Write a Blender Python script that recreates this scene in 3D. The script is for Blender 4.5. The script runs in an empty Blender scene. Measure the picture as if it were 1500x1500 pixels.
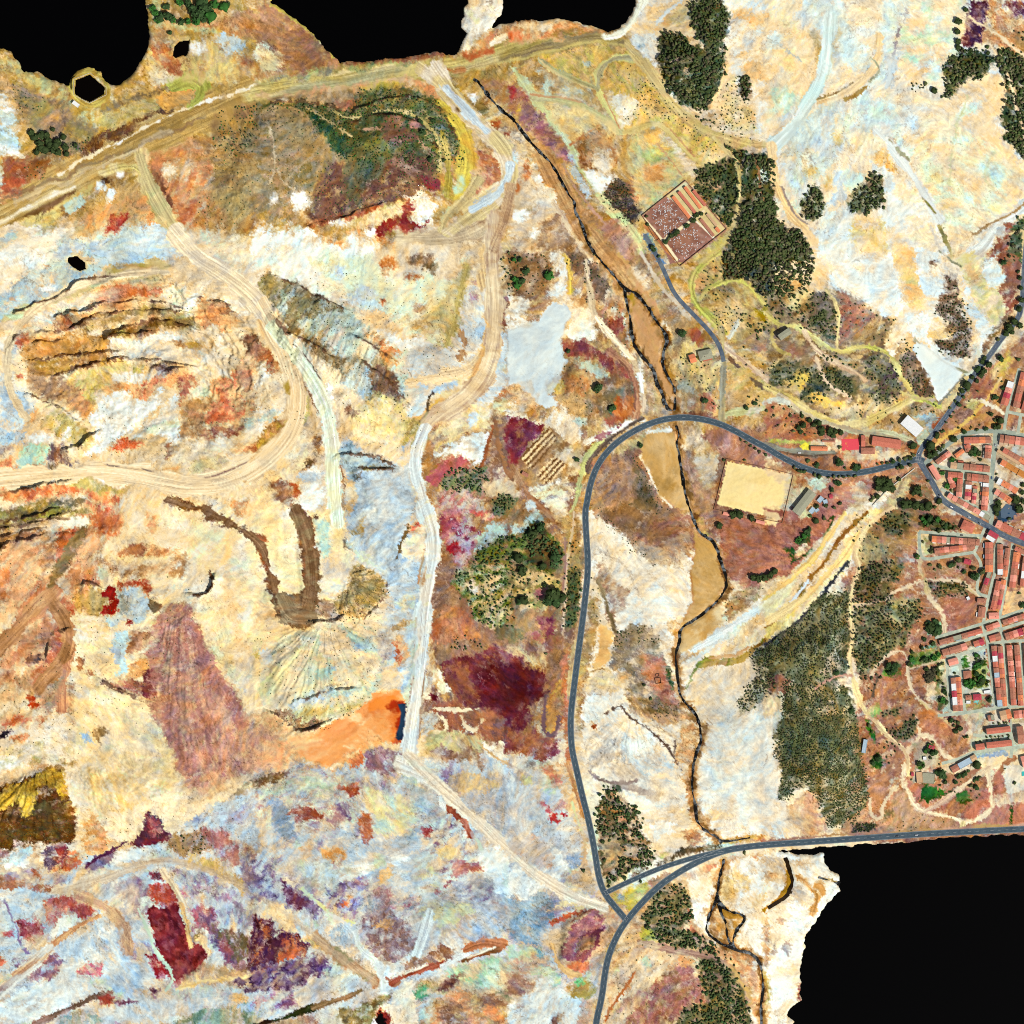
# An open-cast mine, its tips and its town, seen straight from above; 1 unit = 1 metre, map x east and y south
import math,random
import numpy as np
try:
 import bpy,bmesh
except ImportError:
 bpy=None
R=math.radians
f32=np.float32
_rs=np.random.RandomState(7)
_LAT=(_rs.rand(24,256,256)*2-1).astype(f32)
def vnoise(x,y,seed):
 L=_LAT[seed%24]
 xi=np.floor(x);yi=np.floor(y)
 fx=(x-xi).astype(f32);fy=(y-yi).astype(f32)
 xi=xi.astype(np.int32)&255;yi=yi.astype(np.int32)&255
 x1=(xi+1)&255;y1=(yi+1)&255
 fx=fx*fx*(3-2*fx);fy=fy*fy*(3-2*fy)
 a=L[yi,xi];b=L[yi,x1];c=L[y1,xi];d=L[y1,x1]
 a=a+(b-a)*fx;c=c+(d-c)*fx
 return a+(c-a)*fy
def fbm(x,y,octs=4,seed=0,gain=0.55):
 t=np.zeros(np.broadcast(x,y).shape,f32);amp=1.0;n=0.0
 for o in range(octs):
  k=2.03**o
  ca,sa=math.cos(o*0.9),math.sin(o*0.9)
  t+=amp*vnoise((x*ca-y*sa)*k+17.3*seed+o*5.1,(x*sa+y*ca)*k+9.7*seed+o*3.3,seed+o)
  n+=amp*amp;amp*=gain
 return t/f32(math.sqrt(n)*0.5)
STEP=1.25
NG=1201
ax=(np.arange(NG)*STEP).astype(f32)
GX,GY=np.meshgrid(ax,ax)
WX=fbm(GX/26,GY/26,5,3,0.6)*0.55
WY=fbm(GX/26,GY/26,5,11,0.6)*0.55
SC={'s':7.0,'m':20.0,'l':52.0}
ANG=(-.45+.9*fbm(GX/190,GY/190,2,14)).astype(f32)
def smear(N,cx,cy,n,step):
 acc=N.copy();tot=1.0
 for sg in(-1,1):
  x=GX/STEP;y=GY/STEP;dx=cx;dy=cy
  for k in range(n):
   x=x+sg*step*dx;y=y+sg*step*dy
   xi=np.clip(np.rint(x),0,NG-1).astype(np.int32);yi=np.clip(np.rint(y),0,NG-1).astype(np.int32)
   w=1-(k+1)/(n+1)
   acc=acc+w*N[yi,xi];tot+=w
   dx=cx[yi,xi];dy=cy[yi,xi]
 acc=acc/tot
 return((acc-acc.mean())/(acc.std()+1e-6)).astype(f32)
_ca,_sa=np.cos(ANG),np.sin(ANG)
_w2x=fbm(GX/70,GY/70,3,18)*9;_w2y=fbm(GX/70,GY/70,3,20)*9
_LN={'s':(2,1.6),'m':(3,2.2),'l':(3,3.5)}
BANK={k:[smear(fbm((GX+_w2x)/v+3.1*i,(GY+_w2y)/v,4 if k!='s' else 3,5*i+j,0.62),_ca,_sa,*_LN[k])for i in range(6)]for j,(k,v)in enumerate(SC.items())}
FINE=[smear(fbm(GX/3.0+7*i+.4*WX,GY/3.0+.4*WY,2,3*i+1,.7),_ca,_sa,2,1.3)for i in range(6)]
COL=np.zeros((NG,NG,3),f32)
ROUGH=np.full((NG,NG),1.0,f32)
HGT=np.zeros((NG,NG),f32)
_o=[0,0,1.0]
def T(ox,oy,k=0.25):
 _o[:]=[ox,oy,k]
def pts(s):
 if not isinstance(s,str):
  return[tuple(p)for p in s]
 v=[float(t)for t in s.split()]
 return[(_o[0]+v[i]*_o[2],_o[1]+v[i+1]*_o[2])for i in range(0,len(v),2)]
def hexc(h):
 if len(h)==3:return[int(c,16)/15 for c in h]
 return[int(h[i:i+2],16)/255 for i in(0,2,4)]
def parse(spec):
 sc='m'
 if ';' in spec:spec,sc=spec.split(';')
 cs=[];ws=[]
 for t in spec.split():
  h,_,w=t.partition(':')
  cs.append(hexc(h));ws.append(float(w or 1))
 return np.array(cs,f32),np.array(ws),sc
def box(P,m):
 xs=[p[0]for p in P];ys=[p[1]for p in P]
 i0=max(0,int((min(xs)-m)/STEP));i1=min(NG,int((max(xs)+m)/STEP)+2)
 j0=max(0,int((min(ys)-m)/STEP));j1=min(NG,int((max(ys)+m)/STEP)+2)
 return(slice(j0,max(j0,j1)),slice(i0,max(i0,i1)))
def sdist(x,y,P,closed=True):
 d=np.full(x.shape,1e9,f32);ins=np.zeros(x.shape,bool)
 n=len(P)
 for i in range(n if closed else n-1):
  ax_,ay_=P[i];bx_,by_=P[(i+1)%n]
  ex,ey=bx_-ax_,by_-ay_
  L2=ex*ex+ey*ey+1e-9
  px=x-f32(ax_);py=y-f32(ay_)
  t=np.clip((px*f32(ex)+py*f32(ey))/f32(L2),0,1)
  dx=px-t*f32(ex);dy=py-t*f32(ey)
  np.minimum(d,dx*dx+dy*dy,out=d)
  if closed and ey!=0:
   c=((ay_>y)!=(by_>y))&(px<f32(ex)*py/f32(ey))
   ins^=c
 d=np.sqrt(d)
 return np.where(ins,-d,d)if closed else d
_seed=[0]
def texture(spec,sl,d=None,fan=None):
 cs,ws,sc=parse(spec)
 if len(cs)==1:
  return np.broadcast_to(cs[0],COL[sl].shape)
 _seed[0]+=1
 acc=0;tot=0
 for k in range(len(cs)):
  if d is not None or fan is not None:
   x=GX[sl];y=GY[sl];s=SC[sc]
   if fan is not None:
    rx=x-fan[0]+3*WX[sl];ry=y-fan[1]+3*WY[sl]
    rad=np.sqrt(rx*rx+ry*ry)+1
    u=rad/(s*7);v=np.arctan2(ry,rx)*(fan[2]if len(fan)>2 else 16)
   else:
    ca,sa=math.cos(R(d)),math.sin(R(d))
    u=(x*ca+y*sa+3*WX[sl])/(s*5);v=(-x*sa+y*ca+3*WY[sl])/(s*0.6)
   N=fbm(u,v,3,k*3+_seed[0],0.7)
  else:
   N=BANK[sc][(k+_seed[0])%6][sl]*.92+FINE[(k*2+_seed[0])%6][sl]*.26
  w=np.exp(1.75*(N+0.9*math.log(ws[k]))).astype(f32)
  acc=acc+w[...,None]*cs[k];tot=tot+w
 return acc/tot[...,None]
def put(spec,sl,m,d,fan,rough):
 m3=m[...,None]
 COL[sl]=COL[sl]*(1-m3)+texture(spec,sl,d,fan)*m3
 if rough is not None:
  ROUGH[sl]=ROUGH[sl]*(1-m)+rough*m
def F(spec,s,w=5,soft=3.0,a=1.0,d=None,fan=None,rough=None,brk=0):
 P=pts(s)
 size=min(max(p[0]for p in P)-min(p[0]for p in P),max(p[1]for p in P)-min(p[1]for p in P))
 w=w*min(1,size/28)
 sl=box(P,w*2.5+soft+8)
 if GX[sl].size==0:return
 D=sdist(GX[sl]+w*WX[sl],GY[sl]+w*WY[sl],P)
 if brk:D=D+brk*BANK['s'][_seed[0]%6][sl]
 if rough is None and soft>=3:
  q=_seed[0]
  D=D+min(1,size/40)*(.9*FINE[q%6][sl]+1.1*BANK['s'][q%6][sl])
  a=a*np.clip(.98+.22*BANK['s'][(q+2)%6][sl]+.16*FINE[(q+3)%6][sl],.35,1)
 m=np.clip(0.5-D/(soft*(1.35 if rough is None else 1)),0,1)*a
 if fan is not None:
  fan=(_o[0]+fan[0]*_o[2],_o[1]+fan[1]*_o[2])+tuple(fan[2:])
 put(spec,sl,m,d,fan,rough)
def L(spec,s,wd=5,w=2,soft=1.6,a=1.0,rough=0.3,d=None,brk=0,vary=0.25):
 P=smooth(pts(s))
 sl=box(P,wd+w*2.5+soft+4)
 if GX[sl].size==0:return
 D=sdist(GX[sl]+w*WX[sl],GY[sl]+w*WY[sl],P,False)-wd/2*(1+vary*BANK['m'][_seed[0]%6][sl])
 if brk:D=D+brk*BANK['s'][_seed[0]%6][sl]
 m=np.clip(0.5-D/soft,0,1)*a
 put(spec,sl,m,d,None,rough)
 if wd>=6:
  best=np.full(D.shape,1e9,f32);off=np.zeros(D.shape,f32);run=np.zeros(D.shape,f32);acc=0
  for(ax_,ay_),(bx_,by_)in zip(P,P[1:]):
   l=math.hypot(bx_-ax_,by_-ay_)+1e-6;ux,uy=(bx_-ax_)/l,(by_-ay_)/l
   px=GX[sl]-ax_;py=GY[sl]-ay_
   t=np.clip(px*ux+py*uy,0,l);dd=(px-t*ux)**2+(py-t*uy)**2
   k=dd<best;best[k]=dd[k];off[k]=(py*ux-px*uy)[k];run[k]=acc+t[k];acc+=l
  st=fbm(off/1.7+.25*WX[sl],run/60,3,_seed[0]+2,.75)
  COL[sl]*=1+(.075*m*st)[...,None]*np.array([.9,1,1.15],f32)
def E(spec,s,w=4,soft=4,a=1.0,brk=0,**k):
 v=[float(t)for t in s.split()]
 for i in range(0,len(v),5):
  cx,cy=_o[0]+v[i]*_o[2],_o[1]+v[i+1]*_o[2]
  rx,ry=v[i+2]*_o[2],v[i+3]*_o[2]
  t=R(v[i+4]);ca,sa=math.cos(t),math.sin(t)
  P=[(cx+rx*math.cos(q)*ca-ry*math.sin(q)*sa,cy+rx*math.cos(q)*sa+ry*math.sin(q)*ca)for q in[j*math.pi/7 for j in range(14)]]
  o=list(_o);T(0,0,1)
  F(spec,P,w,soft,a,brk=brk,**k)
  _o[:]=o
def smooth(P,it=2):
 for _ in range(it):
  Q=[P[0]]
  for a,b in zip(P,P[1:]):
   Q.append((a[0]*.75+b[0]*.25,a[1]*.75+b[1]*.25))
   Q.append((a[0]*.25+b[0]*.75,a[1]*.25+b[1]*.75))
  Q.append(P[-1]);P=Q
 return P
COL[:]=texture("ecb:5 fec:4 db9:3 eed:3 ced:2 c95:1;l",(slice(None),slice(None)))
T(0,0,1)
F("b94:4 ca6:4 a84:3 db8:2 b85:2;m","-20 50 240 -20 420 -20 500 80 720 60 900 30 960 90 700 130 680 330 560 360 330 340 250 300 120 330 0 320",10,20)
F("cb8:4 b96:4 a84:3 ec9:3 975:2;m","680 120 960 80 1000 160 1080 230 1100 420 1180 430 1360 480 1420 540 1360 650 1050 700 1050 760 850 760 720 620 740 440 720 300",10,14)
F("fec:4 fdb:3 eee:4 def:3 fda:2 fc8:1 edc:3;m","940 -20 1520 -20 1520 330 1460 400 1430 520 1380 590 1340 520 1300 440 1200 430 1180 320 1100 200 1060 180 1060 60 1010 120 940 90",8,12)
F("a75:4 b86:3 965:3 c97:1 a76:2;s","1040 620 1360 640 1400 560 1520 480 1520 1250 1240 1230 1260 900 1220 820 1100 860 1060 840",6,10)
F("a75:4 b86:3 965:3 c97:1;s","860 680 960 650 1000 760 1060 700 1060 860 900 800",6,10)
F("ccd:4 bcc:3 dcd:3 a89:2 db9:2 cdb:2 967:1 ddd:2;m","-20 1290 120 1250 250 1230 300 1180 380 1130 440 1120 530 1110 600 1110 680 1090 830 1100 850 1200 880 1290 900 1350 870 1520 -20 1520",8,12)
F("fdb:4 ec9:4 eba:2 d96:2 fec:3;m","-20 420 200 380 330 400 420 480 440 640 330 720 200 760 -20 740",8,14)
F("fec:4 edb:3 eda:3 fdb:2 ec8:1;m","200 720 340 740 500 740 500 900 560 1000 480 1080 420 1080 250 1150 120 1240 60 1120 100 900",8,14)
F("bcd:4 cdd:4 abc:3 ede:2 cdc:2;m","500 640 600 650 610 760 620 900 590 1020 560 960 570 880 560 800 510 780",6,8)
F("976:4 a74:3 c95:2 865:3 bcc:1;m","620 620 740 610 850 700 850 900 830 1090 700 1100 620 1060 630 900 640 760",6,10)
F("fed:5 edb:3 eee:3 dc9:2 cba:1;m","860 770 1010 830 1000 960 960 1000 1020 1080 1030 1200 1010 1240 940 1250 870 1160 850 1060 850 900",6,8)
F("fed:4 eee:4 edc:3 ec9:1 dde:1;m","1000 960 1110 920 1220 760 1320 700 1240 840 1120 970 1130 1100 1160 1160 1210 1190 1210 1235 1050 1235 1010 1050",5,6)
F("b96:3 ca7:3 edb:2 dba:2 a75:2 cc9:2;m","880 1300 960 1290 1040 1280 1130 1420 1130 1520 870 1520",6,10)
T(0,0)
F("dcb:2 fff:4 cef:3 bdd:2 bb8:1;m","-20 500 40 540 90 700 60 760 100 860 110 920 0 920 -20 920",5,6,d=20)
F("a95:3 876:3 b97:3 986:2;m","60 480 300 560 430 640 500 720 560 780 480 900 300 920 180 760 130 700",6,8)
F("bb8:3 cb7:3 a85:2;s","0 300 120 380 300 480 400 540 420 620 300 560 100 440 0 380",4,6)
F("a63:3 c85:2 a54:2;m","20 930 150 920 280 960 340 1000 300 1060 150 1080 0 1040",5,5)
F("c53:4 d64:3 b43:2 d85:1;s","0 1030 60 1010 140 1030 180 1090 130 1140 60 1160 0 1150",4,4)
F("d96:4 c74:3 e98:2;m","0 1130 140 1110 260 1060 0 1230",4,6)
F("cb8:3 ba6:3;s","530 720 600 650 900 560 1080 490 1130 480 1000 650 850 690 640 760",3,5)
F("875:3 986:2;s","590 640 700 580 1080 468 1090 495 860 560 700 612 600 648",2,4)
F("753:4 864:2 743:2;s","475 860 560 790 920 645 1010 650 960 700 820 760 640 860 490 935",2,3)
F("d9a558","905 560 1090 500 1155 510 1110 580 960 660 915 620",2,2)
L("bb6:2 aa5","1000 480 1090 440 1160 460 1200 500 1190 560 1130 620",26,2)
L("cb6:2 b94","400 500 420 430 520 400 580 430 640 520 600 580 520 620 440 570 400 500",8,1,rough=.2)
F("dc8:3 c95:2 cba:1","880 220 1050 200 1110 230 1300 240 1500 430 1200 480 1090 460 900 430 830 320",6,8)
F("b64:3 c85:3 a54:1","880 220 1000 240 980 320 1070 370 1060 440 960 430 900 330",5,5)
F("edb:3 fec","860 420 950 400 1040 450 1000 480 870 500",4,5)
E("fff","1150 280 50 35 20",3,5)
F("cdd:3 bcc:2 dcb:1","1270 220 1400 160 1450 220 1420 320 1300 300",8,6)
E("c85:2 b64","1440 360 40 30 20 1230 60 60 30 0",6,6)
F("b85:3 c97:2 a63:1","1060 130 1300 120 1420 60 1500 60 1500 200 1300 180",8,6)
E("bb8:2 cc9","910 60 30 90 -10 1100 160 200 14 8",3,4)
L("b95:4 ca6:3 a84:2 cb8:2;m","-40 1290 400 1050 800 850 1150 690 1540 540",44,4,6,d=-25)
L("986:2 975","0 1180 300 1060 560 940 900 820 1200 680",5,5,3,a=.7)
L("a84:2 875","700 880 900 800 1100 690",9,5,6,a=.6)
L("cb9:2 dca","100 1180 400 1040 700 920 1000 760",6,6,3,a=.6)
L("fec:4 fff:3 eda","330 1025 480 930 640 860 760 790 960 690 1080 640 1200 590 1400 540 1520 490",3.4,2,1.5,a=.85,brk=1)
L("fec:4 fff:3 eda","-20 1310 110 1240 300 1140 430 1090",6,2,3,a=.8)
F("863:4 975:2","130 1275 200 1220 330 1160 440 1105 430 1130 330 1190 190 1285",2,2)
F("dc8:3 cb7:2","120 1300 300 1210 480 1100 560 1060 480 1160 340 1270 160 1340",4,4)
F("bcb:3 cdc:2 ab9","360 1195 470 1130 500 1190 385 1255",2,2)
F("a85:3 864:1","340 1210 360 1195 400 1260 360 1270",2,2)
F("753:3 a85:2 cdd:1","570 1040 680 1000 770 1010 700 1060 600 1080",4,3)
E("fff:2 def","700 1015 25 25 0 590 1085 35 22 30 645 1140 25 45 20",4,3)
E("cdd:2 bdc","60 1390 40 30 -25 15 1415 30 25 0",3,4)
F("fff:5 fed:2","20 1500 60 1440 170 1400 330 1330 370 1340 330 1420 250 1470 240 1520",5,5)
F("cdc:3 bcd:3 eec:2","250 1510 330 1440 520 1400 820 1380 1000 1400 1030 1510",8,8)
F("ca7:3 d96:2 cb8:2 e95:1","400 1280 620 1180 760 1120 900 1150 1000 1260 900 1300 700 1320 420 1400",8,8)
F("b33:3 c54:2 d86:1","615 1370 660 1270 745 1235 740 1310 680 1370",6,5,.95)
F("d85:4 c74:3 dba:2 ca7:2","860 930 1000 880 1100 810 1250 830 1260 1100 1300 1240 1160 1340 1010 1320 940 1180",8,8)
E("fdc:3 fff","985 1020 45 60 20",6,5)
L("743:2 a75","880 960 930 1080 990 1200",7,4,4,a=.8,brk=2)
F("c64:3 b53:2 d96","990 1270 1060 1260 1130 1180 1130 1300 1020 1330",6,5,.8)
L("dc9:2 cb7:2 ec9","830 900 830 1000 870 1150 980 1310 1080 1420 1120 1520",20,4,4)
L("dc9:2 cb7","590 1010 760 960 830 1000 860 1100",14,4,4)
F("cdd:3 def:3 bcc:2 fec","720 1330 860 1300 960 1330 1030 1440 1040 1520 820 1510 560 1520",8,6,.85)
F("a74:2 b95:3 975:2 ca7:2","1140 800 1250 770 1280 640 1520 600 1520 1330 1260 1360 1130 1300 1250 1180 1270 1000",7,8)
F("ba7:3 cb8:3 a85:2","1300 820 1520 760 1520 1260 1330 1300 1230 1160 1300 980",8,10,.7)
T(375,0)
F("a75:3 c97:3 b86:2 975:2","0 0 80 0 220 100 340 190 430 290 480 360 300 420 180 450 0 440 0 100",7,6)
F("965:3 a74:3 b76","170 190 250 180 330 190 340 260 430 350 380 390 300 410 220 380 230 260",6,5)
F("dc9:3 ded:2 fec","0 240 100 290 150 300 160 420 0 460",7,5)
L("cb6","80 10 200 90 330 180 400 240 450 320",5,1.5)
F("aa6:3 986:3 bb7:2","180 450 320 400 560 360 950 340 1000 360 820 420 500 500 250 520 0 540 0 500",5,8)
L("cb7:3 ba6:3 dc9:2;m","-40 560 200 520 500 480 820 430 1080 390 1300 340 1540 260",26,4,6,d=-12)
L("997:2 aa8","200 515 420 500 640 450 850 400",12,4,8,a=.6)
F("b75:3 c86:2 a64","520 350 760 320 1000 300 1080 290 1100 320 950 340 700 360 520 365",3,4)
F("dc8:3 cb7","830 430 880 390 950 370 970 410 900 440",3,4)
F("ca7:2 db9:3 e97:1","0 570 250 540 600 490 880 450 1000 470 1100 540 1160 640 1100 640 1020 520 900 500 620 530 500 640 380 620 250 570",5,6)
F("d75:3 e97:2 c64","450 610 580 570 620 610 600 660 500 660",5,5,.8)
F("d85:3 e96:2","920 460 1000 480 1130 560 1140 620 1060 580 960 510",4,5,.9)
E("cb5:3 db6","740 500 130 24 -4",5,4)
F("664:3 775:3 785:2 998:2 563:2;s","580 560 620 520 760 510 900 530 1020 560 1110 640 1180 780 1220 960 1200 1000 1120 900 1090 1000 1060 1040 900 960 800 940 700 1000 600 960 500 960 470 920 400 820 320 720 230 640 100 620 0 640 0 600 100 610 290 600 380 620 480 650 580 640",6,5,.9)
F("986:3 a97:3 874:2 b97:2;s","0 640 230 640 300 720 430 840 500 960 460 1000 380 1020 300 1200 240 1300 0 1300",7,8)
F("ba7:2 cb8:2 b96:2 986","100 700 230 660 300 760 420 860 300 900 150 880",8,8,.7)
L("cb9","70 720 120 880 120 1000 90 1080",2.5,2)
L("cb9","130 1000 170 1080 250 1130",2.5,2)
L("ba8","180 1080 280 960 380 900",2,2)
F("354:2 464:2 563:2 453;s","280 650 330 660 420 730 500 790 540 800 520 860 520 920 470 900 420 820 330 730",4,4)
F("453:3 564:3 664:2 763:1;s","520 720 700 680 900 680 1000 740 980 840 1000 900 900 920 760 820 620 900 540 940 500 900",6,6,.85)
L("cb8:2 ba7","300 640 400 700 480 750 560 800",2.5,2,2)
L("cb7:2 dc9","460 660 540 700 620 690 740 650 860 650 940 680 1010 740 1060 800 1090 900 1080 1000",4,1.5,2)
L("b97","640 770 760 770 860 760 960 820 1000 880",3,2)
L("cb7:2 a94","1090 780 1120 880 1140 1000 1120 1140",9,2)
F("865:3 754:3 975:2 b87:1","740 680 880 700 900 780 960 820 880 860 800 860 740 800",8,5)
E("b87:2 a76","940 730 36 34 30",4,3)
F("886:2 994:3 774:2","640 860 740 820 800 870 800 960 720 1000 680 960",9,8)
F("865:3 755:3 975:2 644:1;s","460 960 620 1000 800 940 860 900 960 900 1040 920 1060 1020 1090 1050 1080 1100 980 1150 900 1180 820 1200 640 1220 420 1290 300 1320 340 1200 380 1020",7,8)
F("664:2 775:3 564:2;s","520 960 640 940 760 980 720 1060 600 1200 520 1140",8,8,.7)
F("a87:2 b98:2 dcc","800 940 880 960 960 1000 900 1040 840 1010",7,4)
F("934:4 a45:2","970 1040 1040 1050 1090 1060 1060 1140 990 1100",5,4)
F("d96:3 cb7:2 edb:2","700 1220 830 1200 900 1200 880 1260 700 1300 580 1330",6,5)
F("a54:3 b53:2 c75:2","300 1310 480 1250 620 1230 740 1200 700 1230 500 1290 320 1330",4,4)
F("fff:5 fed:2 cbb:1","880 1160 1000 1130 1050 1180 1040 1320 1080 1360 960 1380 860 1340 960 1260 900 1220",7,4)
F("a23:3 b54:2 843:2 c75","880 1180 960 1210 920 1280 980 1330 1020 1250 1010 1350 940 1380 760 1340 700 1370 640 1330 760 1280 860 1280",6,4)
F("fff:5 eff:2 fec:2","-20 1320 160 1340 300 1330 400 1380 520 1420 620 1320 680 1330 720 1400 700 1520 -20 1520",7,5)
E("fff:3 fee","270 1190 60 60 20 110 1160 20 30 0 480 1300 50 22 0",7,5)
E("e95:2 d84 dba","340 1300 40 20 0 580 1370 60 30 0 760 1390 70 30 10 450 1420 90 20 20 660 1410 60 26 0",8,5,.8)
L("dc6:3 cb5:3 ca4:1;m","1080 600 1180 720 1240 860 1250 1000 1180 1160",22,5,7)
L("ca4:2 da4","1240 800 1270 900 1280 960",14,4,6,a=.7)
E("cdb:2 cc9","1190 1080 30 60 20 1120 1260 22 60 30",4,4)
F("b76:2 c87:2 da8:2 d85:1","1290 920 1400 860 1450 940 1440 1060 1390 1140 1280 1150 1270 1040",7,5)
L("dc9:3 cb8:2 edc:2;m","960 400 1060 470 1130 560 1220 680 1340 780 1440 880 1490 960 1480 1080 1400 1140 1310 1200 1240 1240",21,3,3)
L("cde:3 dee:2","1110 500 1170 570 1200 620 1260 680",12,3,3,a=.9)
L("dde","1450 880 1485 960 1480 1060 1420 1130",14,2,4,a=.7)
F("abc:4 bcd","1235 1230 1270 1180 1400 1110 1440 1110 1400 1160 1290 1220 1250 1260",3,3)
L("cb9:3 dca:3 b97:1;m","1500 1130 1440 1230 1330 1330 1200 1390 1060 1400 860 1390",26,4,5)
L("b96:3 ca7:2","1470 1120 1440 1200 1400 1330 1330 1500",14,3,5,a=.8)
L("875:2 986","1460 1150 1420 1300",9,3,4,a=.8)
L("cb8:2 dc9","1290 1060 1230 1160 1120 1260 1090 1360",12,3,4)
F("fff:3 fee:2","1220 540 1300 540 1300 600 1260 590",4,3)
E("985:2 864","1320 630 50 40 40 1190 640 22 16 0",4,3)
E("a53:3 c75","1410 725 30 22 10 1470 780 20 14 0",3,3)
F("986:2 a74:2 b86:2","1320 440 1440 450 1540 560 1540 660 1430 590 1340 500",6,5)
F("a95:3 b95:2 985:1","1120 440 1240 400 1440 390 1440 430 1300 480 1200 470",5,6)
F("fee:5 eec:3 dcb:2;s","1260 0 1460 0 1450 60 1390 160 1340 180 1340 230 1260 300 1200 310 1180 290 1230 190 1190 150 1220 60",4,3)
F("d96:3 ca7:2 e86:2","1340 210 1400 170 1540 110 1540 170 1380 240 1250 310 1180 320 1250 290",3,4)
F("c53:4 d74:2","1200 310 1280 290 1400 275 1400 300 1240 350",5,4,.9)
L("fed:3 fdb","1380 250 1450 210 1540 170",7,3,3)
L("cb8:2 ba6:2 aa6;m","1060 420 1200 400 1540 300",14,4,6,d=-15)
L("c74","1060 410 1180 400",9,4,5,a=.7)
T(750,0)
F("db6:3 cb5:3 ec9:2 ca6:1;s","0 400 240 290 560 230 690 260 760 340 800 430 880 560 1010 680 1150 800 1280 900 1260 940 1150 980 1080 960 900 720 640 740 560 640 520 560 480 520 360 460 240 410 160 340",4,5)
F("c96:3 d85:3 eb9:2 fdb:1;m","-20 130 60 105 240 100 400 120 500 150 545 180 540 210 400 210 200 210 0 240",5,4)
F("e63:4 f96:2 fca:1","-20 190 60 170 70 215 0 230",5,4)
F("fed:2 fca:2 e97","20 140 100 120 240 130 250 160 140 170",5,4)
F("b84:3 a95:2","250 170 400 160 520 190 400 210 200 210",4,5)
L("ba6:2 986:2 a95:1;m","-40 330 150 270 400 220 560 210 640 240",17,3,6,d=-15)
L("cb7","0 350 200 300 400 240 560 230 690 270",4,2,3)
L("eed:3 ffe","780 -30 740 60 700 130 640 190 550 210",13,2,2)
F("eee:4 fff:2 ddd","690 240 760 190 850 170 870 210 840 250 830 330 860 400 800 400 760 340",6,5)
E("bcc","760 268 18 18 0 445 370 24 20 0",2,3)
F("fda:3 fc9:2 fec:3","790 20 900 0 1040 0 1050 90 1000 100 900 160 850 190 760 190",6,6)
F("dc6:3 ec9","950 60 1030 50 1060 110 1000 150 900 150",7,8,.7)
L("eee:2 ddd","850 130 920 50 1000 0",4,2)
F("ec8:3 db8:2 eb8","860 180 980 200 1080 220 1130 280 1100 300 960 240",6,4)
L("cc9:3 bb8:2 cdc:1","20 400 70 480 150 600 260 740 330 850 380 960 480 1080 560 1180 640 1280 700 1370 740 1450 780 1540",11,1.5,2)
L("dd9:2","720 340 620 320 560 350 520 400 500 450 500 520 540 600 600 700 640 780",12,1,1.5)
L("aa8:2 bb9","720 335 620 325 560 355 520 410 507 450 505 520",8,1,1.5)
L("bb8:2 aa8","160 350 240 410 360 460 460 500 500 530",8,1,1.5)
L("dc9","150 340 240 420 360 475 480 530",2,1)
L("bb8:2 cca","130 560 300 590 400 620 500 670 580 720 630 770",10,1,2)
L("c97","110 550 300 575 400 600",3,1)
L("c75","540 560 600 690 630 750",2,1)
L("b64:2 c85","340 850 420 790 500 745",3,1)
F("bdd:3 cdd:2","170 520 200 450 250 500 230 550 190 550",5,4)
E("cdd","165 415 18 14 0 340 540 60 26 0",4,4)
F("fff:4 eee:2 fed","570 560 640 520 720 560 760 590 740 650 680 720 640 740 600 640",6,4)
F("dc9:3 eda:2 db7","180 600 400 640 560 720 640 790 600 800 480 740 350 840 300 780",5,5)
F("b74:4 964:2 c96:2","370 880 440 790 520 770 590 830 620 930 600 1000 560 920 500 860 480 1000 400 980",6,5)
F("863:3 a85","390 850 470 810 480 880 430 910",6,4,.8)
F("fff:5 eee:2","430 1000 520 990 620 1020 560 1090 500 1140",5,4)
F("edc:3 fed","470 910 560 880 600 980 560 1010 480 980",5,5)
F("cb6:2 bc9:3 ec9:3 cca:2","650 900 700 780 820 770 900 860 1000 950 1080 960 1050 1050 900 1120 780 1220 740 1180 700 1040",6,6)
F("da5:2 eb6","760 780 850 760 880 850 920 870 870 890 780 820",6,5)
F("c85:3 d96:2","780 990 880 960 900 1000 880 1060 790 1050",6,5)
F("9c8:2 bda","760 910 830 860 870 910 800 960",6,5,.8)
F("dde:2 fed:2","920 800 990 860 1080 970 1050 1020 960 930",5,5)
L("c97:2","850 840 960 980 1000 1030",2,1)
L("eda:2 dc8:2 cb7","660 780 720 760 800 730 860 730 920 770 1000 870 1070 940 1150 975 1220 950 1260 910",7,1.5,2)
L("c96:2 b75","930 760 1020 860 1070 920",3,1)
F("eda:3 ec9:2 fed","1080 900 1130 890 1260 900 1220 940 1160 960",4,3)
F("b75:3 965:2","700 1040 730 1120 750 1180 720 1190 670 1100",5,4)
F("543:3 654:3 765:1 433:2;s","525 1150 600 1060 640 1050 700 1100 720 1200 750 1250 700 1330 660 1320 600 1240 540 1190",5,4)
F("bcc:3 ddd","310 890 340 900 400 1020 470 1130 440 1160 380 1090 330 980",4,3)
F("a67:3 967:2 b86:3 a75","-20 470 40 530 130 600 200 720 260 800 300 870 320 960 290 980 240 900 180 800 60 700 -20 660",7,6)
F("b23:3 a45","-20 510 20 510 25 560 0 590",5,5,.8)
E("ca4","40 635 12 20 0",3,4)
F("647:3 957","170 820 210 800 240 840 230 880 190 870",5,6,.8)
F("b85:3 c96:4 ca6:2","-20 690 60 740 200 850 290 980 350 1080 450 1200 560 1300 620 1420 660 1540 480 1540 420 1400 350 1200 260 1020 160 900 40 760",4,4)
F("d98:2 c87:3 b76","120 760 200 820 300 930 300 960 200 880",5,5,.7)
L("b97:2 c98","300 960 360 1100 470 1220 560 1330",3,1.5)
F("dba:3 edc:2 cb9:2 b97","-20 880 100 940 200 960 260 1080 320 1200 380 1330 430 1540 -20 1540",7,6)
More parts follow.
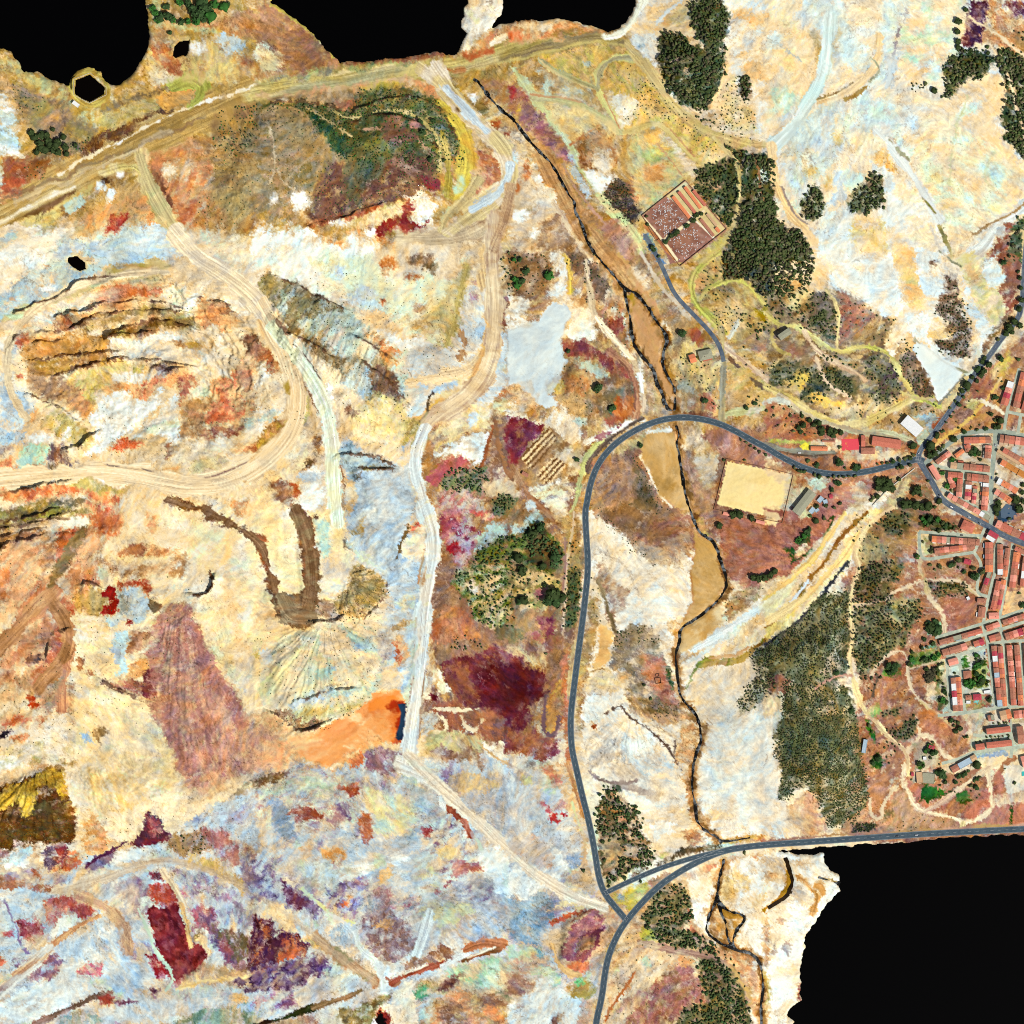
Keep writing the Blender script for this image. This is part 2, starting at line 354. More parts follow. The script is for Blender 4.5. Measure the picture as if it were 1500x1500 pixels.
F("dee:2 cee","-20 880 30 900 20 1040 -20 1080",4,5)
E("c74:2 b86","90 1000 26 60 0 40 1100 20 40 20",6,5)
E("fff","180 1050 34 26 0 280 1190 30 34 0 160 1380 50 40 0 40 1270 60 40 20",6,5)
F("864:2 975:3 b96","200 1280 330 1260 400 1400 400 1540 200 1540 140 1400",8,6,.8)
L("dc9:2 cda:1","500 1140 600 1250 700 1360 750 1450",12,2,2.5)
F("b87:3 a76:2 c98","500 1300 620 1300 720 1420 760 1540 680 1540 560 1400",6,5,.8)
F("b87:3 a76:3 976:1;s","762 1262 1012 1062 1256 1348 1010 1540 930 1540",1,2,rough=.2)
F("dc9:3 cb8","900 1150 1012 1070 1250 1345 1180 1395",0,2,rough=.2)
F("a76:3 965:2 b98:1;s","800 1250 935 1165 1020 1290 1140 1400 1040 1500 960 1500 890 1400",1,2,rough=.3)
L("edb","775 1280 890 1420 960 1520",4,.3,1,rough=.1)
L("edb","890 1410 1120 1240",4,.3,1,rough=.1)
L("edc","935 1165 1180 1395",3,.3,1,rough=.1)
F("789:3 89a:2 8a9:1","760 1370 800 1370 840 1460 900 1540 840 1540 790 1440",2,2)
L("c85:2 b75","780 1330 860 1410 950 1520",5,1)
F("ddb:2 cb8","920 1140 1010 1060 1040 1080 960 1130",3,3)
F("564:3 664:2 453:2 765:1;s","850 220 900 190 980 200 1060 260 1130 280 1090 200 1050 110 1040 0 1220 0 1260 80 1270 130 1240 240 1260 310 1250 420 1180 560 1160 650 1060 640 1000 600 900 480 850 360",4,3)
F("564:3 664:2 453:2 765:1;s","1230 830 1290 870 1400 900 1480 900 1540 960 1540 1540 1240 1540 1260 1460 1300 1380 1340 1240 1340 1000 1280 880",3,3)
F("564:3 664:2 453:2 765:1;s","1070 1000 1180 950 1270 920 1330 1020 1330 1180 1300 1340 1250 1330 1150 1200 1060 1090",4,3)
F("ba7:3 c97:3 dc9:1","1060 1060 1120 1070 1220 1090 1180 1120 1100 1090",5,4,.9)
L("dc9:3 cb7:2 ca7;m","680 250 760 340 820 440 900 560 1000 680 1120 760 1250 810 1400 850 1560 850",15,2,3)
L("cb8","750 330 830 450 920 580 1010 680",6,2,3,a=.6)
L("dc9:2 cb7","1180 810 1260 890 1310 950 1330 1030 1330 1150 1310 1290 1270 1400 1180 1470 1100 1540",7,1.5,2)
F("cb6:2 ca7 bb8","1230 1370 1280 1340 1250 1440 1180 1480 1080 1540 1060 1520",4,4)
L("fb8:2 ec9","1270 380 1230 480 1190 570 1160 640",5,2,3)
F("fca:3 e96:2 eda:2","1180 560 1250 440 1340 450 1350 560 1420 680 1440 740 1340 760 1200 700 1160 640",6,5)
F("764:4 653:2;s","1340 450 1380 450 1405 500 1400 590 1370 590 1340 540",3,3)
F("eda:3 dc8:3 fed:2","1280 520 1340 560 1420 640 1420 740 1460 800 1350 800 1280 760 1220 700",5,5,.8)
F("fb8:4 fda:2 fec","1270 40 1380 60 1520 90 1520 180 1380 150 1290 130",8,8)
F("eff:2 def","1320 0 1480 0 1460 60 1380 60",7,8,.8)
F("fdb:3 fc9:2 eff:3 eee:2","1270 150 1520 160 1520 330 1440 330 1340 400 1260 430 1240 340",8,8)
F("fb8:4 fc9:2","1340 400 1420 330 1520 360 1520 500 1440 480 1370 430",7,7)
F("fcb:3 fff:2 fdb:2 fee","1420 500 1520 500 1520 800 1440 700 1400 600",7,6)
E("efe","1470 1040 36 40 0",4,4)
L("975","1400 900 1440 990 1450 1080 1470 1180 1500 1260",3,1.5)
T(1125,0)
F("fda:4 fec:3 fda:2 eff:1","-20 0 180 0 200 200 290 340 280 480 220 560 120 620 40 760 -20 800",8,8)
F("feb:3 fca:2","0 130 110 80 200 180 260 160 290 280 230 250 150 200 0 190",9,8,.9)
E("fca","20 420 60 50 0 230 480 60 90 20",8,10)
F("dfe:3 fec:3 cec:1","0 500 130 520 180 560 130 640 40 720 0 740",8,8,.8)
L("ccb","0 230 80 280 200 370",2.5,2)
F("ba7:2 ca5","250 190 290 190 300 280 290 480 240 560 210 600 230 540 270 440 260 300",6,5,.8)
F("dee:4 cdd:3 eff:3;m","200 0 430 0 460 120 520 220 600 300 600 400 520 460 440 380 370 330 330 300 300 180 240 100",7,6)
F("bcc","450 150 500 140 490 190 450 180",5,6,.8)
L("dee:4 cee:2 eff:2","350 100 340 200 340 300 330 420 290 530 230 620 150 740 50 840",19,2,2,rough=.15)
L("ca6","400 180 360 300 380 420",5,5,4,a=.5)
F("fda:2 fec:3 f96:1 fff:1","390 380 440 390 490 450 480 500 400 560 340 590 350 480",6,6)
F("efe:3 dee:3 fff:2 fec:1","620 0 820 0 760 130 720 260 700 340 660 440 660 540 560 600 440 620 300 700 230 700 420 600 560 500 640 400 660 250",7,6)
L("fda:2 ec9:3 fec","650 220 640 330 600 420 520 500 420 570 300 600",12,2,3)
L("985:2 863","290 588 360 570 440 530 490 490",3.5,1.5)
L("a83:2 973","440 590 510 560 570 510",5,2)
L("aa8","600 340 640 390 640 430 590 480",3,2)
L("988:2 bab","810 40 800 120 760 200 735 290 720 350",3.5,2,brk=1.5)
F("ccd:3 dde:2 ede","680 310 750 330 730 440 730 520 680 530 670 420",6,4)
L("dde:3 ccd","700 350 700 480 690 520",5,3)
F("fda:2 cec:3 eff:3 fec:3","770 0 1130 0 1090 100 1100 300 1020 400 1020 480 900 480 780 420 780 250 800 120",8,8)
E("fb9:3 fc9","850 420 80 60 0 870 130 50 40 0 1000 330 50 30 60 880 290 60 20 0",8,8)
F("fca:3 fda:2 fec:2","820 560 900 530 1000 580 1090 550 1170 480 1200 500 1160 600 1080 660 940 640 850 620",8,7)
F("fca:4 fca:3 fda:2","1150 500 1230 490 1340 420 1390 520 1370 640 1380 720 1420 760 1400 860 1300 880 1240 800 1180 760 1160 680 1250 600 1180 580",8,8)
F("dfe:3 cdd:2 eff:2","1150 590 1250 580 1210 660 1140 700 1100 680",7,7,.9)
F("fec:4 fda:2 efd:3 fc9:1","900 700 1100 660 1200 780 1400 860 1500 940 1500 1160 1380 1240 1240 1330 1100 1500 1060 1480 1030 1300 920 1130 860 940 880 800",9,9)
E("cff:2 dff","1330 1020 50 60 20 1140 820 60 40 10 1260 960 20 60 20 1180 1160 30 20 0",8,9,.8)
E("fd8:2 fda","1440 1000 60 30 10 1320 1220 40 30 0 1060 1220 30 30 0 980 1040 50 40 0",8,8,.8)
L("cc9","1170 560 1130 680 1100 800 1080 860 1080 960 1060 1080",3,3,3,a=.8)
L("cc9","1330 880 1270 980 1250 1080 1310 1110",3,3,3,a=.6)
F("dfe:3 cdd:2 bcc:2 eff:2","560 600 700 600 740 680 780 780 860 900 820 950 740 860 680 810 600 760 560 700",6,5)
F("ecd:2 dcc","660 720 710 740 720 790 660 800",5,4)
E("baa","690 650 26 14 40 570 660 24 20 0 720 820 30 14 40",5,3,.7)
F("cdd:3 eff:2 bde:2 fda:2 dec:2","150 720 300 640 460 620 560 620 600 700 640 780 660 850 600 840 500 760 420 800 390 900 400 1010 340 1080 210 1080 140 1160 110 1000 80 920",8,7)
E("db6","410 820 24 44 0 250 1010 44 40 0 350 1070 20 40 20",6,6)
F("bcd:3 acd:2 cce","260 860 380 820 390 900 340 940 260 920",8,7,.7)
F("dfe:2 cdd:2 eff","400 1010 470 1000 560 1010 540 1080 470 1150 420 1000",7,6)
F("bcd:4 abd:2 cde","385 1000 430 1000 440 1080 470 1150 460 1190 400 1200 360 1180 390 1100",5,4)
F("feb:3 fec:4 fca","440 800 560 760 660 860 660 920 560 940 460 880",7,7)
F("eb6:3 fda:2 da5:1","640 900 700 880 740 960 760 1020 700 1000 660 960",7,5)
F("cde:3 eff:3","600 950 660 960 740 1070 760 1180 700 1120 650 1010",5,5)
L("ede:4 edf:2 dde","640 780 720 860 780 930 860 1040 900 1120 960 1220 1010 1290",14,3,3,rough=.2)
L("997:2 ded","700 820 770 880 820 930",3,3,brk=1)
F("fff:5 eef:3 fec:2","680 1120 800 1100 880 1160 960 1240 1020 1320 1000 1420 1060 1520 880 1520 800 1380 720 1360 720 1520 480 1520 460 1340 620 1260 680 1240",8,7)
E("ecb:2 fda","780 1120 40 30 40 650 1200 30 30 0 860 1400 40 60 -40",7,7,.8)
F("eff:4 dee:3 fff:3","270 1340 400 1220 500 1220 520 1320 480 1400 500 1520 290 1520 280 1420",7,6)
F("fda:3 ec6:3 dca:2 eb7","480 1300 560 1250 640 1280 700 1360 700 1480 640 1520 520 1520 480 1450",7,6)
L("db6","480 1390 560 1370 640 1410 680 1480",5,3,5,a=.7)
F("ec8:2 fc9:3 fca:1","730 1400 800 1440 900 1540 720 1540",7,6)
F("fec:3 edb:2 ffd","840 1280 960 1300 1010 1440 1000 1540 900 1500 820 1380",7,7)
L("884:2 663","900 1160 950 1210 980 1250",3,1)
L("553:2 ba6:2 884","1000 1320 1030 1390 1060 1450 1080 1520",5,1)
L("ccc:2 dcb","940 1320 980 1400 1020 1480",4,2)
L("ec9:3 fda:2","20 860 30 1000 60 1120 100 1210 160 1280 240 1360 260 1420",12,2,3)
L("a98","80 1100 110 1180 160 1270 230 1310",3,1.5)
F("564:3 664:2 453:2 765:1;s","180 1180 240 1100 310 1100 330 1200 290 1280 230 1290",3,3)
F("564:3 664:2 453:2 765:1;s","470 1200 520 1100 620 1010 660 1040 680 1140 640 1220 560 1250 490 1240",3,3)
F("564:3 664:2 453:2 765:1;s","-20 1100 30 1180 60 1280 120 1340 200 1380 240 1440 260 1540 -20 1540",3,3)
F("fca:2 ec9","200 1330 270 1380 300 1540 250 1540 230 1420",4,4)
F("634:3 745:2 635:2","1170 0 1300 0 1290 120 1260 180 1250 240 1180 285 1130 280 1130 240 1150 160 1160 80",4,4)
F("447:2 545","1190 100 1260 90 1270 140 1240 230 1180 260 1170 160",8,12,.6)
F("c97:3 d96:3 b75:2","1300 0 1380 0 1420 100 1520 120 1520 350 1400 280 1250 260 1250 200 1300 150",6,5)
F("745:2 636:2 a64","1400 0 1520 0 1520 110 1420 80",5,5)
F("985:3 b96:2","1440 190 1520 180 1520 330 1440 280",5,5,.8)
L("ecb:2 dba","1170 100 1250 150 1350 200 1420 270 1520 340",5,2,3)
F("564:3 664:2 453:2 765:1;s","1040 360 1090 330 1110 290 1200 290 1290 320 1340 370 1280 420 1240 470 1170 460 1100 520 1060 580 1010 570 1040 480 1020 420",3,3)
F("564:3 664:2 453:2 765:1;s","1340 300 1400 280 1520 350 1520 940 1430 860 1370 800 1390 760 1360 660 1400 560 1360 440",4,3)
L("dba:2 eca","1310 270 1370 380 1430 500 1450 600 1470 700 1500 820 1540 880",6,1.5)
F("a65:3 b76:2 c97","1380 1290 1440 1310 1420 1420 1400 1540 1280 1540 1300 1440 1340 1400 1340 1330",4,3)
F("edc:2 ddd","1330 1320 1390 1320 1370 1400 1330 1390",2,2)
L("dcb:3 eee:2 cdd","1540 1180 1440 1250 1360 1290 1300 1370 1260 1440 1180 1500 1100 1550",16,2,2)
L("a85","1520 1180 1440 1240 1340 1290 1200 1370",3,2)
F("675:3 575:2 876","1410 1380 1460 1270 1520 1260 1520 1540 1390 1540",4,4)
L("dc9","1410 1370 1450 1360 1500 1350",3,1)
L("dc9","1495 1350 1490 1540",3,1)
T(0,375)
F("bcc:4 abb:3 cdc:2 bdd:1","-20 240 60 180 200 60 380 0 520 -20 640 0 620 80 480 130 400 200 250 270 100 330 -20 420",6,5)
F("fed:4 fff:3 edc","-20 -20 320 -20 220 60 90 120 60 200 -20 250",6,7)
E("fff","280 190 50 14 -5",4,3)
E("ca8","270 60 16 14 0 70 255 20 14 0 635 90 14 14 0",3,3)
F("dca:4 eda:2","380 -10 440 -30 530 10 500 80 460 100 400 60",4,3)
F("cdd:2 bde","560 20 760 -10 960 -20 960 20 860 60 640 70",6,6)
L("cb8:3 dc9:2 cdb;m","-20 440 100 340 300 260 480 190 620 120 780 60 900 70 980 60",15,3,4)
F("cb8:3 dca:2 ba6:2","500 150 700 60 900 40 990 50 1010 110 960 150 800 170 600 160",6,6)
F("b96:2 a94","640 50 800 40 900 60 900 80 760 70 660 80",4,4,.8)
F("eca:3 fdb:2 fed:2","940 110 1010 40 1000 0 1180 0 1300 100 1420 220 1520 330 1520 420 1400 330 1200 240 1080 180 960 150",6,6)
F("fc9:2 eb8","950 100 1000 60 1010 120 960 150",4,4)
F("edd:4 ecb:3 eba:2 e97:1","20 420 200 330 400 260 540 220 560 200 700 170 860 170 900 200 700 260 480 320 300 360 120 420 60 500 30 560 -20 560",6,5)
F("c75:2 d86:4 d74:2","530 280 580 200 700 170 900 170 1010 180 960 220 800 230 720 280 640 310",7,6)
F("cdd:2 cdc:2 eec","280 340 400 300 500 290 520 320 420 350 320 370",6,5)
F("dca:3 cdc:2 ba9:2 bba","60 520 120 420 200 370 300 370 240 430 160 500 100 560 70 640 30 640",6,5)
F("a75:3 b64:3 ca7:2 986","300 370 420 320 520 330 540 380 480 420 380 440 300 430",6,5)
F("c64:2 a53","70 520 120 470 160 460 180 500 120 530",5,4)
F("ba6:3 a85:3 cb7:2 986:1;m","480 420 560 340 700 320 900 290 1000 310 1120 330 1150 400 1100 420 900 340 760 360 600 430 480 460",6,5)
F("da6:2 c85:3 eb8","620 290 700 230 780 250 860 250 820 290 700 310",6,5)
F("cdc:3 eed:3 fff","940 180 1100 180 1140 240 1060 280 1000 270 940 220",6,5)
F("fdb:3 ec9:2 fff:2 cdb:2","1080 190 1200 230 1160 290 1120 320 1040 310 960 280 1100 270",6,5)
F("d96:3 c85:2 eb8:2 b75:1","1140 240 1240 250 1330 280 1400 360 1380 450 1300 460 1260 420 1180 420 1130 350",7,5)
F("ca7:3 eca:2 fed:2","1180 420 1280 400 1330 460 1240 520 1180 480",6,5)
F("c95:4 da5:3 b84:2 d95:2","130 580 170 500 300 460 420 440 500 430 530 480 620 480 640 520 600 570 400 590 300 600 200 620 160 660",6,5)
F("b85:3 ca5:2 a84:2","160 640 220 600 420 590 560 560 640 570 700 600 560 640 420 650 340 700 300 740 180 740",6,5)
F("a84:3 863:3 cb6:2 bb8","600 470 620 440 760 400 900 370 1000 360 1080 420 960 410 820 430 740 460 640 490",5,5)
F("986:2 a75:2","760 420 860 400 930 430 900 450 800 470",4,5)
F("fff:4 eed:3 ccb:1","620 500 860 470 940 440 1000 450 1120 490 1100 520 1000 500 940 520 870 500 860 540 740 530 640 530",6,4)
F("ca5:2 b85:3","980 500 1060 490 1180 500 1140 540 1040 540",6,5)
F("ccb:3 dcc:3 bba:2","630 530 760 540 900 530 940 570 1080 590 1100 620 900 600 780 580 660 600 620 580",6,5)
F("edc:3 fdb:2","860 540 940 520 1060 560 1120 600 1150 560 1150 640 1080 640 940 580",6,5)
F("988:3 a98:2 b97","850 640 940 640 1040 650 1040 680 960 700 880 670",5,4)
F("cc9:2 cb6:3 ca6:2","360 740 420 670 560 640 700 610 840 640 850 690 700 680 620 740 520 800 540 860 440 780",6,6)
F("b97:2 a86:3 c96:3","170 700 300 740 360 700 420 780 520 830 540 900 480 950 420 880 300 850 200 800",6,5)
F("c96:3 db7:2 d97","340 790 440 770 540 860 550 900 480 940 400 860",6,5)
F("fee:2 edc:2 bbc:1","640 680 720 670 860 690 960 680 1000 710 860 730 740 740 660 730",5,4)
F("e97:3 d75:2 fb9:2","740 760 860 710 960 700 1040 690 1000 760 900 820 800 840 780 800",6,5)
F("c75:3 a67:1 d86:3","1040 700 1120 700 1150 740 1100 780 1060 880 1020 840 1030 760",6,5)
F("fff:8 fee:1","540 820 640 790 760 780 800 840 900 800 960 780 900 880 840 960 760 1020 690 1080 600 1140 540 1190 480 1180 540 1120 560 1040 500 960 500 920 560 900",6,4)
F("ec9:2 fdb:2 eca","860 960 960 830 1020 740 1040 780 960 900 820 1010 760 1040",4,4,.9)
F("fff:4 fed:2 efd:1","860 960 960 840 1040 790 1050 860 1020 960 1040 1060 1040 1100 960 1060 860 1040 780 1040",6,4)
F("ca6:3 c96:3 d97:2","1050 900 1090 820 1240 840 1230 930 1200 1000 1240 1020 1160 1080 1070 1080 1030 1040",5,4)
F("eec:3 fed cdb:1","1110 770 1200 760 1240 820 1180 830 1100 810",5,4)
F("e64:3 e86:3 fb9:2 d75","1200 780 1280 700 1340 720 1400 660 1420 780 1400 880 1420 940 1360 980 1260 1000 1220 960 1240 880 1300 830 1240 800",7,6)
F("fff:3 fed:3 fca:3 ec9:1","1150 600 1240 560 1280 480 1380 470 1400 560 1360 640 1350 720 1280 700 1200 680 1140 640",6,5)
F("c97:3 eba:3 d86:2","1400 580 1480 560 1520 560 1520 980 1440 900 1420 760 1380 680",7,6)
F("864:2 b75","1410 500 1480 460 1520 470 1520 560 1440 580",5,4)
F("b75:3 a54:2 dba","1180 1060 1260 1010 1400 1000 1430 960 1420 1020 1380 1060 1260 1070",6,5)
F("cdc:2 ddc:3","1440 960 1500 920 1520 960 1500 1020 1440 1040",4,4)
F("dee:3 acd:3 fed:2 bcd:1","-20 700 60 680 160 780 200 860 140 940 100 1020 40 1080 -20 1080",7,6)
F("fed:3 fec:3 eda","20 560 60 640 120 680 180 760 120 780 40 700 0 640",5,5)
F("d75","90 690 130 690 130 730 90 720",6,4)
F("bcd:3 abd","20 760 90 790 80 870 30 880 0 830",6,6)
F("feb:3 fda:2 fed:3","190 870 320 880 500 960 560 1040 540 1100 500 1060 400 960 280 900",6,5)
F("ca5:2 cb7:3 eda:2 a85:1","230 940 330 900 420 960 540 1050 560 1060 500 1120 440 1120 380 1080 320 1060 250 1000",6,5)
F("fff","360 1080 380 1020 415 1000 410 1050 380 1090",3,3)
F("fff:4 fed:2","120 1050 260 1040 320 1060 290 1090 200 1100",6,5)
F("acd:3 cdd:2","0 1040 140 1030 150 1090 60 1120 0 1110",6,5)
F("987:3 b98:2 ddc","0 1110 80 1120 80 1160 0 1180",6,4)
F("bdc:3 cec:3 dfe:1","80 1270 100 1180 180 1100 300 1100 270 1180 250 1220 160 1260",6,5)
F("865:3 a64:2 988:2 c75","270 1180 300 1100 380 1120 400 1200 460 1220 400 1260 370 1200 330 1200",6,4)
F("887:3 998:2 a85:2","160 1340 200 1260 300 1210 360 1220 400 1280 380 1310 260 1340 100 1370",6,5)
F("e86:3 f97:3 c64:1","-20 1220 70 1200 90 1290 200 1300 160 1340 60 1370 -20 1380",6,5)
F("e64:3 d53:2 fa7:2","640 1140 720 1070 820 1070 840 1110 760 1140 660 1170",5,4)
F("ecb:3 db8:2 fdb:2","600 1180 760 1140 860 1110 960 1100 1000 1140 960 1200 840 1220 640 1200",6,5)
F("b75:3 ca8","955 1095 1000 1095 1010 1170 970 1200 980 1150",3,3)
F("eda:4 fec:3 dc8","1080 1250 1140 1200 1260 1160 1330 1180 1330 1240 1240 1300 1120 1310",5,5)
F("ba7:2 cba","1260 1200 1320 1170 1340 1210 1290 1240",4,3)
F("fec:3 fed:3 eca","1040 1080 1160 1080 1300 1070 1500 1020 1500 1080 1360 1130 1200 1170 1060 1220 1000 1200 1020 1120",5,5)
F("d97:2 b64 ca7","1340 1160 1440 1120 1500 1100 1500 1150 1440 1140",4,4)
L("fdb:4 edb:3 eca:1;m","540 1270 760 1270 960 1290 1140 1330 1300 1300 1440 1230 1560 1160",26,2,2,rough=.2,d=5)
L("ca7:2 c96","540 1250 700 1290 600 1310",7,3,4)
L("876","580 1222 760 1240 960 1270 1080 1300",1.6,1)
L("a87","1100 1310 1240 1300 1420 1220 1500 1170",1.6,1)
L("a87","1260 1400 1380 1340 1500 1290",1.6,1)
F("fec:3 eda:2 fdb:3","1040 1330 1300 1320 1500 1240 1500 1400 1300 1420 1180 1420",6,6)
F("e85:4 d64:3 eb8:2","-20 1390 160 1360 380 1330 500 1360 640 1400 800 1410 860 1440 760 1470 620 1450 480 1400 300 1410 120 1440 -20 1430",5,5)
F("cb7:3 ba6:2","380 1330 460 1280 560 1330 760 1360 760 1390 600 1400 460 1370",5,5)
F("fff:2 fed:2 eca","540 1300 620 1290 730 1330 720 1360 620 1350",5,4)
F("fdb:3 ec9:3 ecb:2","700 1400 900 1380 1080 1420 1200 1460 1140 1520 700 1520",7,6)
F("fec:3 ecb:2","-20 1430 120 1450 280 1430 460 1400 300 1440 100 1470 -20 1490",4,4)
F("875:3 983:2 a85:2","-20 1510 60 1470 260 1430 480 1420 520 1440 380 1480 240 1520",5,4)
F("d53:2 e86:3 b43","500 1440 620 1450 700 1480 700 1520 540 1520 520 1480",6,5)
F("863:2 a74:2 754","970 1410 1000 1390 1100 1430 1200 1490 1180 1520 1120 1500 1040 1470",5,3,brk=1)
F("d96:2 fca","1340 1440 1520 1400 1520 1520 1400 1520",6,5)
T(375,375)
F("fff:5 efe:3 fed:2 eec:2","-20 -20 500 -20 740 60 880 160 820 300 620 300 480 280 300 200 150 140 60 60 -20 60",8,7)
F("eec:3 fec:3 ded:3 eda:2 cdc","300 0 740 0 860 100 980 120 1060 150 1180 140 1200 40 1240 0 1180 300 1080 480 1020 500 860 460 700 320 480 260",8,8)
E("cdd:2 cde","480 100 40 40 0 620 250 90 60 0 700 290 40 30 0",7,8,.85)
E("b64:2 c85","790 40 50 40 0 920 120 50 20 0 745 270 18 18 0",6,4)
F("a86:2 764:2 b97","880 0 1020 0 1050 60 1040 100 960 60 880 40",6,4)
E("a76 c96","960 300 40 24 0 760 100 20 20 0",7,4,.7)
F("eb9:3 fdb:2 fca","620 330 720 320 780 370 840 420 860 470 760 450 690 440",6,4)
F("fff:3 edd:2","690 440 860 470 960 480 1020 500 960 580 860 540 780 490",5,4)
F("ca7:2 b95:2 cb8:2","860 390 960 370 1060 320 1140 200 1180 240 1160 420 1060 440 960 440",7,7,.8)
F("cb8:3 dc9:2 bb8","1000 330 1100 220 1200 100 1220 40 1260 0 1260 140 1220 320 1160 520 1020 550 1060 480 1080 440 1030 400",6,5)
L("ba6:2","1240 60 1200 220 1160 400 1120 520",9,4,5,a=.8)
F("d85:3 e96:2 c74","590 470 640 455 720 490 800 530 840 550 780 600 680 540",5,4)
L("864","600 480 700 550 780 600",3,2,brk=1)
F("dcb:2 ddd:4 cdd:2 ebb","880 560 1000 520 1180 540 1220 620 1100 680 940 700 880 640",7,6)
F("cde:3 dde:2 fec:2 dcb:1","1180 440 1230 220 1290 150 1340 220 1350 420 1330 560 1250 660 1200 680 1180 560",6,5)
E("c89:2 a66","1280 240 30 40 0 1300 160 30 20 0",7,5,.8)
L("b85:2","1210 440 1215 560 1200 640",6,3,brk=2,a=.8)
L("ec9:3 dca:2 fdb:2;m","1340 -20 1350 100 1380 220 1390 380 1370 520 1310 640 1200 700 1060 720 920 740",22,4,4)
L("da7:3 db6:2 eb8:2;m","1390 360 1390 480 1360 620 1300 720 1220 800 1100 880 980 960",24,4,5)
L("edd:2 dee","1380 230 1400 330",20,3,5,a=.8)
F("eda:3 fec:3 db8","1060 780 1200 720 1280 720 1240 780 1140 820 1060 840 1020 820",6,5)
F("bcd:3 ddd","1020 800 1080 750 1180 740 1160 770 1080 800",4,4)
F("bcd cde:2","940 760 960 740 1010 770 980 780",3,3)
F("dee:3 cdd:2 fed:2","880 860 960 820 1010 830 1010 910 960 950 890 930",4,3)
L("654:2 875","1040 800 1010 830 1015 900 990 960 950 975",4,1.5)
L("ca8:3 bb8:2","1220 820 1120 880 1010 960 960 1020 960 1080 940 1120",17,3,3)
F("eda:2 dc8:2 fec:3 cdc:1","1000 1040 1100 980 1220 890 1300 860 1360 880 1380 990 1300 1040 1160 1080 1080 1080 1040 1120",7,6)
E("cde:2","1260 970 30 50 0",6,6)
F("fff:6 eff","1170 1080 1280 1050 1375 1020 1340 1130 1310 1220 1260 1200 1200 1150 1140 1160 1050 1160 1060 1120",5,3)
F("b85:3 a74:2 c96","950 1120 1000 1080 1040 1120 1030 1200 1060 1260 1050 1400 1050 1520 1010 1520 990 1380 950 1240",4,4)
F("b34:2 c56:3 c67:2 a34:1","990 1310 1060 1230 1100 1180 1200 1150 1240 1180 1250 1240 1180 1250 1100 1280 1050 1360 1010 1340",5,4)
F("d99 fbb","1060 1190 1160 1150 1200 1160 1100 1210",4,4,.7)
F("676:2 786:2 b98:2;s","1080 1340 1110 1270 1180 1240 1280 1230 1370 1240 1370 1300 1310 1320 1340 1400 1240 1370 1160 1390 1080 1370",5,4)
F("b55:2 d66:2 dbb:3 ccc:2","1060 1390 1200 1370 1330 1400 1380 1480 1400 1520 1050 1520",7,5)
F("edb:3 cb9:2 ca8","1330 1330 1380 1300 1520 1320 1520 1420 1400 1400 1340 1400",5,4)
F("675:2 886:2","1390 1430 1440 1400 1520 1410 1520 1520 1400 1520",4,4)
L("a64:2 b75","1390 1000 1350 1120 1320 1230",6,2)
L("a75:2 765","1400 970 1420 1100 1450 1220 1500 1300",5,2)
F("934:4 835:2","1460 1030 1480 960 1520 940 1520 1180 1460 1130",4,4)
E("c64:2 d85","1470 800 90 26 -5",5,5)
F("ddb:3 cdb","1390 850 1500 840 1520 900 1440 920 1400 900",5,4)
E("865:2 b77","1460 280 40 50 0 1470 380 36 40 0",5,4)
F("ca7:1 985:3 a96:2 cb9:2 bcc:3","0 100 90 90 300 200 500 300 640 420 560 500 460 480 640 520 760 620 860 800 900 880 800 840 700 860 560 820 520 700 440 660 340 560 240 500 120 440 0 300",6,4,d=118)
F("cdd:3 bdc:3 bb9:1","150 200 220 230 520 310 640 430 600 460 420 420 320 480 280 430 180 350 120 360",6,5,.8,d=118)
F("875:3 985:2 764;s","120 380 160 370 280 440 260 480 200 470",5,3)
F("875:3 985:2;s","160 340 180 280 290 190 380 260 360 330 480 300 500 320 400 350 260 360 230 400",7,4,.8,d=118)
F("a95:3 ba7:2","0 120 90 90 150 150 100 220 20 250 0 240",6,4,.9)
F("875:3 986:2;s","330 500 400 480 460 560 540 590 480 620 440 660 420 610 340 560",6,3)
F("dcb:3 edb:3 cdc:2","420 440 560 400 640 440 700 560 640 590 540 580 460 540 380 500",6,5,d=118)
F("865:3 975:3 a86:2;s","660 690 730 630 800 690 830 800 870 860 820 850 740 800 650 760",6,3)
F("bcc:3 cdd:3 997:1 a86:1","500 740 600 640 700 660 660 740 700 800 620 840 560 820",5,4,d=118)
F("d95:2 ca6","730 580 790 560 820 640 760 640",6,5)
F("fec:4 fff:3 edb:2","180 480 320 560 440 660 520 780 560 860 520 900 440 860 420 780 340 640 240 530",6,5)
E("dba","480 810 24 30 0",4,4)
F("ec8:3 eda:3 dc7:2 fec:2","540 960 620 860 740 830 880 860 880 940 940 980 900 1080 840 1160 700 1120 560 1080 540 1020",6,5,d=20)
F("754:3 a86","530 890 560 880 620 920 600 950 540 940",6,3,.8)
F("cb7:3 ba5:2 875:1","860 960 940 960 950 1000 900 1090 850 1130 870 1040",6,5)
F("fdb:3 edb:2 fca","560 1080 720 1100 860 1160 900 1120 920 1140 860 1260 800 1210 640 1150",5,5)
F("bcc:3 abb:2 997:1 cdc:1","480 1160 560 1100 660 1150 790 1210 740 1240 620 1250 560 1330 520 1280",5,4,d=20)
F("875:2 a95:1","610 1230 720 1230 800 1240 700 1250 630 1260",3,3)
F("764:2 985","575 1310 600 1270 650 1270 600 1320",3,3)
F("ccd:3 bcd:4 cdd:3 dcc:1","560 1330 700 1260 860 1230 900 1300 930 1400 960 1520 580 1520 560 1420 600 1420",6,5,d=60)
L("edc:3 eda:2 cdb:2","-30 270 60 370 100 440",26,3,4)
